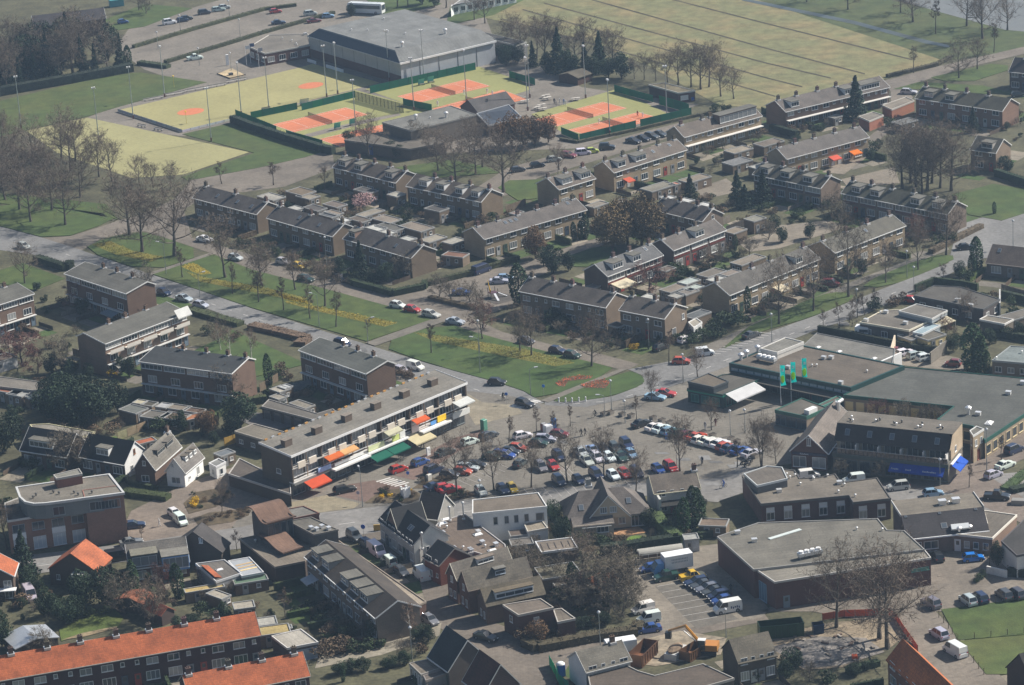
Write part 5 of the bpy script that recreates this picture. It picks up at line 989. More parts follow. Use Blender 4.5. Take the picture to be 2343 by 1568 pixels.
# kiosk with white awning
SZ(2550,1330,3.347)
f = Flat('flower_kiosk', 'dark green kiosk with raised box roof and big white awning', 'kiosk', [(168,470),(610,552),(1085,352),(700,290),(600,300)], 3.0, (.03,.06,.055), (.14,.13,.115), (.02,.06,.05), th=.55, wmat='plaster', land='the kiosk with the white awning')
Flat('kiosk_roof_box', 'flat raised box on top of the green kiosk roof', 'roof box', [(175,385),(495,455),(680,382),(430,280)], 4.3, (.05,.06,.065), (.2,.165,.13), (.07,.08,.085), zb=2.97, wmat='plaster', th=.3)
fk = sorted([i for i in range(5) if f.facing(i) > .1], key=lambda i: -(f.edge(i)[1]-f.edge(i)[0]).length); a, b = f.edge(fk[0]); d = (b-a).normalized(); L_ = (b-a).length; rz = math.atan2(d.y, d.x); nn = Vector((d.y,-d.x))
q = a+d*L_*.45+nn*.1; awning(f.o, q.x, q.y, 3.0, rz, 8.6, 3.0, .9, (.78,.78,.78))
a, b = f.edge(fk[1])
for u in (.2,.5,.8): f.win(fk[1], u, .5, 1.8, 1.6, 2, (.05,.2,.17), (.03,.12,.1))
for u in (.15,.35,.55,.75): f.win(fk[0], u, .3, 1.6, 2.0, 2, (.05,.2,.17), GLASS)
build(ring(f.p, .09, .13, 2.5, 2.8), 'green_band', 'paint', f.o, (.01,.2,.13))
# small corner shop
SZ(2700,1200,3.347)
f = Flat('corner_shop', 'small corner shop with green roof edge and beige side wall', 'shop', [(775,1178),(1170,1262),(1425,1150),(1110,1030)], 3.2, (.3,.24,.18), (.16,.145,.125), (.04,.13,.1), th=.6, land='the small corner shop')
fk = [i for i in range(4) if f.facing(i) > .1]
for i in fk:
 if f.facing(i) == max(f.facing(k) for k in fk):
  for u in (.17,.5,.83): f.win(i, u, .3, 2.4, 2.1, 2, (.1,.15,.18), (.03,.05,.07))
p = P(1225,1165,3.9); dx, dy = p.x-f.o.location.x, p.y-f.o.location.y; c_, s_ = math.cos(-f.ang), math.sin(-f.ang); build(MB().box(-1.3,1.3,-.6,.6,0,.9), 'roof_box', 'paint', f.roof, (.74,.74,.73), (dx*c_-dy*s_, dx*s_+dy*c_, 3.17))
Flat('shop_canopy', 'green-edged canopy linking corner shop and supermarket', 'canopy', [(1300,1120),(1360,1135),(1615,1025),(1560,1000)], 3.0, (.05,.06,.06), (.15,.13,.11), (.1,.25,.2), zb=2.6, th=.3)
for i, (x, y, h_) in enumerate(((848,1120,8.6),(980,1080,8.6),(1120,1032,8.6))):
 p = P(x, y, 0); t = thing('flagpole', ('first','middle','last')[i]+' teal and yellow banner flag on a tall pole, counted from the kiosk', 'flag', (p.x, p.y, .05), rad(-12+i*5), 'banner flags before the supermarket')
 build(MB().tube((0,0,0),(0,0,h_),.07,.045,8), 'pole', 'paint', t, (.72,.73,.73)); build(MB().tube((0,0,h_-.05),(1.05,0,h_-.05),.025,.025,5), 'arm', 'metal', t, (.5,.5,.5))
 m = MB(); N = 12; vs = []
 for k in range(N+1):
  u = k/N; vs += [(.08,0.0,h_-.1-4.4*u),(1.0+.2*max(0,u-.8)*5,.14*math.sin(u*7),h_-.1-4.2*u-.0)]
 fs = [(2*k,2*k+1,2*k+3,2*k+2) for k in range(N)]; m.add(vs, fs); fl = build(m, 'banner', 'fabric', t, (.0,.62,.56))
 def disc(y, s_):
  mm = MB(); mm.add([(.54+.4*math.cos(k*.524), y, h_-2.95+.85*math.sin(k*.524)) for k in range(12)], [tuple(range(12))[::s_]]); build(mm, 'yellow_disc', 'fabric', fl, (.9,.85,.02))
 disc(-.16, 1); disc(.16, -1)
 mm = MB()
 for k in range(3): mm.box(.3+.18*k,.42+.18*k,-.162,-.158,h_-1.35,h_-.75)
 build(mm, 'white_mark', 'fabric', fl, (.7,.75,.75))
# ================================================================ bank and flats with blue awnings
SZ(2900,1560,2.41)
t = gableF('bank_building', 'brick bank with pointed gable, blue fascia and long tiled roof', 'bank', (560,380), (205,352), 3.6, 19, 3.5, (.15,.08,.065), (.15,.13,.115), land='the brick bank gable', wins=((.5,4.9,.8,1.6),(.25,.5,2.6,2.2),(.75,.5,2.6,2.2)))
d_ = t['_d']; build(MB().box(-.02,.1,.5,d_-.5,3.0,3.5), 'sign_band', 'paint', t, (.03,.035,.07)); text(t, 'Rabobank', -.04, d_*.62, 3.1, rad(-90), .42, (.8,.8,.8))
m = MB(); m.lathe([(.45,0),(.45,2.0),(.5,2.05)], 10); m.tube((0,0,1.8),(1.4,-.6,2.0),.35,.35,8); build(m, 'flue_pipe', 'metal', t, (.75,.75,.75), (17,d_*.35,5.6))
A = P(600,365,3.9); B = P(1650,475,3.9); L, ang = lframe(A, B)
t = thing('balcony_flats', 'flats with steep dark roof, rear balconies and shops with blue awnings', 'apartment block', (A.x, A.y, 0), ang, land='the flats above the blue awnings')
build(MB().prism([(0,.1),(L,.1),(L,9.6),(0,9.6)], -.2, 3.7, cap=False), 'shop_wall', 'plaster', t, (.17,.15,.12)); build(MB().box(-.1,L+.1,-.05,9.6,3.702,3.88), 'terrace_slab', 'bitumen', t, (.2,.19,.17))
yb = 2.2
m = MB(); vs = []
for x in (.05, L-.05): vs += [(x,yb,3.88),(x,9.55,3.88),(x,9.55,8.55),(x,3.2,8.55),(x,yb-.9,6.0),(x,yb,6.0)]
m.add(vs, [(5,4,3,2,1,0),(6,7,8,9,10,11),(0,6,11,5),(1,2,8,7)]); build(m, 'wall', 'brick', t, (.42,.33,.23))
m = MB(); vs = []
for x in (-.1, L-.25): vs += [(x,yb-1.05,5.85),(x,3.15,8.62),(x,3.3,8.5),(x,yb-.9,5.75)]
m.add(vs, [(0,4,5,1),(3,2,6,7),(0,1,2,3),(4,7,6,5),(0,3,7,4)]); rf = build(m, 'mansard_roof', 'tile', t, (.045,.035,.032))
RF = build(MB().box(-.1,L-.02,3.16,9.6,8.56,8.72), 'roof', 'bitumen', t, (.215,.19,.165))
for k in range(5):
 xx = L*(.1+.195*k); sk = skylight(t, xx, 2.25, 7.38, math.atan2(2.77,2.0), .95, 1.3)
 window(t, xx+.1, yb-.004, 3.95, 0, 3.2, 1.85, 3, (.5,.5,.48), GLASS, 'balcony_window'); build(MB().box(xx+2.0,xx+2.2,.4,yb-.003,3.89,5.6), 'party_wall', 'plaster', t, (.55,.53,.5))
 for q in range(3): vent(RF, xx+random.uniform(-.8,.8), 4+random.uniform(0,2.5), 8.72, 1, random.choice(((.75,.75,.75),(.1,.1,.1))))
for k in range(26): build(MB().box(L*k/26+.05,L*(k+1)/26-.05,-.05,-.01,3.95,4.85), 'balustrade_panel', 'glass', t, (.09,.06,.05)) if k else None
build(MB().box(0,L,-.08,.02,4.86,4.93), 'handrail', 'paint', t, (.45,.43,.4))
build(MB().box(-.1,L+.1,-.12,.098,3.05,3.7), 'fascia', 'paint', t, (.06,.08,.07))
for k in range(9): window(t, L*(k+.5)/9, .096, .4, 0, L/9*.85, 2.3, 2, (.15,.17,.17), random.choice((GLASS,(.12,.11,.09),(.05,.05,.05))), 'shop_window')
BL = (.02,.09,.5)
for k in range(4): awning(t, L*(.565+.118*k), -.13, 3.1, 0, 2.62, 1.6, 1.0, BL)
for xm, nb in ((.565,5),(.68,4),(.86,9)):          # rows of illegible pale marks
 for k in range(nb): o = build(MB().box(-.11,.11,-.012,0,0,.3 if k % 3 else .38), 'pale_mark', 'fabric', t, (.7,.74,.82), (L*xm+(k-nb/2)*.29, -1.42, 2.28)); o.rotation_euler = (rad(-32), 0, 0)
awning(t, L+.05, 4.0, 3.3, rad(90), 5.4, 1.8, 1.1, (.02,.13,.65)); build(MB().box(L+.06,L+.5,1.2,6.8,3.32,3.5), 'awning_case', 'paint', t, (.75,.75,.75))
window(t, L-.05+.004, 5.0, 4.6, rad(90), 1.0, 1.2, 1); window(t, L+.004, 7, .4, rad(90), 1.5, 2.0, 1)
f = Flat('rear_annex', 'narrow three-window annex behind the yellow gable of the flats', 'annex', [(1880,215),(1975,155),(1910,130),(1850,170)], 5.6, (.4,.32,.22), (.2,.19,.17), (.6,.6,.58)); f.row(3.2,.8,1.3,.5,1); f.row(.2,1,2.1,.9,1,(.3,.1,.06),(.2,.06,.04))
# ================================================================ low flat offices, tiled hall, big brick hall
S(2,3)
f = Flat('office_building', 'flat-roofed brick offices with stepped roof edge and white window panels', 'office', [(-147,1165),(15,1405),(760,1332),(795,1392),(1110,1358),(995,1185),(855,1205),(690,1225),(640,1152),(505,1182),(340,1190),(295,1120),(60,1100)], 4.0, (.13,.07,.06), (.235,.205,.175), (.12,.11,.1), th=.35, land='the stepped flat-roofed offices'); f.vents(16)
for i in range(len(f.wp)):
 a, b = f.edge(i)
 if f.facing(i) > .5 and (b-a).length > 3:
  n = max(1, int((b-a).length/3.0))
  for u in range(n): f.win(i, (u+.5)/n, .7, 1.5, 1.5, 2); f.win(i, (u+.5)/n, 2.35, 1.5, .8, 1, (.7,.7,.7), (.65,.66,.66))
g = Flat('roof_storey', 'raised grey roof storey on the stepped offices', 'roof storey', [(-130,1150),(-20,1250),(235,1190),(190,1095),(60,1085)], 5.6, (.12,.12,.12), (.19,.165,.145), (.5,.52,.52), zb=3.97, wmat='plaster')
A = P(1245,1700,3.4); B = P(1945,1625,3.4); L, ang = lframe(A, B)
t = thing('tiled_hall', 'hall with steep dark tiled front slope and flat top with two vents', 'hall', (A.x, A.y, 0), ang, land='the hall with the dark tiled slope'); D1, D2, H2 = 3.6, 10.5, 6.4
build(MB().prism([(.2,.3),(L-.2,.3),(L-.2,D2),(.2,D2)], -.2, 3.3, cap=False), 'wall', 'brick', t, (.2,.14,.115))
m = MB(); vs = []
for x in (.2, L-.2): vs += [(x,.3,3.2),(x,D2,3.2),(x,D2,H2-.05),(x,D1,H2-.05)]
m.add(vs, [(3,2,1,0),(4,5,6,7)]); build(m, 'end_wall', 'brick', t, (.16,.12,.1))
m = MB(); vs = []
for x in (0, L): vs += [(x,-.1,3.35),(x,D1,H2),(x,D1,H2-.2),(x,-.1,3.15)]
m.add(vs, [(0,4,5,1),(3,2,6,7),(0,1,2,3),(4,7,6,5),(0,3,7,4)]); build(m, 'tiled_slope', 'tile', t, (.05,.045,.05))
RF = build(MB().box(0,L,D1+.002,D2+.1,H2-.2,H2), 'roof', 'bitumen', t, (.24,.21,.175)); build(MB().box(0,L,-.3,-.104,3.1,3.35), 'gutter', 'paint', t, (.75,.76,.76))
for x in (-.14, L+.004): build(MB().box(x,x+.13,D1,D2+.1,H2-.3,H2+.2), 'coping', 'paint', t, (.55,.54,.52))
vent(RF, L*.55, D1+3, H2, 0, (.78,.78,.78), 1.4); vent(RF, L*.72, D1+3.2, H2, 0, (.78,.78,.78), 1.4); vent(RF, L*.63, D1+3, H2, 1, (.78,.78,.78))
sl = math.atan2(H2-3.35, D1+.1)
for u, v_ in ((.05,.93),(.46,.93),(.9,.93)): skylight(t, u*L, D1*v_, 3.35+(H2-3.35)*v_+.02, sl, .5, .4)
skylight(t, .48*L, 1.4, 3.35+(H2-3.35)*.4, sl, 1.1, 1.1); o = build(MB().box(-1.6,1.6,-.5,.5,0,.5), 'roof_unit', 'paint', t, (.7,.72,.72), (.66*L, .9, 4.15)); o.rotation_euler = (sl, 0, 0)
for u in (.1,.3): window(t, u*L, .296, .9, 0, 2.6, 1.5, 2)
S(3,3)
f = Flat('side_office', 'flat-roofed brick side office with white door and sunlit yellow wall', 'office', [(1540,275),(1972,322),(2178,128),(1900,90),(1930,200)], 3.3, (.24,.16,.12), (.2,.175,.15), (.7,.66,.58), land='the side office with the white door')
i = [k for k in range(5) if f.facing(k) > .6][0]
for u, k in ((.12,'w'),(.32,'d'),(.5,'w'),(.68,'w'),(.87,'w')): f.win(i, u, .9 if k == 'w' else .1, 1.0, 1.3 if k == 'w' else 2.2, 1, kind='door' if k == 'd' else 'window', color=(.75,.75,.75))
for u, v_ in ((1640,250),(1690,255),(1745,240),(1780,240)):
 p = P(u,v_,3.8); dx, dy = p.x-f.o.location.x, p.y-f.o.location.y; c_, s_ = math.cos(-f.ang), math.sin(-f.ang); vent(f.roof, dx*c_-dy*s_, dx*s_+dy*c_, 3.27, 3, (.8,.8,.8), .8)
f = Flat('brick_hall', 'big red brick hall with flat grey roof beside the car yard', 'hall', [(-357,312),(-47,590),(1395,420),(1225,262),(1080,258),(1000,160),(190,188),(-10,195)], 5.4, (.115,.052,.045), (.215,.2,.175), (.3,.29,.27), th=.3, land='the big red brick hall'); f.vents(4)
cooler(425,445,20,'block of white cooling fans on the brick hall roof', 4, 5.38)
p = P(215,290,5.4); dx, dy = p.x-f.o.location.x, p.y-f.o.location.y; c_, s_ = math.cos(-f.ang), math.sin(-f.ang); k = build(MB().box(-.4,.4,-3.4,3.4,0,.12), 'roof_light', 'paint', f.roof, (.55,.6,.58), (dx*c_-dy*s_, dx*s_+dy*c_, 5.385), rad(-60)-f.ang)
f = Flat('brick_hall_bay', 'lower front bay of the red brick hall with blue gate', 'hall', [(-45,578),(130,695),(1450,490),(1397,424)], 5.1, (.13,.06,.05), (.30,.275,.24), (.5,.48,.45), th=.25)
fk = sorted([i for i in range(4) if f.facing(i) > .1], key=lambda i: (f.edge(i)[1]-f.edge(i)[0]).length); f.win(fk[-1], .07, .1, 1.0, 2.1, kind='door', color=(.2,.25,.3)); f.win(fk[-1], .93, 3.0, 3.2, .6, 1, (.1,.3,.25), (.05,.2,.16)); f.win(fk[0], .4, .1, 2.6, 3.4, 3, (.2,.3,.4), (.12,.2,.28)) if f.facing(fk[0]) > .1 else None
f = Flat('corner_house', 'white-gabled shed roof house at the yard edge', 'house', [(2050,350),(2180,470),(2420,420),(2420,200),(2240,170)], 4.2, (.62,.6,.56), (.07,.065,.065), (.1,.09,.09), wmat='plaster')
# ================================================================ lower left quarter
ORR = (.40,.11,.04)
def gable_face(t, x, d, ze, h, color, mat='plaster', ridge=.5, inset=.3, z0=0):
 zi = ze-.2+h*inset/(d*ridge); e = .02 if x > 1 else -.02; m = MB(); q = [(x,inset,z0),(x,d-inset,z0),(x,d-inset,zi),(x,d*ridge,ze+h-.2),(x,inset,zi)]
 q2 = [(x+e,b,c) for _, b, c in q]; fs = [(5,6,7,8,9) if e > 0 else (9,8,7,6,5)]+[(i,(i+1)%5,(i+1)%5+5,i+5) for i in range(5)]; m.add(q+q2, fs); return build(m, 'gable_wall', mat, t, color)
S(2,0)
t = gableF('white_cottage', 'white rendered cottage with three little dormers in its grey roof', 'house', (1570,1145), (1395,1130), 3.0, 8.4, 2.9, (.74,.74,.72), (.15,.14,.13), 'the white cottage', 'plaster', wins=((.5,.7,1.9,1.3),(.4,4.0,.5,.8)), sidew=((.25,.9,.9,.7),(.7,.5,1.1,1.6)))
for k in (.35,.58,.8): dormer(t, 8.4, t['_d'], 3.0, 2.9, k*8.4, 1.1, n=2, hgt=.9, y0=1.0, roofc=(.2,.17,.14))
f = Flat('cottage_annex', 'white flat annex behind the white cottage', 'annex', [(1770,1060),(1850,1020),(1910,1050),(1830,1090)], 2.6, (.74,.74,.72), (.3,.3,.3), (.7,.7,.7), wmat='plaster'); f.row(.6,.9,1.2,.8,1)
t = gableF('gabled_house', 'brown brick house with grey roof and two wide dormers', 'house', (1318,1120), (1128,1107), 3.2, 12.5, 3.4, (.12,.075,.055), (.15,.14,.12), 'the brown gabled house', wins=((.5,4.0,.7,1.0),(.5,.7,1.6,1.3)), chim=(.93,))
for k, w_ in ((.42,3.6),(.75,3.0)): dormer(t, 12.5, t['_d'], 3.2, 3.4, k*12.5, w_, n=3, hgt=1.0, y0=1.0, color=(.25,.24,.22), side=(.06,.06,.06), roofc=(.2,.18,.16))
t = terrace('black-roofed house with dazzling white gable and one dormer', (665,1005), (1050,1075), 3.0, 7.8, 3.6, 2, (.1,.065,.05), (.018,.018,.02), dorm=((.48,3.0,3),), land='the white-gabled black-roofed house', name='gabled_house', cat='house', group='houses')
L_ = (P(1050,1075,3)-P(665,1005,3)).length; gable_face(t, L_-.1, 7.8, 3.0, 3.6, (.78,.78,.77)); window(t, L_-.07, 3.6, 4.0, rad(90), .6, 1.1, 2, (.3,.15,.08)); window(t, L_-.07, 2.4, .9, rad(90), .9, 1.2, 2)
t = terrace('dark-roofed brown house with a long pale dormer beside bare shrubs', (165,950), (560,1010), 3.2, 8, 3.6, 2, (.11,.075,.055), (.022,.024,.03), dorm=((.42,5.6,5),), land='the dark-roofed house with a pale dormer', name='gabled_house', cat='house', group='houses')
f = Flat('workshop', 'flat beige-roofed workshop behind the dark-roofed houses', 'workshop', [(255,735),(410,727),(805,797),(655,857),(300,790)], 3.2, (.16,.1,.075), (.34,.31,.27), (.6,.55,.35), land='the beige-roofed workshop')
# modern apartment building with curved penthouse
f = Flat('modern_apartments', 'red brick apartment building, lower storeys with white panels', 'apartment building', [(40,1400),(65,1550),(730,1440),(1045,1385),(925,1230),(300,1300)], 6.6, (.27,.155,.115), (.2,.18,.16), (.55,.53,.5), land='the modern red brick apartments', th=.25)
for i in range(6):
 a, b = f.edge(i)
 if f.facing(i) > .6:
  n = max(2, int((b-a).length/3))
  for u in range(n):
   f.win(i, (u+.5)/n, 4.0, 2.3, 1.6, 2, (.3,.32,.34), (.07,.08,.1)); f.win(i, (u+.5)/n, .3, 2.4, 2.4, 3, (.62,.64,.66), (.42,.48,.54))
   if u % 2 == 0: q = a+(b-a)*((u+.5)/n); d = (b-a).normalized(); nn = Vector((d.y,-d.x))*.03; build(MB().box(-1.25,1.25,-.06,0,0,1.2), 'white_panel', 'paint', f.o, (.72,.74,.76), (q.x+nn.x, q.y+nn.y, 2.75), math.atan2(d.y,d.x))
g = Flat('penthouse_storey', 'glazed penthouse storey with beige curved roof on the modern apartments', 'penthouse', [(145,1265),(920,1155),(1040,1308),(720,1350),(600,1368),(380,1396),(290,1400),(220,1385),(175,1345)], 9.7, (.16,.17,.17), (.25,.225,.195), (.5,.5,.49), zb=6.58, wmat='plaster', th=.35, over=.3); g.row(7.0, 2.2, 1.7, .4, 2, (.3,.32,.33), GLASS, .3);
for _ in range(7): vent(g.roof, random.uniform(-5,6), random.uniform(-1.5,2), 9.67, 1, (.12,.12,.12))
Flat('stair_tower', 'red brick lift tower rising behind the penthouse roof', 'stair tower', [(455,1160),(480,1190),(695,1150),(668,1108)], 11.6, (.24,.11,.08), (.3,.29,.26), (.4,.38,.35))
Flat('brick_bay', 'red brick corner bay reaching up to the penthouse roof', 'brick bay', [(718,1352),(1045,1310),(1000,1250),(700,1290)], 9.65, (.27,.155,.115), (.27,.235,.2), (.3,.15,.11), th=.15).row(7.0,2.4,1.6,.9,2,(.2,.2,.22),GLASS,.3)
# sheds behind
for q in ((1130,600,5.0,3.6,-40,2.6,(.2,.21,.2)),(1190,540,2.6,2.2,-30,2.5,(.6,.55,.42)),(1265,555,2.8,2.4,-30,2.5,(.1,.09,.07)),(1390,570,2.6,2.6,-30,2.6,(.62,.62,.66)),(1510,585,5.0,2.6,-30,2.5,(.27,.23,.19)),(1320,650,5.2,4.0,-30,2.6,(.22,.2,.18)),(1480,660,5.6,3.6,-30,2.6,(.2,.14,.1)),(1640,665,4.6,2.6,25,2.5,(.5,.2,.09)),(1640,610,4.4,2.4,-30,2.5,(.17,.11,.08)),(1230,870,4.0,2.2,30,2.4,(.5,.15,.07)),(100,440,6,3.4,-35,2.6,(.4,.16,.1)),(160,465,4.4,3.2,-35,2.6,(.45,.45,.44)),(290,490,3.2,2.2,30,2.6,(.7,.7,.6)),(1900,970,3.4,2.6,40,2.7,(.2,.22,.25))): shed(q[0],q[1],q[2],q[3],q[4],q[5],roof=q[6],desc=('small flat-roofed shed','red-tiled low shed','white-roofed shed')[1 if q[6][0] > .35 and q[6][1] < .25 else (2 if q[6][1] > .4 else 0)])
f = Flat('garage_row', 'long row of flat grey garage roofs beside the evergreens', 'garages', [(-80,400),(-60,320),(620,405),(530,480),(380,455)], 2.7, (.2,.17,.14), (.26,.235,.21), (.3,.28,.25), land='the long grey garage row'); f.row(.1,2.0,2.0,.5,1,(.5,.5,.5),(.45,.46,.46))
shed(1,170,6.0,4.0,40,2.8,roof=(.2,.15,.12),wall=(.5,.5,.5));
fence([(1000,870),(1245,770)], 1.8, (.36,.29,.18), 'pale wooden fence by the small lawn behind the workshop', 'garden_fence', 2.0); fence([(1905,920),(2055,870)], 1.9, (.6,.35,.08), 'bright yellow-brown timber fence beside the shop yard', 'garden_fence', 1.8)
sheet('lawn', [(910,860),(960,835),(1070,840),(1000,880),(940,885)], .1, 'grass', (.1,.16,.03))
# ---- south of the road
S(3,0)
t = gableF('orange_roofed_house', 'detached house with bright orange tiled roof and dark brick gable', 'house', (828,612), (400,582), 3.2, 6.6, 3.4, (.1,.07,.05), ORR, 'the orange-roofed detached house', wins=((.2,1.2,.7,1.0),(.75,1.0,1.2,1.6)), trim=None)
build(MB().box(-1.6,.1,2.4,4.6,0,3.2), 'white_bay', 'plaster', t, (.62,.62,.6))
t = gableF('orange_roofed_house', 'orange-roofed house with white balcony at the street end', 'house', (120,645), (-200,665), 4.6, 6, 2.2, (.1,.07,.055), ORR, None, wins=((.8,2.6,1.4,1.2),(.8,.4,1.4,1.8)))
build(MB().box(-1.4,.1,-.2,7.5,2.3,2.45), 'balcony', 'paint', t, (.7,.7,.7))
t = terrace('small house with a grey flat dormer and a light blue dormer box', (1095,590), (1605,520), 3.0, 8.4, 3.2, 2, (.12,.06,.05), (.15,.14,.125), land='the house with the light blue dormer box', name='gabled_house', cat='house', group='houses')
L_ = (P(1605,520,3)-P(1095,590,3)).length; dormer(t, L_, 8.4, 3, 3.2, L_*.27, 4.6, color=(.5,.52,.52), side=(.06,.08,.09), hgt=2.0, y0=.2, n=3, roofc=(.26,.245,.2)); dormer(t, L_, 8.4, 3, 3.2, L_*.77, 4.8, color=(.6,.62,.65), side=(.2,.4,.72), hgt=2.3, y0=-.9, n=4, roofc=(.28,.265,.24))
t = gableF('gabled_house', 'house with a plain dark brick gable and one small window', 'house', (1885,445), (1420,420), 3.0, 4.5, 3.8, (.075,.06,.05), (.05,.045,.045), 'the dark brick gable', wins=((.62,4.6,.7,1.1),), trim=None)
f = Flat('rear_extension', 'grey flat-roofed extension with orange tile strip', 'extension', [(1660,540),(1900,508),(2042,622),(1832,692)], 2.9, (.3,.3,.3), (.2,.18,.165), (.55,.55,.55), wmat='plaster'); vent(f.roof, 0, 0, 2.87, 2, (.72,.72,.72), .7)
o = build(MB().box(-3.2,3.2,-.7,.7,0,.12), 'tile_strip', 'tile', f.o, ORR, (f.p[1][0]*.0-0.2, max(q[1] for q in f.p)-.9, 3.0)); o.rotation_euler = (rad(18), 0, 0)
f = Flat('sheet_roof_shed', 'white and yellow corrugated sheet roof shed beside the dark annex', 'shed', [(1935,518),(2112,486),(2232,612),(2050,646)], 2.8, (.25,.24,.22), (.66,.66,.64), (.6,.6,.6), rmat='metal')
for k in range(3): build(MB().box(-1.4+1.3*k,-.9+1.3*k,-1.9,1.4,2.78,2.82), 'clear_sheet', 'paint', f.roof, (.5,.36,.2) if k else (.7,.55,.3))
shed(2120,672,6.0,2.6,14,2.4,roof=(.17,.27,.19),wall=(.15,.1,.07),desc='pale green sheet-roofed lean-to'); shed(1730,745,7.0,1.9,14,2.3,roof=(.62,.47,.2),wall=(.2,.17,.13),desc='yellow corrugated garden canopy'); shed(1850,800,4.2,2.2,-45,2.3,roof=(.5,.45,.38)); shed(2065,890,3.6,3.0,10,2.4,roof=(.52,.47,.4),desc='pale square garden shed')
gableF('garden_barn', 'low garden barn with white sheet roof and bright ridge', 'barn', (505,1160), (105,1232), 2.2, 6.5, .9, (.1,.08,.06), (.58,.6,.62), 'the white-roofed garden barn', rmat='metal', trim=None, wmat='wood', rot=12)
gableF('garden_shed', 'red-tiled garden shed between the lawn and bare trees', 'shed', (1225,895), (1050,800), 2.1, 4.2, 1.0, (.07,.06,.05), (.33,.12,.06), trim=None, rot=20, wmat='wood'); gableF('garden_shed', 'red-brown tiled garden shed with a white verge', 'shed', (1490,930), (1330,960), 2.1, 5.5, 1.2, (.1,.07,.06), (.3,.1,.06), trim=None, rot=25)
sheet('lawn', [(500,1100),(700,1000),(960,920),(1050,1000),(1000,1080),(700,1140),(520,1200)], .1, 'grass', (.085,.11,.025)); sheet('garden_path', [(520,1190),(700,1130),(1000,1070),(980,1090),(720,1160)], .12, 'soil', (.22,.17,.1))
for x, y, w_, d_ in ((220,1310,5,2.4),(800,1210,5,2.6),(1390,1110,4.4,2.4),(1010,1180,7,2.2),(1730,1065,3,2)): shed(x, y, w_, d_, 10, 2.4, roof=(.33,.31,.25),wall=(.12,.09,.07),desc='grey flat shed behind the long orange roof')
# orange terraces
t = terrace('long red brick terrace under a bright orange tiled roof', (-330,1588), (2210,1145), 5.4, 8, 2.7, 9, (.075,.038,.035), ORR, chim=(.06,.18,.3,.41,.53,.64,.76,.87), trim=(.35,.32,.28), land='the long orange-roofed terrace')
S(3,1)
t = terrace('shorter orange-roofed terrace in front of the long orange-roofed one', (-520,1694), (500,1490), 5.4, 8, 2.7, 4, (.08,.04,.035), ORR, chim=(.05,.38,.66,.93), trim=(.35,.32,.28), land='the shorter orange-roofed terrace')
f = Flat('double_garage', 'flat white-roofed double garage with blue doors', 'garage', [(175,1155),(305,1255),(565,1205),(420,1095)], 2.8, (.1,.08,.07), (.55,.51,.46), (.6,.58,.55), land='the white-roofed double garage'); i = max(range(4), key=f.facing); f.win(i,.27,.1,2.4,2.0,1,(.3,.35,.42),(.25,.32,.4)); f.win(i,.73,.1,2.4,2.0,1,(.3,.35,.42),(.25,.32,.4))
shed(190,1100,5.4,3.6,10,2.6,roof=(.58,.45,.2),desc='yellow-roofed garage'); shed(110,1030,4.2,3.4,10,2.6,roof=(.5,.48,.44),desc='pale-roofed garage'); shed(285,1080,2.4,1.6,10,2.4,roof=(.65,.63,.58))
# ================================================================ lower middle: modern hall with waving roofs, row, cafe
SZ(900,1850,4.48)
f = Flat('modern_clinic', 'low dark wing with brown flat roof below the waving roofs', 'clinic wing', [(30,850),(632,1325),(1130,1225),(1285,1000),(850,640),(300,790)], 3.4, (.07,.05,.042), (.27,.23,.19), (.2,.17,.14), th=.25, land='the dark clinic wing'); vent(f.roof, f.p[0][0]*.6, f.p[0][1]*.6, 3.37, 1, (.7,.7,.7))
f = Flat('modern_clinic', 'grey brick block with walled roof terrace and white roof units', 'clinic block', [(858,548),(1290,778),(1692,692),(1240,482)], 6.0, (.135,.12,.105), (.19,.175,.155), (.2,.18,.155), th=.2)
for x, y in ((1,-1),(2.2,-.6),(1.8,.8),(3.4,1.2)): vent(f.roof, x, y, 5.97, 0, (.8,.8,.8), .9)
Flat('modern_clinic', 'lower red brick block with pale grey roof towards the road', 'clinic block', [(800,470),(800,352),(1110,295),(1372,412),(855,522)], 5.0, (.17,.07,.055), (.25,.235,.22), (.2,.1,.08), th=.3)
def wavy(label, c, z, zb, wall, land=None, amp=.45):
 q = [P(x,y,z) for x, y in c]; o_ = q[0]; L, ang = lframe(q[0], q[1]); D = (q[3]-q[0]).length; t = thing('waving_roof_hall', label, 'clinic hall', (o_.x, o_.y, 0), ang, land=land); N = 14; m = MB(); vs = []
 for k in range(N+1):
  u = k/N; x = -.5+(L+1.0)*u; zz = z+amp*math.sin(u*2*math.pi)*1.0+.9*(.5-u)
  vs += [(x,-.5,zz),(x,D+.5,zz),(x,-.5,zz-.25),(x,D+.5,zz-.25)]
 fs = []
 for k in range(N): a = 4*k; fs += [(a,a+4,a+5,a+1),(a+2,a+3,a+7,a+6),(a,a+2,a+6,a+4),(a+1,a+5,a+7,a+3)]
 fs += [(0,1,3,2),(4*N,4*N+2,4*N+3,4*N+1)]; m.add(vs, fs); build(m, 'roof', 'bitumen', t, (.25,.15,.11)); build(MB().prism([(0,0),(L,0),(L,D),(0,D)], zb, z-.5, cap=False), 'wall', 'brick', t, wall)
 k = int(D/1.3)
 for i in range(k): window(t, L+.004, D*(i+.5)/k, zb+.5, rad(90), 1.1, z-zb-1.6, 1, (.12,.14,.15), GLASS)
 return t
wavy('tall clinic hall with waving copper-brown roof and glazed side', [(225,340),(480,525),(890,405),(590,190)], 8.3, -.2, (.11,.09,.08), 'the tall waving copper-brown roof'); wavy('low clerestory with waving copper-brown roof on the clinic wing', [(400,800),(775,1015),(1025,932),(700,740)], 4.7, 3.38, (.1,.1,.1), None, .25)
S(3,1)
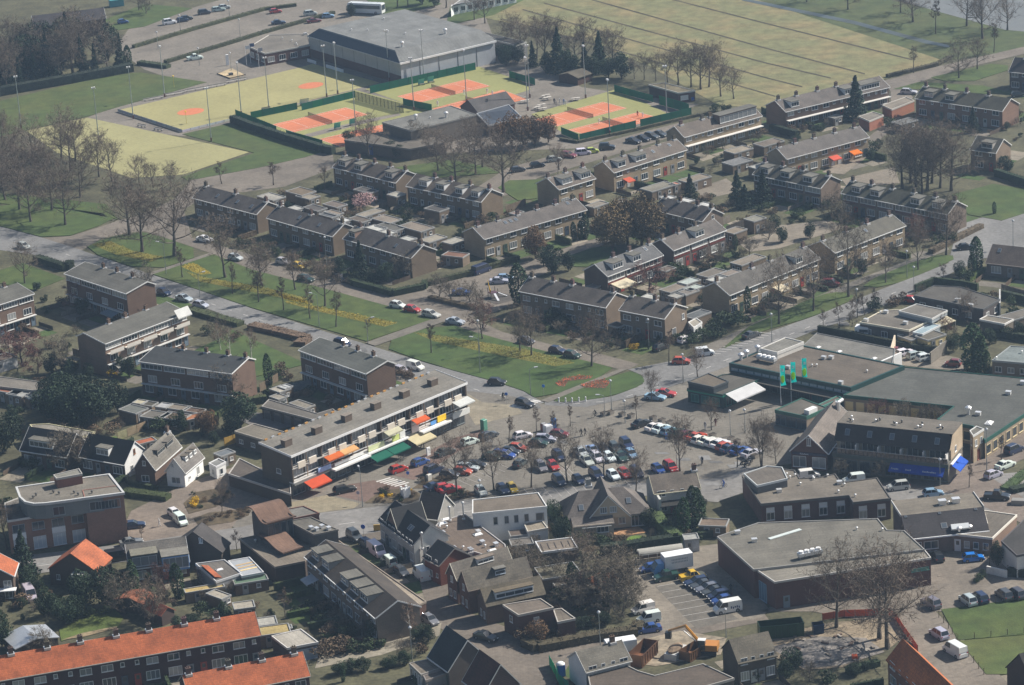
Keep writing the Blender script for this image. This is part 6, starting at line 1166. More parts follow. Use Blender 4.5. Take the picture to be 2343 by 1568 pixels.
t = terrace('brown-roofed terrace stepping down the side street with box dormers', (450,480), (1050,1000), 5.0, 8.6, 2.2, 6, (.2,.16,.125), (.06,.05,.042), dorm=((.1,3.0,2),(.25,3.0,2),(.52,3.2,3),(.66,3.2,3),(.79,3.2,3)), dside=(.25,.24,.22), chim=(), land='the side street terrace with box dormers', awn=((.12,3.2,2.2,(.7,.72,.75),2.4),))
f = Flat('street_porch', 'long flat porch roof along the front of the side street terrace', 'porch', [(670,325),(740,345),(1480,862),(1380,905),(1245,905)], 3.0, (.16,.09,.07), (.5,.42,.34), (.3,.25,.2), th=.25)
SZ(1300,1850,3.4846)
t = terrace('white-walled cafe with black roof and long skylights along the side street', (448,410), (905,745), 4.2, 7.5, 3.0, 4, (.45,.44,.41), (.018,.019,.022), trim=(.3,.3,.3), sky=((.1,.5),(.16,.5),(.68,.5),(.74,.5)), land='the white-walled cafe', name='cafe_building', cat='cafe', group='houses'); t['_'] = 1
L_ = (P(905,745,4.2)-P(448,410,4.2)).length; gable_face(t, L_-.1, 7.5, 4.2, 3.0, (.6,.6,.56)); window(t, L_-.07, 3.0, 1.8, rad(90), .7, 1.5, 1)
gableF('cafe_cross_gable', 'steep black cross gable with gleaming verge on the cafe', 'gable', (715,560), (560,440), 4.3, 6, 3.6, (.16,.1,.08), (.016,.017,.02), trim=(.75,.72,.6), rot=0)
terrace('dark brown roofed rear wing of the cafe by the south road', (935,372), (1232,408), 3.6, 7.5, 3.6, 2, (.3,.29,.27), (.045,.036,.032), name='cafe_wing', cat='house', group='houses', trim=(.5,.5,.48))
f = Flat('restaurant_kitchen', 'wide brown flat roof with many white vents behind the cafe', 'restaurant', [(1000,790),(1110,625),(1250,445),(1590,332),(2122,735),(2162,885),(1990,912),(1725,832),(1480,893),(1180,700)], 3.3, (.35,.34,.32), (.205,.155,.125), (.45,.43,.42), th=.3, land='the brown flat roof with white vents', wmat='plaster'); f.vents(14, (.8,.8,.8))
for x, y in ((1340,395),(1300,450),(1765,595),(1955,805)): p = P(x,y,3.4); dx, dy = p.x-f.o.location.x, p.y-f.o.location.y; c_, s_ = math.cos(-f.ang), math.sin(-f.ang); vent(f.roof, dx*c_-dy*s_, dx*s_+dy*c_, 3.27, 2, (.8,.8,.78), .9)
for x, y, h_ in ((1580,400,3.2),(1400,420,2.6),(1035,790,3.0)): p = P(x,y,3.3); t = thing('flue', 'tall pale flue pipe on the brown flat roof', 'flue', (p.x,p.y,3.25), 0, 'flue pipes'); build(MB().lathe([(.14,0),(.14,h_),(.3,h_+.02),(.28,h_+.25),(.05,h_+.4)], 8), 'pipe', 'metal', t, (.55,.56,.56)); build(MB().lathe([(.3,0),(.3,.25),(.2,.3)], 8), 'base', 'metal', t, (.7,.7,.7))
t = terrace('narrow red brick garage house with black roof beside the white van', (1035,895), (1250,1015), 4.0, 7.0, 2.4, 1, (.2,.06,.035), (.02,.02,.024), style='c', name='gabled_garage', cat='garage', group='houses', land='the red brick garage house', trim=(.25,.22,.2))
t = gableF('brick_house', 'red-brown brick house with bright verge board and grey roof', 'house', (1490,1205), (1340,1112), 4.6, 11.5, 2.6, (.15,.08,.06), (.14,.125,.105), 'the house with the bright verge board', wins=((.35,.8,.8,1.4),(.7,.8,.8,1.4),(.5,3.6,.8,1.2)), trim=(.8,.76,.62)); dormer(t, 11.5, t['_d'], 4.6, 2.6, 6.5, 3.4, hgt=.8, y0=.9, roofc=(.3,.24,.2))
t = gableF('brick_house', 'brick house with grey-brown roof and one small blue dormer', 'house', (1642,1345), (1500,1215), 4.4, 12, 2.9, (.16,.085,.06), (.135,.12,.095), None, wins=((.35,.8,.8,1.4),(.7,.8,.8,1.4),(.5,3.6,.8,1.2)), trim=(.25,.2,.16)); dormer(t, 12, t['_d'], 4.4, 2.9, 6.5, 2.0, hgt=.9, y0=1.0, roofc=(.25,.24,.22), color=(.5,.55,.6), side=(.05,.06,.08), n=1)
t = gableF('brick_house', 'low house with mossy roof and a wide white-posted dormer', 'house', (1880,1560), (1740,1420), 3.4, 11, 2.6, (.15,.1,.075), (.13,.11,.075), None, trim=None, wins=((.4,.7,.7,1.3),(.7,.7,.7,1.3))); dormer(t, 11, t['_d'], 3.4, 2.6, 5.5, 7.0, hgt=1.0, y0=.7, roofc=(.2,.16,.11), n=4)
# ================================================================ lower right
SZ(1900,1780,2.929)
# villa
A = P(700,560,2.7); B = P(1650,465,2.7); L, ang = lframe(A, B); t = thing('villa', 'cream villa with hipped tiled roof and large front cross gable', 'villa', (A.x, A.y, 0), ang, land='the cream villa')
D = 9.4; zr = 6.4; yr = 4.7
build(MB().prism([(.5,.7),(L-.5,.7),(L-.5,D-.5),(.5,D-.5)], -.2, 2.68, cap=False), 'wall', 'plaster', t, (.5,.41,.3))
vs = [(0,0,2.7),(L,0,2.7),(L,D,2.7),(0,D,2.7),(3.3,yr,zr),(L-4.4,yr,zr)]; m = MB(); m.add(vs, [(0,1,5,4),(1,2,5),(2,3,4,5),(3,0,4)]); m.add([(x,y,z-.15) for x,y,z in vs], [(4,5,1,0),(5,2,1),(5,4,3,2),(4,0,3)]); build(m, 'roof', 'tile', t, (.13,.115,.105))
xc, hw, zc = 7.9, 4.1, 7.1; y0 = -.35; m = MB(); vs = [(xc-hw,y0,2.6),(xc,y0,zc),(xc+hw,y0,2.6),(xc-hw,5,2.6),(xc,D+.2,zc),(xc+hw,5,2.6),(xc-hw,y0,2.4),(xc,y0,zc-.22),(xc+hw,y0,2.4),(xc-hw,5,2.4),(xc,D+.2,zc-.22),(xc+hw,5,2.4)]
m.add(vs, [(0,1,4,3),(1,2,5,4),(6,9,10,7),(7,10,11,8),(0,6,7,1),(1,7,8,2)]); build(m, 'gable_roof', 'tile', t, (.12,.108,.1))
m = MB(); m.add([(xc-hw+.25,y0+.3,2.45),(xc+hw-.25,y0+.3,2.45),(xc,y0+.3,zc-.3)], [(0,1,2)]); build(m, 'gable_wall', 'plaster', t, (.5,.41,.3))
for s_ in (-1,1):
 m = MB(); m.add([(xc+s_*hw,y0-.06,2.45),(xc,y0-.06,zc-.05),(xc,y0-.06,zc-.32),(xc+s_*(hw-.25),y0-.06,2.42)], [(0,1,2,3) if s_ < 0 else (3,2,1,0)]); build(m, 'bargeboard', 'paint', t, (.72,.7,.66))
for dx in (-.9,.9): window(t, xc+dx, y0+.29, 3.5, 0, 1.3, 1.2, 3)
build(MB().box(1.2,8.4,-2.4,.69,-.2,2.5), 'bay', 'plaster', t, (.42,.36,.28)); m = MB(); m.add([(1.0,-2.7,2.4),(8.6,-2.7,2.4),(8.6,.4,3.1),(1.0,.4,3.1)], [(0,1,2,3)]); build(m, 'bay_roof', 'tile', t, (.13,.115,.105)); build(MB().box(2.6,8.0,-2.9,-2.405,2.05,2.15), 'sunblind', 'fabric', t, (.72,.72,.7))
for x, w_ in ((3.4,.9),(6.4,2.2)): window(t, x, -2.404, .8, 0, w_, 1.2, 3)
window(t, 10.4, .696, .8, 0, 1.3, 1.3, 2); window(t, 13.4, .696, .1, 0, 2.6, 2.1, 4)
sl = math.atan2(zr-2.7, yr); skylight(t, 3.2, 1.9, 4.25, sl, .9, 1.2); skylight(t, 12.0, 2.3, 4.55, sl, .9, 1.2); chimney(t, 5.2, 5.8, 6.9, 1.2, .9, .8, (.3,.29,.27))
sheet('terrace_paving', [(1225,720),(1235,670),(1500,620),(1600,690),(1440,715)], .09, 'paver', (.5,.28,.15)); sheet('lawn', smooth([(1340,820),(1400,730),(1560,720),(1600,800),(1470,840)],2), .1, 'grass', (.1,.16,.03))
f = Flat('white_house', 'white two-storey house with beige flat roof on the south road', 'house', [(-330,480),(490,400),(395,250),(-330,330)], 5.8, (.66,.66,.64), (.23,.19,.155), (.68,.68,.66), wmat='plaster', land='the white two-storey house')
i = max(range(4), key=f.facing)
for u in (.3,.45,.58,.72,.9): f.win(i, u, 3.2, .9 if u != .9 else 1.6, 1.6, 1, (.5,.5,.5), GLASS)
f = Flat('white_extension', 'low white extension with beige roof behind the white house', 'extension', [(240,590),(280,680),(500,640),(430,548)], 3.0, (.64,.64,.62), (.34,.29,.23), (.55,.52,.46), wmat='plaster'); f.row(.3,.9,1.8,1.0,1)
shed(180,690,3.4,2.8,8,2.6,roof=(.17,.13,.11),wall=(.6,.6,.58)); shed(210,790,4.0,3.0,8,2.4,roof=(.2,.18,.165))
f = Flat('ribbed_garage', 'flat garage with ribbed roof and white edge beside the villa', 'garage', [(365,792),(432,908),(830,858),(762,745)], 2.5, (.14,.11,.09), (.26,.215,.18), (.72,.72,.72))
for k in range(6): build(MB().box(-3.6+1.25*k,-3.5+1.25*k,-1.4,1.4,2.48,2.54), 'roof_rib', 'metal', f.roof, (.13,.11,.1))
t = terrace('small white house with brown roof and dark porch beside tall cypresses', (1680,262), (2195,200), 4.4, 8, 2.2, 2, (.55,.54,.5), (.13,.11,.09), chim=(.97,), sky=(), name='gabled_house', cat='house', group='houses', land='the white house beside the cypresses', trim=(.6,.56,.4)); build(MB().box(.6,7.8,-2.4,.29,2.5,2.7), 'porch_roof', 'bitumen', t, (.03,.028,.025)); build(MB().box(.4,.8,-2.3,.29,0,4.2), 'porch_wall', 'plaster', t, (.5,.5,.46))
shed(2085,735,2.6,2.6,5,2.8,roof=(.45,.45,.44),wall=(.4,.41,.42),wmat='wood',desc='pale grey wooden cabin')
p = P(1750,985,0); t = thing('bicycle_shelter', 'arched translucent bicycle shelter behind the white truck', 'shelter', (p.x,p.y,.05), rad(10)); m = MB(); N = 8
for k in range(N):
 a0, a1 = math.pi*k/N, math.pi*(k+1)/N; m.add([(-4,-1.1*math.cos(a0),1.6+.8*math.sin(a0)),(4,-1.1*math.cos(a0),1.6+.8*math.sin(a0)),(4,-1.1*math.cos(a1),1.6+.8*math.sin(a1)),(-4,-1.1*math.cos(a1),1.6+.8*math.sin(a1))], [(0,1,2,3)])
build(m, 'arched_roof', 'fabric', t, (.6,.58,.52))
for x in range(6): build(MB().box(-4+1.6*x-.04,-4+1.6*x+.04,-1.12,-1.04,0,1.6), 'post', 'metal', t, (.5,.5,.5)); build(MB().tube((-4+1.6*x,-1.1,1.62),(-4+1.6*x,0,2.45),.05,.05,5), 'rib', 'paint', t, (.75,.75,.73))
build(MB().box(-4,4,1.0,1.06,.1,1.58), 'back_panel', 'wood', t, (.16,.11,.08))
# box truck
S(3,2)
p = P(1420,560,1.2); t = thing('box_truck', 'blue-cabbed lorry with tall white box body in the yard', 'lorry', (p.x,p.y,.05), rad(195), land='the white box lorry')
build(MB().box(-3.9,1.3,-1.2,1.2,.95,3.5), 'cargo_box', 'paint', t, (.72,.73,.74)); m = MB(); m.add([(1.4,-1.05,.5),(3.3,-1.05,.5),(3.3,1.05,.5),(1.4,1.05,.5),(1.4,-1.0,2.4),(2.5,-1.0,2.4),(2.5,1.0,2.4),(1.4,1.0,2.4),(3.3,-1.05,1.35),(3.3,1.05,1.35)], [(0,1,8,5,4),(3,7,6,9,2),(1,2,9,8),(4,5,6,7),(0,4,7,3)]); build(m, 'cab', 'carpaint', t, (.12,.3,.6)); [build(MB().box(-2.9+.28*k,-2.72+.28*k,1.202,1.21,z_,z_+.3), 'grey_mark', 'paint', t, (.3,.34,.4)) for z_ in (2.1,2.6) for k in range(11)]; build(MB().add([(2.52,-.95,2.3),(2.52,.95,2.3),(3.28,.98,1.42),(3.28,-.98,1.42)], [(0,3,2,1)]), 'windscreen', 'glass', t, GLASS); build(MB().box(-3.9,1.4,-.5,.5,.6,.94), 'chassis', 'metal', t, (.08,.08,.08))
ty, hb = wheel_meshes(.42)
for x in (-2.6,2.4):
 for y in (-1.0,1.0): w_ = obj('wheel', ty, t, (.015,.015,.015), (x,y,.42)); obj('hub', hb, w_, (.3,.3,.3))
cars([(1240,575,195,'blue','small')], 'half hidden in front of the box lorry')
cars([(1390,645,197,'dark green','pickup'),(1610,645,17,'yellow','pickup'),(1640,690,197,'dark blue','estate'),(1690,715,197,'dark grey','sedan'),(1735,745,197,'grey','estate'),(1790,770,197,'dark grey','sedan'),(1835,810,197,'dark blue','mpv'),(1860,845,197,'blue','hatch')], 'in the yard row beside the brick hall')
t = car(1905,915,197,'white','van','with dark blue marks at the end of the yard row'); [build(MB().box(-1.9+.35*k,-1.7+.35*k,.955,.965,.75+.08*(k%3),1.1+.07*((k*2)%3)), 'blue_mark', 'paint', t, (.02,.03,.12)) for k in range(5)]
cars([(1190,920,200,'white','minivan'),(1240,1000,195,'white','minivan'),(1235,1085,190,'blue','sedan')], 'parked along the twiggy thicket in the yard')
for x, y, d_ in ((1935,785,'person in dark jacket'),(1972,790,'person in grey coat')): person(x, y, 100, (.05,.05,.06) if 'dark' in d_ else (.25,.25,.26), d_, 'stand', 'standing beside the yard cars')
for i, (a, b) in enumerate(((700,1310),(750,1340),(800,1370),(850,1400),(900,1430),(950,1460),(1000,1490))):
 p0 = P(1310+i*43,735+i*50,0); p1 = P(1560+i*43,690+i*50,0); c = (p0+p1)/2; d = p1-p0; o = build(MB().box(-d.length/2,d.length/2,-.06,.06,0,.004), 'bay_line', 'paint', None, (.4,.38,.35), (c.x,c.y,.075), math.atan2(d.y,d.x)); structure(o)
# brick flat house, sheds
f = Flat('brick_house', 'dark red flat-roofed brick house with pale roof edge', 'house', [(5,890),(135,975),(432,912),(322,838)], 4.8, (.11,.055,.045), (.22,.18,.15), (.42,.38,.33), land='the dark red flat-roofed house'); f.row(2.6,1.0,1.2,3.0,1)
Flat('brick_house_annex', 'low annex with stepped roof edge on the dark red house', 'annex', [(432,930),(468,1035),(615,1005),(500,920)], 3.0, (.11,.055,.045), (.2,.17,.14), (.45,.42,.38))
shed(470,600,7.0,5.4,14,3.0,roof=(.2,.18,.13),desc='grey-green barn roof among bare trees'); shed(540,680,5,3.4,14,2.4,roof=(.3,.25,.2)); gableF('orange_shed', 'small orange-tiled shed hidden behind the twiggy thicket', 'shed', (815,760), (665,700), 2.2, 6, 1.0, (.2,.1,.07), (.48,.17,.06), trim=None, rot=10)
shed(1790,190,5.0,3.4,-15,2.4,roof=(.24,.18,.14),desc='brown-roofed shed beside the brick hall')
# bottom edge houses
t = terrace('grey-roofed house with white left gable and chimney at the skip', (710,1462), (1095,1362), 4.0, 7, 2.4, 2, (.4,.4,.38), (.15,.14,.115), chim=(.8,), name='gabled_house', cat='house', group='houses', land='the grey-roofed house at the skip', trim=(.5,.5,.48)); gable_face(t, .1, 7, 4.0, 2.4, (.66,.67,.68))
f = Flat('brown_roof_shop', 'wide brown-felted flat roof at the demolition site', 'workshop', [(725,1475),(1045,1400),(1150,1450),(1290,1490),(1700,1390),(1960,1512),(1500,1640),(760,1660)], 3.2, (.12,.1,.08), (.14,.11,.09), (.35,.33,.3), land='the brown-felted flat roof')
t = terrace('old barn-like house with rough grey roof beside the demolition site', (2000,1392), (2330,1320), 4.0, 7, 3.0, 2, (.1,.08,.06), (.135,.12,.09), trim=None, name='gabled_house', cat='house', group='houses', land='the old barn-like house')
S(3,1)
def ridge_house(label, r0, r1, zr, hw, ze, wall, roof, land=None, trim=None, name='gabled_house', gw=None):
 a = P(r0[0],r0[1],zr); b = P(r1[0],r1[1],zr); d = (b-a); d.z = 0; d.normalize(); n = Vector((-d.y,d.x,0)); a2, b2 = a-n*hw, b-n*hw
 t = terrace(label, None, None, ze, 2*hw, zr-ze, max(1,int((b-a).length/6)), wall, roof, fixed=(a2,b2), trim=trim, name=name, cat='house', group='houses', land=land); return t
ridge_house('house with steep dark blue-grey roof and white verges at the corner', (1655,1062), (1830,1185), 8.0, 4.0, 3.4, (.12,.1,.085), (.028,.035,.04), 'the steep dark roof at the corner', (.6,.6,.58))
ridge_house('house with dark red-brown roof next to the corner house', (1935,1265), (2110,1390), 8.0, 3.6, 3.4, (.12,.08,.07), (.09,.035,.025), None, (.5,.5,.48))
f = Flat('garden_room', 'small flat-roofed garden room beside the steep dark roof', 'garden room', [(1340,1385),(1440,1480),(1600,1425),(1500,1350)], 2.8, (.45,.45,.44), (.26,.22,.18), (.3,.28,.25), wmat='plaster'); f.row(.5,.8,1.8,.6,1)
Flat('garden_room', 'long brown lean-to roof beside the hedge at the steep dark roof', 'lean-to', [(1460,1490),(1480,1530),(1740,1440),(1690,1415)], 2.6, (.3,.29,.28), (.2,.17,.15), (.25,.22,.2))
S(3,3)
ridge_house('orange-roofed house with roof windows beside the orange net fence', (1212,1172), (1640,1580), 7.6, 3.0, 4.4, (.2,.085,.05), (.45,.13,.035), 'the orange-roofed house at the net fence')
ridge_house('black gabled house at the fenced meadow corner', (2200,1300), (2420,1240), 7.5, 4, 3.5, (.05,.045,.04), (.02,.018,.016), None)
# demolition site
sheet('bare_soil', [(-60,1180),(40,1170),(600,1040),(1000,1010),(1090,1060),(1200,1180),(1100,1260),(700,1420),(380,1440),(120,1330)], .08, 'soil', (.22,.175,.12)); sheet('rubble_ground', [(80,1250),(500,1160),(900,1170),(1060,1290),(700,1400),(380,1430)], .09, 'soil', (.2,.18,.16))
def skip(x, y, ang, c, label, L=5.5, W=2.4, H=1.8, inside_c=(.1,.06,.04), slope=.6):
 p = P(x,y,H/2); t = thing('waste_skip', label, 'skip', (p.x,p.y,.08), rad(ang), 'waste skips'); m = MB(); b = [(-L/2+slope,-W/2),(L/2-slope,-W/2),(L/2-slope,W/2),(-L/2+slope,W/2)]; u = [(-L/2,-W/2),(L/2,-W/2),(L/2,W/2),(-L/2,W/2)]
 vs = [(x,y,0) for x,y in b]+[(x,y,H) for x,y in u]+[(x*.97,y*.95,H) for x,y in u]+[(x*.95,y*.93,.3) for x,y in b]
 fs = [(i,(i+1)%4,(i+1)%4+4,i+4) for i in range(4)]+[(i+4,(i+1)%4+4,(i+1)%4+8,i+8) for i in range(4)]+[(i+8,(i+1)%4+8,(i+1)%4+12,i+12) for i in range(4)]+[(12,13,14,15)]; m.add(vs, fs); build(m, 'tub', 'metal', t, c)
 for k in range(7): x_ = -L/2+.4+k*(L-.8)/6; build(MB().box(x_-.05,x_+.05,-W/2-.08,-W/2-.004,.3,H-.1), 'rib', 'metal', t, tuple(q*.8 for q in c))
 build(MB().box(-L/2-.05,L/2+.05,-W/2-.1,-W/2-.004,H-.09,H+.05), 'rim', 'metal', t, c); return t
skip(180,1090,5,(.03,.075,.03),'large dark green waste container beside the brick hall', 7.5, 2.6, 2.4, slope=.02); skip(495,1085,5,(.02,.045,.11),'small dark blue waste skip under the bare tree', 1.9, 1.5, 1.6, slope=.1)
S(3,2); skip(1190,1300,62,(.17,.085,.045),'rust-brown ribbed waste container next to the grey-roofed house', 6.5, 2.6, 2.2, slope=.05); skip(1610,1285,50,(.19,.1,.05),'rusty open container beside the excavator', 4.6, 2.3, 1.7, slope=.05)
# excavator
p = P(1740,1300,0); t = thing('excavator', 'orange excavator reaching its bent arm over the rubble', 'excavator', (p.x,p.y,.08), rad(165), land='the orange excavator')
for y in (-.9,.9): build(MB().box(-1.6,1.6,y-.28,y+.28,0,.75), 'track', 'rubber', t, (.03,.03,.03))
build(MB().box(-1.8,1.0,-1.15,1.15,.85,1.9), 'engine_housing', 'carpaint', t, (.5,.2,.02)); build(MB().box(.2,1.4,.2,1.15,.9,2.7), 'cab', 'glass', t, (.05,.06,.06)); build(MB().box(.15,1.45,.15,1.2,2.71,2.8), 'cab_roof', 'paint', t, (.7,.7,.68)); build(MB().tube((1.2,-.3,1.6),(3.6,-.3,4.6),.28,.24,6), 'boom', 'carpaint', t, (.55,.24,.02)); build(MB().tube((3.5,-.3,4.7),(6.6,-.3,3.6),.24,.18,6), 'stick', 'carpaint', t, (.35,.16,.02)); build(MB().tube((2.0,-.3,1.9),(4.0,-.3,3.7),.09,.09,6), 'ram', 'metal', t, (.5,.5,.5)); build(MB().prism([(6.1,-.8),(7.1,-.8),(7.1,.2),(6.1,.2)], 2.3, 3.4), 'bucket', 'metal', t, (.06,.06,.06))
t = box_thing('tarpaulin_skip', 'white framed skip heaped with debris before the excavator', 'skip', 1465,1290,2.2,4.4,1.1,-28,(.5,.5,.48)); build(MB().sphere((0,0,1.3),1.1,2.2,.5,10,5), 'debris', 'soil', t, (.25,.18,.12))
p = P(495,1440,1); t = thing('portable_toilet', 'blue portable toilet with white rounded roof', 'toilet cabin', (p.x,p.y,.06), rad(15)); build(MB().box(-.6,.6,-.6,.6,0,2.0), 'cabin', 'paint', t, (.015,.11,.4)); build(MB().lathe([(.72,2.0),(.7,2.15),(.5,2.35),(.15,2.42)], 12), 'roof', 'paint', t, (.75,.75,.74)); build(MB().box(-.45,.45,-.64,-.604,.1,1.9), 'door', 'paint', t, (.02,.14,.48))
fence([(400,1400),(440,1470),(480,1560),(560,1620)], 1.8, (.03,.38,.22), 'green mesh site fence round the portable toilet', 'site_fence', 1.2, True, False, 'fabric')
t = box_thing('van_trailer', 'white rounded trailer behind the grey-roofed house', 'trailer', 1000,1225,5.2,2.0,2.0,12,(.74,.75,.76))
S(3,3)
ON = (.5,.13,.06); fence([(535,1020),(720,990),(900,985),(1090,975),(1160,1020),(1220,1120),(1300,1230),(1340,1290)], 1.3, ON, 'bright orange net fence round the demolition site', 'net_fence', 1.6, True, False, 'fabric')
box_thing('rubble_bucket', 'round orange bucket on the rubble', 'bucket', 805,1330,.9,.9,.7,0,(.85,.12,.02))
for i in range(26):
 x, y = random.uniform(260,1050), random.uniform(1150,1380); o = build(MB().box(-random.uniform(.2,1.1),random.uniform(.2,.9),-.2,.2,0,random.uniform(.1,.35)), 'rubble_slab', 'plaster', None, random.choice(((.2,.17,.14),(.12,.08,.06),(.3,.27,.23))), (P(x,y).x,P(x,y).y,.09), random.random()*3); tag(o, 'broken slab of rubble lying on the demolition ground', 'rubble', 'rubble slabs')
fence([(1480,950),(1600,1090),(1730,1280),(1900,1480)], 1.2, (.2,.16,.1), 'thin post fence along the lane beside the meadow', 'post_fence', 2.0, False, False); fence([(1530,925),(1880,885),(2240,850)], 1.1, (.2,.16,.1), 'thin post fence between meadow and parked cars', 'post_fence', 2.4, False, False); fence([(1680,1190),(2240,1130)], 1.1, (.2,.16,.1), 'thin post fence dividing the two meadows', 'post_fence', 2.4, False, False)
wall_line([(1925,620),(2095,660)], 1.4, (.7,.68,.64), 'white pierced garden wall beside the black hedge', .3, 'plaster'); hedge([(2100,640),(2400,665)], 1.2, 1.6, (.012,.018,.01), 'black-green clipped hedge beside the white pierced wall', False)
cars([(1450,870,115,'grey','suv'),(1520,1130,115,'silver','mpv')], 'on the lane beside the fenced meadow'); car(1655,1275,115,'white','van','on the lane beside the fenced meadow')
cars([(1765,845,110,'silver','mpv'),(1865,825,110,'dark blue','mpv'),(2070,800,110,'dark grey','mpv'),(2175,790,110,'dark grey','mpv')], 'parked against the meadow fence'); car(1500,470,100,'black','estate','against the side office wall'); car(1810,485,5,'bright blue','hatch','in front of the side office')
# ================================================================ bungalows on the right
S(1,3)
f = Flat('flat_bungalow', 'dark flat-roofed bungalow with curved hedge and white canopy edge', 'bungalow', [(1310,1075),(1600,1130),(1830,1180),(1895,1190),(2035,1105),(1700,1000),(1480,990)], 3.2, (.1,.085,.08), (.125,.115,.105), (.1,.1,.1), land='the dark flat bungalow'); f.row(.8,1.5,1.3,1.4,2); f.vents(4)
f = Flat('flat_bungalow', 'grey flat-roofed bungalow with cream canopy and raised back room', 'bungalow', [(850,1300),(1265,1368),(1530,1245),(1190,1195),(1040,1200)], 3.2, (.13,.11,.1), (.225,.2,.175), (.7,.64,.5), land='the grey flat bungalow with cream canopy'); f.row(.8,1.5,1.3,1.4,2); f.vents(6)
Flat('bungalow_roof_room', 'raised grey roof room on the grey flat bungalow', 'roof room', [(1180,1205),(1460,1270),(1590,1200),(1330,1145)], 4.2, (.3,.33,.35), (.25,.23,.21), (.55,.55,.53), zb=3.17, wmat='plaster')
shed(1330,1400,7.0,4.0,35,2.4,roof=(.28,.25,.23),wall=(.5,.4,.2),desc='low beige garage roof'); shed(1450,1410,5.2,3.8,35,2.8,roof=(.2,.18,.15),wall=(.62,.5,.25),desc='yellow-walled garage'); f = Flat('glass_porch', 'light blue translucent porch roof beside the cream canopy', 'porch', [(1300,1385),(1380,1400),(1530,1325),(1440,1310)], 2.8, (.3,.35,.38), (.4,.52,.6), (.6,.62,.62), wmat='plaster')
awn_o = P(1540,1270,3); t = thing('garden_awning', 'large cream awning stretched over the bungalow terrace', 'awning', (awn_o.x,awn_o.y,0), rad(40)); build(MB().add([(-2.6,-1.8,2.3),(2.6,-1.8,2.3),(2.6,1.8,3.0),(-2.6,1.8,3.0),(-2.6,-1.8,2.26),(2.6,-1.8,2.26),(2.6,1.8,2.96),(-2.6,1.8,2.96)], [(0,1,2,3),(7,6,5,4)]), 'canvas', 'fabric', t, (.78,.72,.55))
for x, y, z_ in ((-2.5,-1.7,2.28),(2.5,-1.7,2.28),(2.5,1.7,2.95),(-2.5,1.7,2.95)): build(MB().box(x-.04,x+.04,y-.04,y+.04,0,z_), 'post', 'metal', t, (.6,.6,.6))
t = box_thing('caravan', 'white caravan with rounded roof beside the bungalow hedge', 'caravan', 925,1375,5.6,2.1,2.3,-20,(.8,.8,.79)); build(MB().box(-1.8,1.8,-1.08,-1.054,1.2,1.8), 'window', 'glass', t, GLASS)
t = terrace('brown-roofed brick bungalow with white-framed window at the junction', (1915,795), (2420,850), 3.0, 9, 3.0, 2, (.2,.16,.13), (.12,.095,.08), sky=((.15,.7),), name='bungalow', cat='bungalow', group='houses', land='the brown-roofed bungalow at the junction', trim=(.3,.25,.22))
f = Flat('flat_bungalow', 'grey flat roof with white overhang behind the dark bungalow', 'bungalow', [(1865,1275),(2075,1315),(2150,1275),(1930,1240)], 2.8, (.18,.15,.12), (.27,.24,.2), (.68,.66,.62)); shed(2180,1240,9,4,30,2.8,roof=(.2,.18,.16)); fence([(2050,1040),(2260,1100)], 1.8, (.3,.24,.18), 'brown garden fence behind the dark bungalow')
wall_line([(2036,1120),(2036,1240)], 2.8, (.45,.45,.45), 'grey side wall of the dark bungalow terrace', .3, 'plaster')
# small houses and sheds of the middle gardens
S(1,1)
for q in ((420,190,6.4,4.6,-48,2.8,(.2,.155,.11)),(480,230,5.4,3.6,-48,2.6,(.33,.29,.24)),(170,235,6.4,4.0,-48,2.7,(.42,.4,.37)),(380,330,3.4,2.4,-48,2.4,(.55,.54,.52)),(710,300,5.4,3.4,-48,2.6,(.22,.18,.16)),(540,330,5.6,3.2,-48,2.4,(.12,.11,.11)),(700,370,4.6,2.4,-48,2.5,(.33,.27,.22)),(660,390,5.0,2.6,-48,2.4,(.14,.15,.17)),(790,430,3.2,2.2,-48,2.5,(.7,.7,.7)),(1010,370,6.6,3.2,42,2.5,(.34,.3,.25)),(920,425,5.4,3.0,-48,2.5,(.17,.14,.12)),(1150,425,6.6,4.0,-48,2.6,(.33,.28,.24)),(1060,500,4.8,3.0,-48,2.5,(.62,.62,.6)),(1180,490,7.4,3.6,-48,2.5,(.14,.135,.125)),(1160,535,3.6,2.4,-48,2.5,(.6,.6,.58)),(1400,490,8.0,4.4,-48,2.6,(.3,.25,.21)),(1330,590,3.4,2.6,-48,2.5,(.6,.6,.58)),(1540,590,5.6,3.6,42,2.8,(.42,.38,.32)),(1720,610,4.6,3.6,42,2.8,(.55,.52,.47)),(1730,725,5.6,3.2,-30,2.6,(.25,.13,.09)),(1470,250,2.4,2,0,2.2,(.3,.25,.2)),(1570,335,5.2,3.4,-44,3.0,(.09,.085,.085)),(1230,215,3.6,3.2,-48,3.0,(.5,.47,.42)),(970,180,6,3,-48,2.9,(.12,.11,.11))): shed(q[0],q[1],q[2],q[3],q[4],q[5],roof=q[6],desc='white-roofed garden shed' if q[6][0] > .5 else ('dark flat garden shed' if q[6][0] < .2 else 'beige flat-roofed garden shed'))
S(1,2)
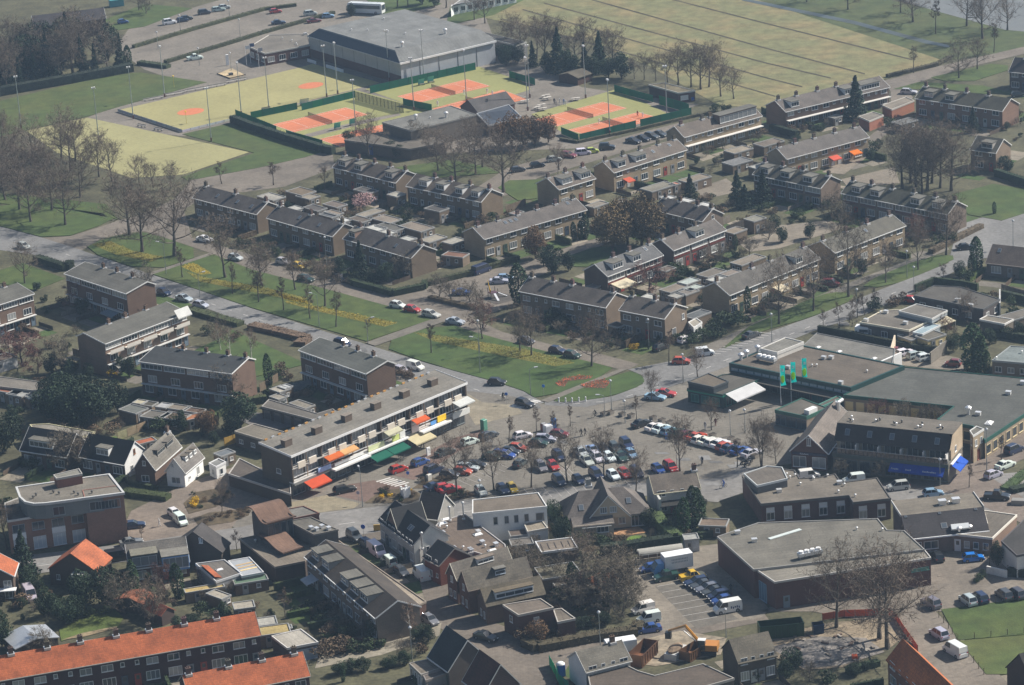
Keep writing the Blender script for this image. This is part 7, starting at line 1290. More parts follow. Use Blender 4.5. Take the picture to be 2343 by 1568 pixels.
for q in ((800,300,5.0,3.0,42,2.6,(.3,.26,.22)),(1320,150,8.0,4.4,38,2.8,(.27,.25,.21)),(1460,125,2.2,2.0,38,2.8,(.65,.27,.18)),(1630,80,7.4,4.0,38,2.8,(.3,.25,.2)),(1400,240,3.2,2.6,-46,3.0,(.72,.72,.72)),(1560,265,3.2,2.4,-46,3.0,(.72,.72,.72)),(1720,300,3.2,2.4,-46,3.0,(.72,.72,.72)),(2140,420,4.0,3.4,38,3.0,(.3,.29,.25)),(1970,520,4.6,3.4,42,2.8,(.34,.28,.22)),(2080,770,8.0,3.6,42,2.6,(.28,.24,.2)),(1390,845,3.4,2.6,42,2.5,(.2,.16,.14)),(1770,880,6.0,3.6,42,2.6,(.24,.21,.18)),(1930,880,4.4,2.6,42,2.6,(.3,.25,.22)),(1580,950,4.4,3.0,42,2.8,(.5,.56,.55)),(1810,930,4.0,2.4,42,2.5,(.6,.6,.58)),(1620,1005,4.2,2.6,42,2.6,(.5,.56,.53)),(1450,1010,5.6,3.4,42,2.6,(.3,.25,.21)),(1570,1040,4.4,3.0,42,2.6,(.27,.24,.22)),(1480,1070,3.2,2.6,42,2.6,(.5,.48,.45)),(1650,1230,5.6,3.0,42,3.0,(.14,.15,.16)),(780,990,4.4,2.4,42,2.6,(.34,.3,.28)),(1250,1080,3.0,2.6,-40,3.0,(.6,.6,.58)),(970,1320,2.6,3.0,42,2.6,(.1,.09,.08)),(1000,270,3,2,42,2.4,(.2,.16,.13)),(120,370,3,2,42,2.4,(.3,.22,.2))): shed(q[0],q[1],q[2],q[3],q[4],q[5],roof=q[6],desc='white-roofed garden shed' if q[6][0] > .48 else ('dark flat garden shed' if q[6][0] < .2 else 'beige flat-roofed garden shed'))
t = Flat('bay_window', 'white glazed bay with flat roof on the corner house', 'bay', [(1575,1300),(1620,1345),(1690,1300),(1640,1265)], 2.9, (.6,.6,.58), (.5,.46,.4), (.7,.7,.68), wmat='plaster'); t.row(.5,.9,1.9,.2,1)
S(0,2)
for q in ((2000,1270,6.4,4.0,36,2.6,(.36,.31,.25)),(1990,1370,6.6,4.2,36,2.6,(.24,.24,.25)),(2170,1410,4.2,3,36,2.8,(.5,.5,.48))): shed(q[0],q[1],q[2],q[3],q[4],q[5],roof=q[6],desc='flat-roofed garden shed')
S(0,3)
f = Flat('garage', 'long orange-brick garage beside the brick road', 'garage', [(1040,895),(1120,930),(1310,855),(1240,825)], 2.8, (.4,.17,.1), (.3,.26,.22), (.5,.47,.42), land='the orange-brick garage'); f = Flat('garage', 'smaller orange-brick garage beside the fir', 'garage', [(840,990),(930,1030),(1050,980),(960,950)], 2.7, (.4,.16,.1), (.28,.25,.22), (.5,.47,.42))
shed(1230,1030,6,3.6,35,2.6,roof=(.2,.2,.2)); shed(80,1210,7,4,36,2.8,roof=(.22,.18,.15)); shed(640,990,3,2.4,36,2.4,roof=(.3,.28,.25))
t = terrace('brick end house with pale dormer and sunlit gable by the round trees', (1780,1270), (2000,1300), 5, 8, 2.6, 1, (.24,.175,.125), (.1,.095,.075), dorm=((.6,3.0,2),), dside=(.35,.33,.3), name='end_house', cat='house', group='houses', land='the brick end house by the round trees')
t = terrace('dark brick house at the grass corner beside the far road', (2110,610), (2420,640), 5, 8, 3, 2, (.085,.055,.045), (.06,.05,.05), chim=(.3,), name='detached_house', cat='house', group='houses', land='the dark house at the far road')
# ================================================================ square: lanes, markings, beds
S(2,1)
sheet('brick_lane', [(690,1330),(830,1240),(1040,1205),(1340,1255),(960,1390)], .075, 'paver', (.185,.125,.11)); sheet('brick_lane', [(1180,1160),(1560,930),(1740,840),(1930,790),(2010,850),(1760,960),(1380,1205)], .075, 'paver', (.185,.125,.11)); sheet('forecourt', [(255,1405),(640,1332),(925,1402),(870,1442),(560,1480),(420,1470)], .08, 'paver', (.31,.27,.2)); sheet('forecourt', [(1830,470),(1960,545),(2240,570),(2300,640),(1900,740),(1840,640)], .08, 'paver', (.3,.265,.21))
def stripes(name, a0, a1, b0, b1, n, w, color=(.55,.53,.5), z=.1):      # stripes from line a to line b
 A0, A1, B0, B1 = P(*a0), P(*a1), P(*b0), P(*b1)
 for i in range(n):
  u = (i+.5)/n; p = A0.lerp(A1, u); q = B0.lerp(B1, u); d = q-p; c = (p+q)/2
  o = build(MB().box(-d.length/2, d.length/2, -w/2, w/2, 0, .004), name, 'paint', None, color, (c.x, c.y, z), math.atan2(d.y, d.x)); structure(o)
stripes('zebra_stripe', (1045,1215), (1230,1262), (1165,1180), (1350,1228), 6, .5, z=.085)
S(2,2); stripes('zebra_stripe', (45,580), (235,515), (150,600), (335,535), 8, .5, (.62,.6,.57), z=.078)
def dashes(pts, step=4.5, ln=1.6, w=.14, z=.085, color=(.55,.53,.5)):
 W = [P(*q) for q in pts]
 for a, b in zip(W, W[1:]):
  d = b-a; n = int(d.length/step)
  for i in range(n):
   c = a+d*((i+.5)/n); o = build(MB().box(-ln/2, ln/2, -w/2, w/2, 0, .004), 'lane_dash', 'paint', None, color, (c.x, c.y, z), math.atan2(d.y, d.x)); structure(o)
SV(); dashes([(1290,927),(1400,918),(1480,894),(1600,850),(1720,800),(1900,730),(2060,665)]); dashes([(110,568),(330,645),(580,728),(840,818),(1060,885),(1180,915)], 5.5, z=.06); dashes([(40,1303),(290,1266),(560,1230),(870,1188),(1130,1166),(1480,1121)], 9, 3.0)
S(2,2); stripes('bay_line', (1610,150), (2190,-60), (1780,160), (2330,-40), 12, .15, z=.085)
S(2,2)
for x0, y0, x1, y1, n in ((600,1000,1100,930,7),(440,1100,560,1085,3),(60,1290,700,1230,8),(880,1190,1480,1120,7)): stripes('bay_line', (x0,y0), (x1,y1), (x0+80,y0+85), (x1+80,y1+85), n, .1, (.4,.37,.34), z=.08)
S(2,1); stripes('bay_line', (1580,1200), (2000,1000), (1780,1290), (2230,1100), 8, .1, (.4,.37,.34), z=.082)
def bed(pts, label, n=14, kinds=('brush','brush','shrub','forsy'), h=.9, flow=None):
 sheet('planted_bed', pts, .12, 'soil', (.08,.06,.035), .1); W = [P(*q) for q in pts]; p = [(q.x,q.y) for q in W]; k = 0; xs = [q[0] for q in p]; ys = [q[1] for q in p]; t_ = 0
 while k < n and t_ < 500:
  t_ += 1; q = Vector((random.uniform(min(xs),max(xs)), random.uniform(min(ys),max(ys)), 0))
  if inside(q, p): veg(random.choice(kinds), 0, 0, h*random.uniform(.7,1.3), label, world=q); k += 1
bed([(960,1400),(1100,1295),(1335,1268),(1475,1345),(1340,1402)], 'in the planted bed at the square entrance', 18, ('brush','brush','shrub','shrub','brush')); bed([(1365,1275),(1500,1180),(1705,1205),(1480,1275)], 'in the bed beside the zebra crossing', 9, ('brush',)); bed([(1560,1375),(1830,1290),(1912,1335),(1700,1388)], 'in the bed below the square trees', 10, ('brush','shrub'))
veg('forsy',1110,1355,1.0,'in the entrance bed'); veg('forsy',1180,1345,.9,'in the entrance bed'); veg('forsy',1340,1300,.8,'in the entrance bed')
p = P(1308,1345,0); t = thing('stone_monument', 'white square-topped stone monument in the entrance bed', 'monument', (p.x,p.y,.1), .5); build(MB().box(-.75,.75,-.75,.75,0,1.6), 'shaft', 'plaster', t, (.72,.72,.7));
for sx in (-.55,.55):
 for sy in (-.55,.55): build(MB().box(sx-.2,sx+.2,sy-.2,sy+.2,1.602,2.0), 'merlon', 'plaster', t, (.72,.72,.7))
S(3,0); bed([(1555,30),(1650,-60),(1860,-100),(1990,-40),(1830,60),(1600,120)], 'in the bed beside the forecourt', 9, ('brush','shrub')); bed([(1640,160),(1770,110),(2100,80),(2110,130),(1960,190),(1690,230)], 'in the long bed by the south road', 11, ('brush',)); veg('forsy',1665,25,1.6,'beside the forecourt'); veg('forsy',1640,60,1.3,'beside the forecourt')
S(2,0); hedge([(1050,1320),(1200,1340),(1430,1370)], 2.6, 1.1, (.035,.045,.015), 'broad low green hedge before the white cottage', False)
S(1,0)
scatter('daffodils', [(780,645),(930,615),(1130,700),(1390,750),(1280,792),(980,730)], 1400, .12, (.27,.21,.03), 'wide bed of yellow daffodils on the verge corner'); scatter('daffodils', [(1530,830),(1640,800),(1795,890),(1700,905)], 700, .12, (.36,.27,.03), 'small bed of yellow daffodils by the verge path'); scatter('daffodils', [(1570,870),(1720,920),(2240,1010),(2600,1100),(2580,1140),(2200,1060),(1700,960)], 1800, .12, (.27,.21,.03), 'long row of yellow daffodils on the verge')
S(1,1); scatter('daffodils', [(220,1055),(500,1130),(520,1160),(280,1110)], 700, .12, (.4,.3,.03), 'bright short row of daffodils on the verge'); scatter('daffodils', [(280,1120),(700,1195),(1240,1310),(1130,1342),(620,1225),(300,1140)], 2000, .12, (.29,.22,.03), 'long row of daffodils beside the lamp posts')
SV(); scatter('daffodils', [(945,762),(1060,778),(1200,800),(1315,832),(1270,840),(1130,812),(990,782)], 2200, .12, (.24,.19,.04), 'row of daffodils near the square')
S(2,2)
for pts in ([(450,385),(520,345),(650,322),(770,330),(740,350),(560,370),(525,418),(470,410)], [(660,405),(760,370),(860,350),(912,380),(875,428),(700,425)]): sheet('tulip_bed', pts, .16, 'soil', (.10,.065,.035)); scatter('tulips', pts, 300, .13, (.5,.09,.03), 'ring of red tulips on the grass tip by the path' if pts[0][0] == 450 else 'second ring of red tulips beside the path', .16)
for x, y in ((478,543),(535,545),(590,545),(648,540),(705,537)):
 p = P(x,y,0); t = thing('bollard', 'white bollard at the rounded grass corner', 'bollard', (p.x,p.y,.1), 0, 'white bollards'); build(MB().lathe([(.16,0),(.14,.85),(.16,.9),(.05,1.0)], 8), 'post', 'paint', t, (.8,.8,.8)); build(MB().lathe([(.165,.6),(.165,.75)], 8), 'band', 'paint', t, (.4,.4,.4))
for x, y in ((860,655),(915,645),(1015,660),(1090,672),(1275,692),(1350,712),(1415,732),(1560,772),(1700,815),(1780,838),(1935,868),(1985,890),(2095,940),(2140,1015),(1470,755)):
 p = P(x,y,0); t = thing('planter', 'square concrete planter in the row before the parked cars', 'planter', (p.x,p.y,.06), rad(40), 'concrete planters'); m = MB(); m.add([(-.5,-.5,0),(.5,-.5,0),(.5,.5,0),(-.5,.5,0),(-.6,-.6,.75),(.6,-.6,.75),(.6,.6,.75),(-.6,.6,.75)], [(0,1,5,4),(1,2,6,5),(2,3,7,6),(3,0,4,7)]); build(m, 'tub', 'plaster', t, (.33,.3,.26)); build(MB().box(-.56,.56,-.56,.56,.6,.7), 'soil', 'soil', t, (.05,.04,.03))
box_thing('information_column', 'blue information column among the square trees', 'column', 435,730,.8,.8,2.6,20,(.05,.2,.55)); box_thing('bottle_bank', 'white and grey bottle bank beside the blue column', 'bottle bank', 385,770,1.6,1.3,1.6,30,(.6,.62,.65),lid=(.7,.7,.72)); box_thing('bottle_bank', 'dark red bottle bank beside the blue column', 'bottle bank', 350,755,1.0,1.0,1.5,30,(.2,.06,.06),lid=(.3,.3,.3))
S(2,1); box_thing('telephone_box', 'green glazed telephone box before the shop block', 'telephone box', 1970,735,1.0,1.0,2.3,45,(.1,.28,.2)); box_thing('advertising_board', 'white pavement advertising board by the shops', 'sign', 1500,960,.9,.3,1.7,45,(.75,.75,.74)); box_thing('switch_cabinet', 'grey switch cabinet by the zebra bed', 'cabinet', 1505,1180,1.0,.6,1.3,45,(.5,.48,.44))
def sign(x, y, h, c, label, r=.35):
 p = P(x,y,0); t = thing('road_sign', label, 'sign', (p.x,p.y,.06), rad(-20), 'road signs'); build(MB().tube((0,0,0),(0,0,h),.035,.035,6), 'post', 'metal', t, (.45,.45,.45)); build(MB().tube((0,-.05,h-.2),(0,-.02,h-.2),r,r,12), 'plate', 'paint', t, c)
S(2,2); sign(352,500,2.6,(.03,.2,.6),'blue pedestrian sign at the verge path'); S(2,1); sign(2165,560,2.4,(.05,.15,.5),'blue round sign at the first zebra crossing'); sign(912,1410,2.6,(.35,.3,.35),'round sign on the lamp post at the entrance bed'); sign(1330,1200,1.6,(.03,.12,.5),'blue keep-right sign in the brick lane')
S(3,1); sign(955,330,2.6,(.02,.1,.45),'blue parking sign at the side street corner',.45); box_thing('planter_sign', 'yellow advertising board beside the cafe', 'sign', 1068,235,1.4,.2,1.2,0,(.5,.32,.05))
# ================================================================ cars
S(2,1)
cars([(1245,1105,38,'red'),(1430,1045,40,'blue'),(790,1278,22,'black','estate'),(1545,1112,40,'dark blue','suv'),(1680,1150,-20,'dark grey'),(1785,1125,-20,'orange red'),(1835,1093,-18,'silver','estate'),(1905,1070,-18,'black'),(1850,872,35,'white'),(2035,1000,-25,'dark green'),(2120,975,-25,'blue'),(1555,1252,25,'dark blue','sedan'),(1640,1262,20,'red'),(1690,1280,20,'red','sedan'),(1945,1292,-70,'silver'),(2130,1275,-70,'dark blue'),(2210,1268,-70,'yellow','small'),(1640,960,38,'dark grey','sedan'),(2010,820,40,'dark grey','estate')], 'parked on the shop side of the square')
S(2,2)
cars([(170,820,25,'white'),(305,885,-20,'dark green'),(365,848,-15,'silver','estate'),(480,808,-20,'dark red'),(30,985,-30,'blue'),(68,955,-25,'black'),(130,925,-25,'orange red'),(150,1055,60,'dark grey'),(475,995,-70,'dark blue','mpv'),(325,1088,-70,'grey','mpv'),(430,1078,-70,'red')], 'parked under the thin trees of the square')
cars([(668,965,-70,'silver','sedan'),(768,948,-70,'light blue','sedan'),(855,935,-70,'dark grey'),(950,930,-70,'dark grey','mpv'),(1050,900,-70,'dark blue','suv'),(715,1035,-70,'silver','sedan'),(798,1008,-70,'white','mpv'),(903,1005,-70,'white'),(1005,1000,-70,'dark green','sedan'),(1090,978,-70,'light blue')], 'in the double row in the middle of the square')
cars([(478,1205,-70,'dark blue','mpv'),(642,1198,-70,'dark blue','small'),(792,1150,-70,'dark blue','mpv'),(937,1158,-70,'white'),(1032,1142,-70,'red'),(1135,1135,-70,'dark blue','mpv'),(1318,1108,-70,'blue'),(1422,1088,-70,'red','mpv')], 'in the row of bays beside the south road')
cars([(1178,718,38,'black','sedan'),(1290,748,40,'white','sedan'),(1350,762,40,'white','sedan'),(1412,782,40,'light blue'),(1485,795,40,'dark green','sedan'),(1562,812,40,'dark red'),(1645,828,40,'orange red','sedan'),(1672,856,40,'white'),(1740,868,40,'white','sedan'),(1795,878,40,'white','estate'),(1842,890,40,'white','sedan'),(1880,912,40,'orange red'),(1922,932,40,'dark blue','sedan'),(2012,945,40,'blue','sedan'),(2105,968,40,'silver','sedan')], 'in the slanting row along the planters')
car(190,548,-45,'black','estate','driving over the zebra crossing'); car(1295,492,-28,'light blue','sedan','parked beside the green kiosk'); car(1380,462,-24,'red','sedan','parked beside the green kiosk'); car(1515,190,-12,'orange red','hatch','turning at the east road junction'); car(1712,120,8,'white','minivan','in the striped bays of the east road'); cars([(465,100,-38,'dark blue'),(590,138,-38,'dark green')], 'parked above the daffodil verge')
S(1,2); cars([(1340,1505,40,'black'),(1550,1442,38,'white'),(2110,1402,38,'dark grey','sedan'),(200,1452,-40,'dark grey')], 'parked by the corner house gardens')
S(1,1); cars([(1240,1150,-40,'white'),(1365,1185,-38,'red'),(1525,1228,-38,'silver','estate'),(1730,1288,-35,'silver','sedan')], 'parked in line along the daffodil verge'); cars([(270,782,-42,'silver'),(400,818,-42,'yellow','small'),(462,928,-38,'dark green','estate'),(755,922,-42,'black')], 'on the service street before the terraces'); car(1950,855,42,'dark blue','minibus','with pale roof in the side street'); cars([(2150,920,-5,'light blue'),(2100,945,-8,'silver','sedan'),(1785,1042,-10,'blue','sedan')], 'by the small playground')
S(1,0); cars([(1735,592,-35,'white','sedan'),(1995,748,-40,'silver')], 'on the service street at the verge end'); cars([(1390,1042,-47,'dark blue'),(1560,1092,-40,'silver','sedan'),(1700,1148,-40,'silver')], 'parked on the main road beside the sunlit block'); car(200,650,-47,'silver','hatch','driving on the main road')
S(2,1); car(770,42,-42,'dark blue','mpv','driving on the main road past the block'); cars([(1270,268,-45,'silver'),(1390,238,-42,'white','minivan')], 'parked in the lay-by at the shop block end'); car(2080,368,-15,'black','hatch','waiting before the zebra crossing')
S(0,2); cars([(1110,1192,-45,'black','sedan'),(1190,1172,-45,'black','sedan'),(1265,1152,-45,'dark grey','estate'),(1335,1135,-45,'dark grey','sedan'),(885,1248,-5,'black','suv'),(680,1292,8,'white','mpv'),(760,1278,8,'lime','small'),(560,1312,-35,'dark red','estate'),(435,1348,15,'silver'),(295,1398,15,'black'),(130,1436,15,'dark grey')], 'parked below the green court fence')
S(0,3); car(1265,778,-22,'silver','estate','beside the orange-brick garage'); car(2190,800,0,'black','hatch','by the dark house at the far road')
S(1,3); car(600,968,-15,'dark red','mpv','between the two roadside terraces'); car(1745,658,5,'black','sedan','turning in the wide junction'); car(1290,1108,-30,'red','small','behind the dark flat bungalow')
S(2,3); cars([(420,1158,10,'white','minivan'),(800,1195,190,'white','minivan')], 'between the bank and the stepped offices'); car(1175,1252,185,'silver','mpv','driving past the blue awnings'); car(1470,1308,5,'light blue','hatch','behind the hall with the tiled slope'); cars([(1980,1150,38,'silver'),(2080,1068,38,'white','sedan'),(2155,942,40,'dark blue','suv')], 'parked along the arcade street'); car(2010,1335,-15,'black','pickup','with a trailer at the street corner')
box_thing('car_trailer', 'small flat trailer behind the black pickup', 'trailer', 2195,1385,2.6,1.5,.9,-15,(.25,.24,.22))
S(3,1); cars([(875,305,-62,'dark grey','suv'),(985,372,-62,'dark blue','estate')], 'at the top of the side street'); car(1062,430,-62,'white','van','in the side street beside the cafe wall'); car(1165,515,118,'white','minivan','behind the white van in the side street'); car(1270,602,-60,'dark grey','hatch','in the shadowed side street'); car(1440,628,112,'white','van','parked at the brick garage'); car(1515,1012,-60,'grey','hatch','behind the side street terrace'); car(1985,1152,-40,'black','sedan','alone on the shaded brick street')
S(3,0); car(1480,112,-60,'white','hatch','behind the white van at the forecourt'); car(1530,172,-62,'white','minivan','beside the planted bed at the forecourt'); car(1130,208,10,'dark blue','sedan','beside the modern apartments'); car(1110,352,15,'grey','sedan','on the south road before the apartments'); car(1000,480,15,'black','van','shaded by the house with blue dormer'); car(250,802,-70,'silver','van','beside the orange-roofed house')
# ================================================================ people and bicycles
S(2,2)
person(670,832,200,(.03,.03,.035),'person in black coat','walk','walking with another across the square'); person(702,826,200,(.06,.045,.04),'person in dark brown coat','walk','walking with another across the square'); cyclist(785,672,-160,(.03,.03,.03),'a cyclist in dark clothes','on the asphalt bend'); cyclist(1390,872,110,(.03,.15,.5),'a cyclist in blue jacket','beside the slanting car row'); cyclist(1692,1072,-100,(.04,.04,.05),'a cyclist in grey coat','crossing the open square'); cyclist(1872,1270,-150,(.04,.12,.4),'a cyclist in blue coat','on the south road')
for x, y, c in ((1718,775,(.3,.3,.32)),(1805,745,(.15,.04,.04))): person(x, y, 60, c, 'person resting by the tree bench' if c[0] > .2 else 'person in dark red by the tree bench', 'stand', 'near the corner shop')
S(2,1); person(1440,925,40,(.04,.035,.035),'person in black jacket','walk','strolling past the shop awnings'); person(1462,932,40,(.1,.08,.07),'person in brown jacket','walk','strolling past the shop awnings'); cyclist(815,1210,-150,(.03,.04,.06),'a rider in dark jacket','before the shop canopy'); cyclist(2135,525,-60,(.02,.02,.02),'a moped rider in black','waiting at the main road')
for x, y in ((1255,1040),(1275,1048),(1300,1030)): bicycle(x, y, 60, where='parked in front of the green awning')
S(3,0); person(1352,225,180,(.6,.6,.6),'person in white shirt','walk','crossing the brick forecourt'); person(1030,230,180,(.05,.05,.06),'person in black','stand','in the apartment entrance')
S(2,2)
for x, y in ((2045,1070),(2085,1062),(2075,1088)):
 p = P(x,y,0); t = thing('motorcycle', 'dark motorcycle parked at the end of the slanting row', 'motorcycle', (p.x,p.y,.06), rad(30+x%20), 'motorcycles'); build(MB().sphere((0,0,.62),.6,.2,.22,8,5), 'body', 'carpaint', t, (.03,.03,.035)); build(MB().box(-.75,-.05,-.14,.14,.78,.9), 'seat', 'rubber', t, (.02,.02,.02)); build(MB().tube((.4,-.32,1.05),(.4,.32,1.05),.03,.03,5), 'handlebar', 'metal', t, (.5,.5,.5)); ty, hb = wheel_meshes(.3)
 for xx in (-.65,.7): w_ = obj('wheel', ty, t, (.02,.02,.02), (xx,0,.3)); obj('hub', hb, w_, (.3,.3,.3))
S(1,1)   # playground
sheet('playground_tiles', [(1925,1095),(2080,1040),(2240,1080),(2300,1090),(2080,1150),(2020,1130)], .06, 'paver', (.1,.09,.085)); p = P(2050,1090,0); t = thing('climbing_frame', 'climbing frame with yellow mast and white slides', 'climbing frame', (p.x,p.y,.06), .4); build(MB().box(-.9,.9,-.9,.9,1.1,1.25), 'platform', 'wood', t, (.1,.05,.07))
for sx in (-.85,.85):
 for sy in (-.85,.85): build(MB().tube((sx,sy,0),(sx,sy,2.2),.07,.07,6), 'post', 'wood', t, (.1,.06,.05))
build(MB().tube((-.6,0,1.2),(-1.1,0,4.2),.16,.05,6), 'mast', 'paint', t, (.85,.5,.02))
for d in ((0,-1),(1,-.3)): m = MB(); a = Vector((d[0]*.9,d[1]*.9,1.2)); b = Vector((d[0]*3,d[1]*3,.1)); s_ = Vector((-d[1],d[0],0)).normalized()*.25; m.add([a-s_,a+s_,b+s_,b-s_,a-s_-Vector((0,0,.08)),a+s_-Vector((0,0,.08)),b+s_-Vector((0,0,.08)),b-s_-Vector((0,0,.08))],[(0,1,2,3),(7,6,5,4),(0,3,7,4),(1,5,6,2)]); build(m, 'slide', 'metal', t, (.75,.76,.78))
# ================================================================ street lamps
S(1,0); lamp(1408,890,7.5,1.4,150,'on the verge by the first path'); lamp(1695,1085,5.5,1.2,30,'beside the main road parking')
S(1,1); lamp(578,1340,7.5,1.4,150,'on the daffodil verge'); lamp(990,1480,5.5,1.2,20,'at the second verge path'); lamp(640,830,7.0,0,0,'before the middle terrace'); lamp(1935,1560,7.0,0,0,'by the dark verge bush')
S(2,1); lamp(1940,292,7.5,1.4,150,'on the verge near the square'); lamp(945,1432,7.5,1.2,100,'at the entrance bed'); lamp(1950,1492,6.5,0,0,'on the south road kerb'); lamp(2140,1500,6.5,0,0,'on the south road by the white house') if False else None
S(2,2); lamp(240,480,5.5,1.2,20,'at the zebra crossing corner'); lamp(925,608,6.0,0,0,'at the grass tip'); lamp(1532,382,6.0,0,0,'beside the kiosk'); lamp(868,668,4.5,1.0,170,'by the first planter'); lamp(1040,722,4.5,0,0,'by the slanting car row'); lamp(1478,1092,4.5,0,0,'beside the red people carrier'); lamp(1932,830,5,0,0,'before the corner shop'); lamp(2055,800,4.5,0,0,'before the corner shop')
S(1,2); lamp(1242,1532,6.5,0,0,'before the pair of corner houses')
S(1,3); lamp(105,1468,6,0,0,'on the east road verge'); lamp(1250,925,6,0,0,'on the far roadside verge'); lamp(2148,662,6,0,0,'at the wide junction'); lamp(828,1255,6,0,0,'opposite the cream sunscreens'); lamp(1310,1100,7,0,0,'beside the dark flat bungalow')
S(0,0)
for x, y in ((1690,560),(1530,275),(1945,150),(2035,310),(1340,420),(1960,600)): lamp(x, y, 5, 0, 0, 'in the upper car park')
S(2,3); lamp(1925,1120,8,0,0,'on the arcade street pavement'); lamp(1530,1250,5,0,0,'before the blue awnings')
S(3,1); lamp(1365,1370,6,0,0,'on the path behind the side street terrace'); S(3,3); lamp(1890,1180,5,0,0,'on the lane bend') if False else None
S(3,2); lamp(830,1240,6,0,0,'at the thicket hedge'); lamp(1895,1170,5,0,0,'at the yard entrance')
# ================================================================ trees
def trees(lst, where=None):
 for q in lst: veg(q[0], q[1], q[2], q[3] if len(q) > 3 else None, where, wide=q[4] if len(q) > 4 else 1.0)
S(1,0)
trees([('big',1205,705,16),('big',1100,560,15),('big',1480,740,17),('fan',1910,920,13),('big',2215,985,10)], 'standing tall on the verge corner'); trees([('big',555,475,13),('big',262,448,13),('big',440,350,12),('big',165,345,12),('big',45,260,12),('big',680,240,11),('big',-60,330,13)], 'in the park beside the main road paths'); trees([('young',1545,920,9),('young',1970,1060,9),('young',2190,1130,9)], 'planted along the main road verge'); trees([('big',210,970,9,.8),('plum',640,1180,5.5),('ever',700,1240,4.5),('bush',1240,1200,9,.6),('young',1200,1480,10)], None)
S(1,1); trees([('young',65,1130,9),('young',275,1200,10),('young',500,1270,9),('young',720,1340,10),('young',1525,1560,9),('sapling',985,1400,4)], 'planted along the main road verge'); trees([('fan',375,1025,8),('fan',625,1165,10),('fan',90,985,9),('fan',1960,1440,8)], 'beside the service street verge'); trees([('fir',920,930,9,1.2),('ever',760,900,4.5),('ever',1150,960,5),('bush',1290,930,5),('shrub',1050,960,3),('shrub',870,950,3),('ever',1020,970,4)], 'in the end garden by the service street'); trees([('plum',1960,1350,5.5,1.2),('bush',1590,1085,4.2),('bush',1690,1105,4),('bush',1850,1125,4.2),('bush',1920,1160,3.5)], 'around the playground bed'); veg('pink',965,325,3.6,'behind the dormered terrace'); trees([('birch',1880,700,7),('brush',1500,560,2),('shrub',1310,430,2.6),('ever',2000,400,3.5)], None)
hedge([(700,860),(870,985),(1200,1075),(1460,1020),(1480,985)], 1.6, 1.5, (.03,.045,.018), 'clipped green hedge rounding the end garden corner', False); hedge([(1490,990),(1900,890),(2240,780)], 1.4, 1.3, (.055,.06,.025), 'clipped hedge along the side street', False); hedge([(1510,1100),(1900,1190),(1975,1180)], 1.6, .8, (.1,.075,.045), 'low brown hedge of the playground bed', False); hedge([(0,1340),(230,1390),(470,1450),(410,1500)], 3.2, 1.0, (.11,.075,.05), 'broad brown shrub strip along the main road', False)
S(1,2); trees([('dense',930,700,12),('dense',1180,650,12),('dense',1060,640,12.5)], 'on the small green between terraces'); trees([('rusty',280,760,8.5)], 'before the long sunlit terrace'); trees([('fir',2060,330,6,1.5),('ever',2300,520,4),('ever',2360,620,4),('ever',1720,620,3),('bush',2250,600,4),('ever',430,880,7),('ever',350,820,5),('ever',560,860,4.5),('cypress',150,1150,10,1.3),('cypress',610,610,4.5),('cypress',660,600,5),('cypress',700,590,6)], None); trees([('fir',1595,275,7,1.3),('fir',2000,290,8,1.3),('fir',2210,300,9,1.3),('plum',1250,1060,6.5,1.2),('cypress',1970,690,4),('cypress',2075,1220,6,.8),('ever',430,1320,4,1.3),('shrub',500,1340,3),('shrub',620,1310,3),('brush',700,1330,2.5),('shrub',930,1500,2),('shrub',1850,1340,3.2,1.3),('shrub',1950,1320,3.2,1.3),('shrub',1780,1420,2.8,1.4),('shrub',1700,1450,2.6,1.4),('shrub',1600,1480,2.4,1.3),('forsy',1115,1530,1.8),('bush',2090,740,4),('bush',1700,780,3),('bush',1850,800,3.4),('shrub',1450,880,2.4),('shrub',1550,900,2)], None); trees([('big',150,1545,10,.8),('fan',245,1580,9)], 'on the second daffodil verge')
S(2,2); trees([('big',755,240,11,.8)], 'on the grass tip above the tulips'); trees([('young',1410,212,9),('fan',1655,330,5.5)], 'beside the east road bays'); trees([('fan',1265,537,6,.8),('young',1135,690,6.5),('young',575,745,6),('young',290,800,7),('young',55,890,7),('fan',245,1265,9,.8),('fan',550,1225,9.5,.8),('fan',860,1190,9.5,.8),('fan',1505,1130,9.5,.8),('fan',1130,1310,8,.9),('fan',1770,780,6.5,.8),('fan',2195,1095,9,.8),('young',1990,1095,7),('young',440,870,7)], 'standing in the paving of the square')
S(2,1); trees([('fan',1745,1310,11,.8),('fan',2055,1290,9.5,.8),('young',1960,1000,7)], 'standing in the shop side paving'); trees([('cypress',155,410,7.5,.9)], 'beside the birch lawn'); trees([('shrub',230,340,2),('brush',300,350,2),('brush',260,300,2.4),('brush',1300,320,2),('brush',1330,340,1.8),('shrub',500,480,2),('brush',480,500,2)], None)
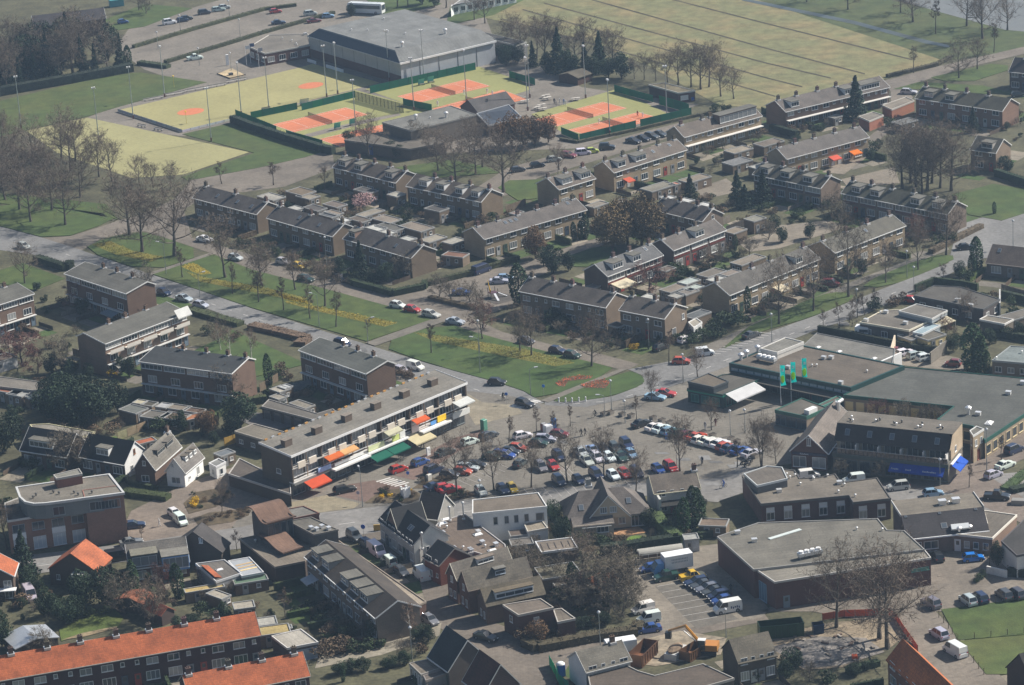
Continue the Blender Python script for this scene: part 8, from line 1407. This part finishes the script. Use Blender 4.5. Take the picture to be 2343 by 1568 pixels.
S(1,3); trees([('big',165,1315,14,.7),('big',455,1205,14,.7),('big',755,1085,17,.7),('fan',1070,965,9,.8),('fan',1345,855,10,.8),('big',1580,730,13,.8)], 'in the row on the roadside verge'); trees([('sapling',890,1240,6),('sapling',680,1330,6.5),('sapling',545,1350,5),('sapling',760,1300,6),('sapling',830,1260,6),('sapling',965,1180,5.5),('sapling',1560,980,6)], 'on the strip beside the flat bungalows'); trees([('big',1210,165,15),('big',1330,150,14),('big',1420,180,15),('big',1530,160,14),('big',1625,185,14),('big',1280,120,13),('big',1460,120,14),('big',1380,210,12)], 'in the bare copse beside the round lawn'); trees([('cypress',1845,870,8.5,1.2),('cypress',1800,900,5,1.2),('ever',1700,920,4),('shrub',1750,960,3),('ever',430,590,4),('ever',860,900,4.5),('cypress',1990,380,3),('shrub',1600,620,2.6),('shrub',1500,650,2.4),('plum',1330,600,5),('bush',600,420,5),('bush',680,460,5),('bush',1400,560,4),('shrub',960,1190,3),('brush',1180,1130,2.6),('brush',1130,1160,2),('plum',1580,1400,3.5),('ever',2200,1420,3.5),('fan',1760,1290,6),('ever',1950,1480,3.5),('shrub',2160,1260,3)], None); hedge([(500,1380),(730,1420),(950,1470),(1300,1540),(1560,1568)], 1.0, 1.6, (.02,.025,.015), 'dark hedge fence behind the supermarket', False); hedge([(1315,1040),(1480,975),(1700,1000),(1850,1030)], .8, 1.7, (.03,.045,.02), 'curved dark hedge round the flat bungalow', False); hedge([(2060,1090),(2400,1170)], 1.2, 1.8, (.025,.035,.018), 'dark hedge behind the bungalow terrace', False); hedge([(1940,1410),(2400,1480)], 1.4, 1.6, (.025,.035,.018), 'dark hedge above the blue-grey bungalow', False); hedge([(1770,960),(1900,870)], 1.0, 1.2, (.07,.1,.03), 'sunlit clipped hedge beside the tall cypress', False); hedge([(2000,60),(2400,190)], 1.4, 2.0, (.02,.035,.018), 'dark hedge above the round lawn', False); hedge([(1450,720),(1700,590),(1880,500)], 1.6, 1.2, (.09,.07,.045), 'brown hedge before the moss-roofed terrace', False)
S(2,3); trees([('cypress',1800,275,10,1.6),('cypress',1860,290,8,1.4),('cypress',1920,300,5),('ever',1640,110,4)], 'beside the arcade yard'); trees([('plum',1000,700,4),('bush',1200,715,4),('bush',1400,735,3.5),('bush',1540,745,3.5)], 'in the arcade courtyard'); trees([('fan',140,1065,5,.9),('young',1775,1265,6),('young',2050,1030,6),('fan',15,1090,9,.6)], 'on the arcade pavement'); trees([('bush',700,1180,3),('bush',1020,1190,3)], 'before the bank shops'); hedge([(2080,1290),(2240,1160),(2400,1060)], 2.4, .6, (.05,.08,.025), 'low green hedge strip on the arcade corner', False); hedge([(2130,1310),(2300,1270),(2400,1250)], 2.0, 1.0, (.02,.03,.015), 'dark hedge block on the arcade corner', False)
S(0,3); trees([('fir',820,1010,11.5,1.3)], 'before the long meadow terrace'); trees([('big',1690,665,9),('fan',1845,590,8),('young',1305,622,9),('young',1985,448,10)], 'along the brick road by the meadow'); trees([('big',1300,190,12),('big',1890,330,15),('big',1755,225,13),('big',750,85,9),('young',1490,290,12),('big',1195,110,9),('big',2100,260,12),('big',400,20,8)], 'in the park beyond the ditch'); trees([('fir',1810,1120,6.5,1.2),('ever',2080,1460,4.5,1.3),('fir',1520,1000,4),('ever',940,1360,3.5),('shrub',1100,1080,3),('ever',1010,1270,3),('shrub',960,1290,3)], None); hedge([(100,1110),(320,1170)], 1.4, 2.0, (.022,.035,.02), 'dark hedge at the gable of the long meadow terrace', False); hedge([(1080,660),(1500,560),(1620,500)], 1.4, 1.0, (.08,.07,.04), 'scrub edge between meadow and road', False)
S(0,2); trees([('fir',470,620,13,1.2),('fir',260,570,8),('fir',820,620,12),('ever',1010,670,7.5,1.2),('fir',710,600,8),('ever',560,640,7),('ever',620,650,6),('ever',900,660,6),('ever',380,620,6),('ever',760,650,6),('ever',130,540,6),('ever',30,560,6)], 'in the evergreen belt behind the courts'); trees([('fan',80,440,10),('fan',160,470,10),('fan',360,540,12),('fan',290,500,10),('fan',440,520,12),('fan',700,540,11),('fan',620,560,10),('fan',930,590,10),('fan',860,560,10),('fan',1490,720,11),('fan',1680,760,12),('fan',1750,740,11),('fan',1850,820,9),('fan',1600,740,10),('fan',1400,700,8),('fan',1960,840,8),('fan',1300,690,7),('fan',1200,680,7),('fan',1120,670,6)], 'in the bare belt along the meadow'); trees([('rusty',80,1240,9),('rusty',180,1250,9),('rusty',280,1240,8.5),('rusty',390,1210,8),('rusty',-20,1260,8)], 'in the rusty row beside the courts'); trees([('shrub',1800,960,2.6),('shrub',1900,950,2.6),('sapling',470,1480,5),('fan',480,1440,6,1.2)], None); hedge([(490,1190),(640,1215),(1130,1110),(1600,1000),(1800,960)], 1.0, .8, (.09,.085,.05), 'low thin hedge below the green court fence', False)
S(0,1); trees([('fan',1000,1340,10,1.1),('big',1585,1450,10),('big',1730,1540,11),('big',1960,1420,12),('big',1850,1300,9),('big',1900,1480,10),('bush',1440,1260,6)], 'around the grey gymnasium'); trees([('fan',2140,1630,14,1.1)], 'on the green lawn corner'); trees([('sapling',190,1570,7.5,1.3),('sapling',620,1610,7,1.2)], 'along the sports road'); trees([('ever',830,1220,4,1.4),('ever',1180,1310,4,1.3),('ever',1260,1340,3.5,1.3),('ever',850,140,4),('ever',2180,520,5),('ever',2120,500,4.5)], None); hedge([(-160,1040),(0,1100),(300,1200),(600,1290),(700,1310)], 1.8, 2.2, (.022,.032,.02), 'tall dark hedge round the western tennis courts', False); trees([('fan',1240,60,9),('fan',1330,60,9),('ever',1450,40,7),('ever',1550,60,7),('fan',1650,70,9),('fan',1980,200,8),('fan',1890,170,8)], 'behind the sports hall')
S(0,0)
random.seed(5)
for i in range(34): x = random.uniform(-80,960); veg(random.choice(('fan','big','ever','fan','fir')), x, 800-.19*x-random.uniform(0,230), random.uniform(9,14), 'in the woodland edge of the sports grass')
trees([('fir',1015,570,10,.8),('cypress',1090,580,7),('fir',720,640,12,.7),('fir',810,640,10,.7),('fir',180,760,10,.7)], 'at the woodland edge beside the car park')
for x, y, h_ in ((60,1480,13),(180,1540,12),(290,1390,15),(400,1520,12),(520,1350,16),(600,1450,17),(640,1360,13),(840,1500,14),(950,1540,13),(100,1330,11),(20,1250,12),(300,1560,12),(700,1540,12),(1180,1560,9),(1300,1590,8),(1450,1600,8)): veg('fan' if h_ < 15 else 'big', x, y, h_*.8, 'in the thicket below the practice pitch')
for x, y in ((150,1560),(330,1500),(60,1420),(450,1590),(250,1620),(20,1600)): veg('bush', x, y, 6, 'in the thicket below the practice pitch')
trees([('sapling',1880,1560,7,1.2),('fan',1180,90,7),('bush',1240,120,5)], None)
hedge([(-60,830),(0,810),(950,640),(1120,605)], 3.0, 2.6, (.03,.04,.03), 'dark woodland hedge along the sports grass', False)
S(2,0); trees([('ever',450,720,9,1.2),('ever',560,740,9,1.2),('ever',680,760,9.5,1.2),('ever',800,740,9,1.2),('ever',520,620,8,1.2),('ever',900,660,8,1.2),('ever',1000,630,7),('ever',760,620,8,1.2),('ever',640,560,7),('ever',420,560,6)], 'in the dark evergreen clump'); trees([('ever',40,960,8),('ever',120,800,6),('ever',2040,770,7.5,1.1),('ever',1960,830,5),('ever',1540,790,4.5),('plum',200,240,7,1.2),('plum',100,180,6,1.2),('bush',600,1120,7,1.1),('bush',700,1100,6,1.1),('rusty',1800,830,6),('rusty',1740,800,5),('bush',1930,560,7),('bush',2000,480,6),('bush',520,300,7),('plum',320,300,5),('ever',450,300,4.5),('ever',600,340,4.5),('ever',760,360,4),('ever',1100,330,5),('ever',1030,300,4),('forsy',950,330,1.8),('ever',1820,900,3),('brush',960,810,2.4),('shrub',1450,760,3),('shrub',1350,780,3),('ever',300,1080,3),('ever',190,1100,2.5),('shrub',260,1110,2.4),('shrub',20,1480,3),('shrub',110,1480,3),('fan',1880,1490,6,.7)], None); trees([('birch',1950,150,8),('birch',1870,100,7),('birch',2130,180,8)], 'on the bright lawn'); hedge([(2060,570),(2260,540)], 1.6, 1.6, (.05,.06,.025), 'clipped hedge beside the birch lawn block', False); hedge([(1060,1180),(1100,1240),(1340,1290)], 1.0, .9, (.03,.04,.02), 'small hedge before the gabled houses', False)
S(1,0); hedge([(310,780),(560,860),(600,820)], 2.2, 1.6, (.028,.04,.018), 'dark clipped hedge beside the block on the main road', False); hedge([(1620,1210),(2040,1330)], 2.6, 1.0, (.05,.06,.025), 'broad hedge along the main road by the sunlit block', False); trees([('bush',1850,1480,5),('shrub',1750,1400,2.2),('brush',2000,1440,2)], None)
S(3,0); trees([('fir',200,640,9,1.3),('ever',740,920,7,1.1),('ever',700,850,6),('ever',910,890,7.5),('ever',560,1050,5,1.2),('ever',640,1010,5,1.1),('ever',410,980,5,1.2),('ever',240,760,4.5),('ever',330,790,3.5),('cypress',1520,830,6.5,1.2),('cypress',1150,830,7),('cypress',1260,790,4),('bush',1300,1040,6),('bush',1060,960,6),('fan',1320,1000,7),('plum',1400,760,4.5),('plum',1700,680,2.5),('ever',1900,1010,3.5),('ever',1500,1090,2.5,1.3),('ever',1640,1080,2.5,1.3),('bush',360,1300,4),('ever',480,1330,2,1.5),('shrub',1700,980,2.4),('ever',20,1240,7,.8),('fan',60,420,9),('young',1205,350,4),('sapling',2010,430,5),('bush',1900,480,3)], None)
S(3,1); trees([('birch',1355,1170,7.5),('birch',940,1150,5),('ever',1450,1180,3,1.3),('ever',1500,1200,3,1.3),('ever',1400,1200,2.6,1.3),('ever',1050,1190,4),('brush',680,1300,2.4,1.4),('brush',620,1320,2.4,1.3),('brush',800,1290,2),('shrub',900,1290,2.4,1.3),('shrub',1050,1260,2.2,1.3),('ever',780,1180,3),('ever',850,1170,3),('shrub',500,920,1.6),('shrub',580,950,1.6),('sapling',290,990,6),('ever',950,1450,2.4,1.6),('ever',850,1450,2.4,1.6),('ever',750,1480,2.4,1.6),('ever',1300,1390,2.4,1.6),('ever',1200,1420,2.2,1.5),('cypress',780,1540,3),('ever',1140,1430,2,1.4),('bush',1300,1340,3),('brush',1450,1300,2)], None); hedge([(310,1000),(640,930)], .8, 1.2, (.05,.08,.02), 'sunlit hedge between the terrace back gardens', False); hedge([(480,1100),(750,1050)], .8, 1.4, (.03,.045,.02), 'dark hedge between the terrace back gardens', False); hedge([(1380,1560),(1800,1470)], 1.8, 1.5, (.035,.05,.02), 'thick hedge in front of the brown lean-to', False); hedge([(760,1210),(1130,1240)], .6, 1.2, (.1,.06,.045), 'brown hedge along the pale footpath', False)
S(3,2); trees([('bush',870,840,7,1.1),('bush',960,820,7.5,1.1),('bush',1040,860,7,1.1),('bush',780,860,6.5,1.1),('bush',900,960,6,1.1),('bush',1020,980,5,1.1),('bush',700,920,5,1.1),('plum',620,880,5),('bush',560,960,5),('bush',1100,840,5),('cypress',610,840,7),('ever',680,1090,2.6,1.4),('ever',860,1060,2.6,1.3),('bush',200,640,5,1.2),('bush',120,600,4.5,1.2),('bush',300,680,4.5),('fan',680,560,6,1.2),('bush',450,760,5),('bush',1000,640,5)], 'in the twiggy thicket'); trees([('cypress',1540,295,7,1.0),('cypress',1610,240,8,.9),('cypress',1480,240,4),('cypress',1655,210,7,.9),('cypress',1745,-480,3) if False else ('cypress',1690,200,5),('ever',520,400,6,.7),('cypress',540,380,5.5),('ever',440,210,5,.8),('ever',480,330,4,1.2),('ever',400,170,3),('ever',1240,230,4),('ever',1420,290,3,1.4),('ever',1700,70,2.5)], 'in the villa gardens'); trees([('shrub',800,350,1.6,1.4),('shrub',880,370,1.6,1.4),('brush',940,340,1.4,1.3),('shrub',760,330,1.5),('brush',1020,340,1.4),('shrub',700,380,1.8)], 'in the villa rockery'); hedge([(830,470),(1100,440),(1350,400),(1500,380)], 2.0, 2.2, (.02,.03,.015), 'tall dark hedge between villa and yard', False); hedge([(1300,180),(1390,300),(1500,390)], 2.4, 2.2, (.06,.085,.03), 'sunlit stepped hedge beside the cypresses', False); hedge([(1660,330),(1790,300),(1890,270)], 1.2, 1.4, (.03,.045,.02), 'green hedge behind the grey cabin', False); hedge([(190,1230),(300,1280),(820,1180),(1140,1140),(1150,1080)], 2.2, 1.5, (.085,.07,.04), 'brown-green hedge round the thicket corner', False); trees([('rusty',300,1200,4,1.3),('brush',220,1170,2.6,1.4),('brush',380,1180,2.6,1.4)], 'beside the dark red flat-roofed house'); trees([('ever',2130,1520,3,1.4),('ever',2400,1520,3.5)], None)
S(3,3); trees([('big',650,1080,14,.95),('big',1015,1178,15),('big',1085,1255,16)], 'rising from the demolition site'); trees([('ever',270,1440,4,1.3),('ever',2010,560,4.5,.7),('fan',1950,560,3.5),('ever',1890,660,1.6,1.3),('shrub',1850,690,1.4),('ever',800,1480,2,1.6),('ever',900,1440,1.6,1.4),('shrub',560,1540,2,1.4),('bush',420,1540,3)], None); hedge([(740,1470),(1010,1400)], 1.4, 1.1, (.03,.045,.02), 'low hedge below the rubble field', False)
# ================================================================ small garden shrubs between the houses
SV()
def blocked(q): return any(inside(q, p) for p in FOOT) or any(inside(q, p) for p in SHEETS_)
def fill(pts, n, kinds, hlo=.9, hhi=2.4):
 W = [P(*q) for q in pts]; p = [(q.x,q.y) for q in W]; xs = [q[0] for q in p]; ys = [q[1] for q in p]; k = t_ = 0
 while k < n and t_ < n*12:
  t_ += 1; q = Vector((random.uniform(min(xs),max(xs)), random.uniform(min(ys),max(ys)), 0))
  if inside(q, p) and not blocked(q): veg(random.choice(kinds), 0, 0, random.uniform(hlo,hhi), None, world=q, wide=random.uniform(.8,1.3)); k += 1
random.seed(21)
GK = ('shrub','shrub','brush','brush','bush','ever');
for pts, n in (([(640,440),(960,470),(1110,520),(1040,620),(800,560),(600,470)],44), ([(440,530),(610,560),(760,600),(960,640),(930,668),(700,622),(450,562)],34), ([(1000,520),(1330,470),(1370,520),(1090,600)],22), ([(1490,600),(1720,540),(1780,640),(1620,710),(1540,680)],36), ([(1530,420),(1900,470),(1800,560),(1560,520)],34), ([(1570,320),(1740,270),(1760,380),(1560,420)],26), ([(1180,720),(1400,760),(1600,770),(1470,810),(1250,770)],26), ([(0,880),(150,860),(300,950),(560,960),(560,1010),(300,1010),(0,1020)],34), ([(80,650),(200,690),(420,760),(320,840),(160,800),(0,850),(0,730)],26), ([(0,1320),(300,1290),(560,1330),(700,1400),(720,1480),(600,1500),(300,1400),(0,1440)],46), ([(700,1360),(960,1480),(740,1500)],20), ([(1230,1230),(1420,1290),(1440,1420),(1240,1460),(1180,1400)],34), ([(1880,700),(2060,640),(2342,680),(2342,800),(2050,790),(1900,760)],36), ([(1780,250),(2010,250),(1950,310),(1780,330)],16), ([(2050,240),(2342,250),(2342,330),(2230,330)],14), ([(1600,690),(1960,600),(2180,520),(2150,560),(1960,625),(1640,760)],34), ([(1130,1150),(1290,1230),(1480,1220),(1500,1180),(1640,1180),(1600,1250),(1250,1260)],18), ([(330,880),(600,880),(560,960),(330,960)],12), ([(600,890),(700,920),(880,930),(700,950),(600,940)],10)): fill(pts, n, GK)
# garden plots behind and before every terrace
random.seed(31); ip = 0
for t, L, d, n in TERR:
 c_, s_ = math.cos(t.rotation_euler.z), math.sin(t.rotation_euler.z); w = L/n
 W_ = lambda x, y: Vector((t.location.x+x*c_-y*s_, t.location.y+x*s_+y*c_, 0))
 for sd in (1, -1):
  D_ = 9 if sd > 0 else 6; yy = (lambda v: d+.2+v) if sd > 0 else (lambda v: -.2-v)
  for i in range(n+1):
   if i < n:
    v = .3
    while v < D_-1.5:
     h_ = random.uniform(1.8,4.2); q = W_((i+.5)*w, yy(v+h_/2)); k = random.random(); ip += 1
     if not blocked(q) and k < .8:
      gr = k < .42; o = build(MB().add([(-w*.46,-h_/2,0),(w*.46,-h_/2,0),(w*.46,h_/2,0),(-w*.46,h_/2,0)],[(0,1,2,3)]), 'garden_lawn' if gr else 'garden_paving', 'grass' if gr else 'paver', None, (.05,.08,.022) if gr else random.choice(((.26,.23,.19),(.31,.27,.22),(.2,.18,.16),(.34,.3,.25))), (q.x,q.y,.012+(ip%40)*.0004), t.rotation_euler.z); structure(o)
     v += h_+.1
   a, b = W_(i*w, yy(.3)), W_(i*w, yy(D_)); m_ = (a+b)/2
   if blocked(m_) or blocked(b) or random.random() < .25: continue
   k = random.random(); ang = math.atan2(b.y-a.y, b.x-a.x); ln = (b-a).length; mb = MB()
   if k < .6:
    hh = 1.8 if sd > 0 else 1.0
    for j in range(int(ln/1.8)): mb.box(-ln/2+j*1.8+.04,-ln/2+j*1.8+1.74,-.02,.02,.05,hh); mb.box(-ln/2+j*1.8-.04,-ln/2+j*1.8+.035,-.04,.04,0,hh+.08)
    o = build(mb, 'garden_fence', 'wood', None, random.choice(((.12,.085,.06),(.2,.15,.1),(.28,.24,.19),(.08,.07,.06))), (m_.x,m_.y,0), ang); tag(o, 'wooden fence between two gardens', 'fence', 'garden fences', True)
   else:
    hh = random.uniform(1.0,1.7); mb.box(-ln/2,ln/2,-.25,.25,0,hh*.94)
    for j in range(int(ln*22)): sg = random.choice((-1,1)); leafq(mb, Vector((random.uniform(-ln/2,ln/2), random.uniform(-.35,.35), hh)) if j%3 == 0 else Vector((random.uniform(-ln/2,ln/2), sg*.3, random.uniform(0,hh))), .14, Vector((0,0,1)) if j%3 == 0 else Vector((0,sg,0)))
    o = build(mb, 'garden_hedge', 'leaf', None, random.choice(((.03,.045,.02),(.05,.065,.025),(.09,.065,.04))), (m_.x,m_.y,0), ang); tag(o, 'clipped hedge between two gardens', 'hedge', 'garden hedges', True)
# ================================================================ labels that name the nearest landmark
for o, auto in THINGS:
 if auto and LAND:
  p = Vector((o.location.x, o.location.y, 0)); k = min(LAND, key=lambda q: (q[0]-p).length)
  if (k[0]-p).length > .5: o['label'] = o['label']+' near '+k[1]
 wd = o['label'].split()
 if len(wd) > 16: o['label'] = ' '.join(wd[:16])
same = {}
for o, auto in THINGS: same.setdefault(o['label'], []).append(o)
for l_, os_ in same.items():
 if len(os_) > 1:
  g_ = os_[0].get('group') or os_[0]['category']+' alike'
  for o in os_: o['group'] = g_
# ================================================================ haze
hz = MB(); x0, x1, y0, y1, z0, z1 = -700, 700, -60, 1500, -1.0, 240.0
hz.add([(x0,y0,z0),(x1,y0,z0),(x1,y1,z0),(x0,y1,z0),(x0,y0,z1),(x1,y0,z1),(x1,y1,z1),(x0,y1,z1)], [(0,3,2,1),(4,5,6,7),(0,1,5,4),(1,2,6,5),(2,3,7,6),(3,0,4,7)])
hm = bpy.data.materials.new('haze'); hm.use_nodes = True; n_ = hm.node_tree.nodes; n_.remove(n_['Principled BSDF']); pv = n_.new('ShaderNodeVolumePrincipled')
pv.inputs['Color'].default_value = (.5,.72,1,1); pv.inputs['Density'].default_value = HAZE; pv.inputs['Anisotropy'].default_value = .3
hm.node_tree.links.new(pv.outputs[0], n_['Material Output'].inputs['Volume'])
MAT['haze'] = hm
if HAZE > 0:
 h_ = build(hz, 'haze', 'haze'); h_['kind'] = 'stuff'
print('OBJECTS', len(bpy.data.objects), 'TRIS', sum(len(m.polygons) for m in bpy.data.meshes))
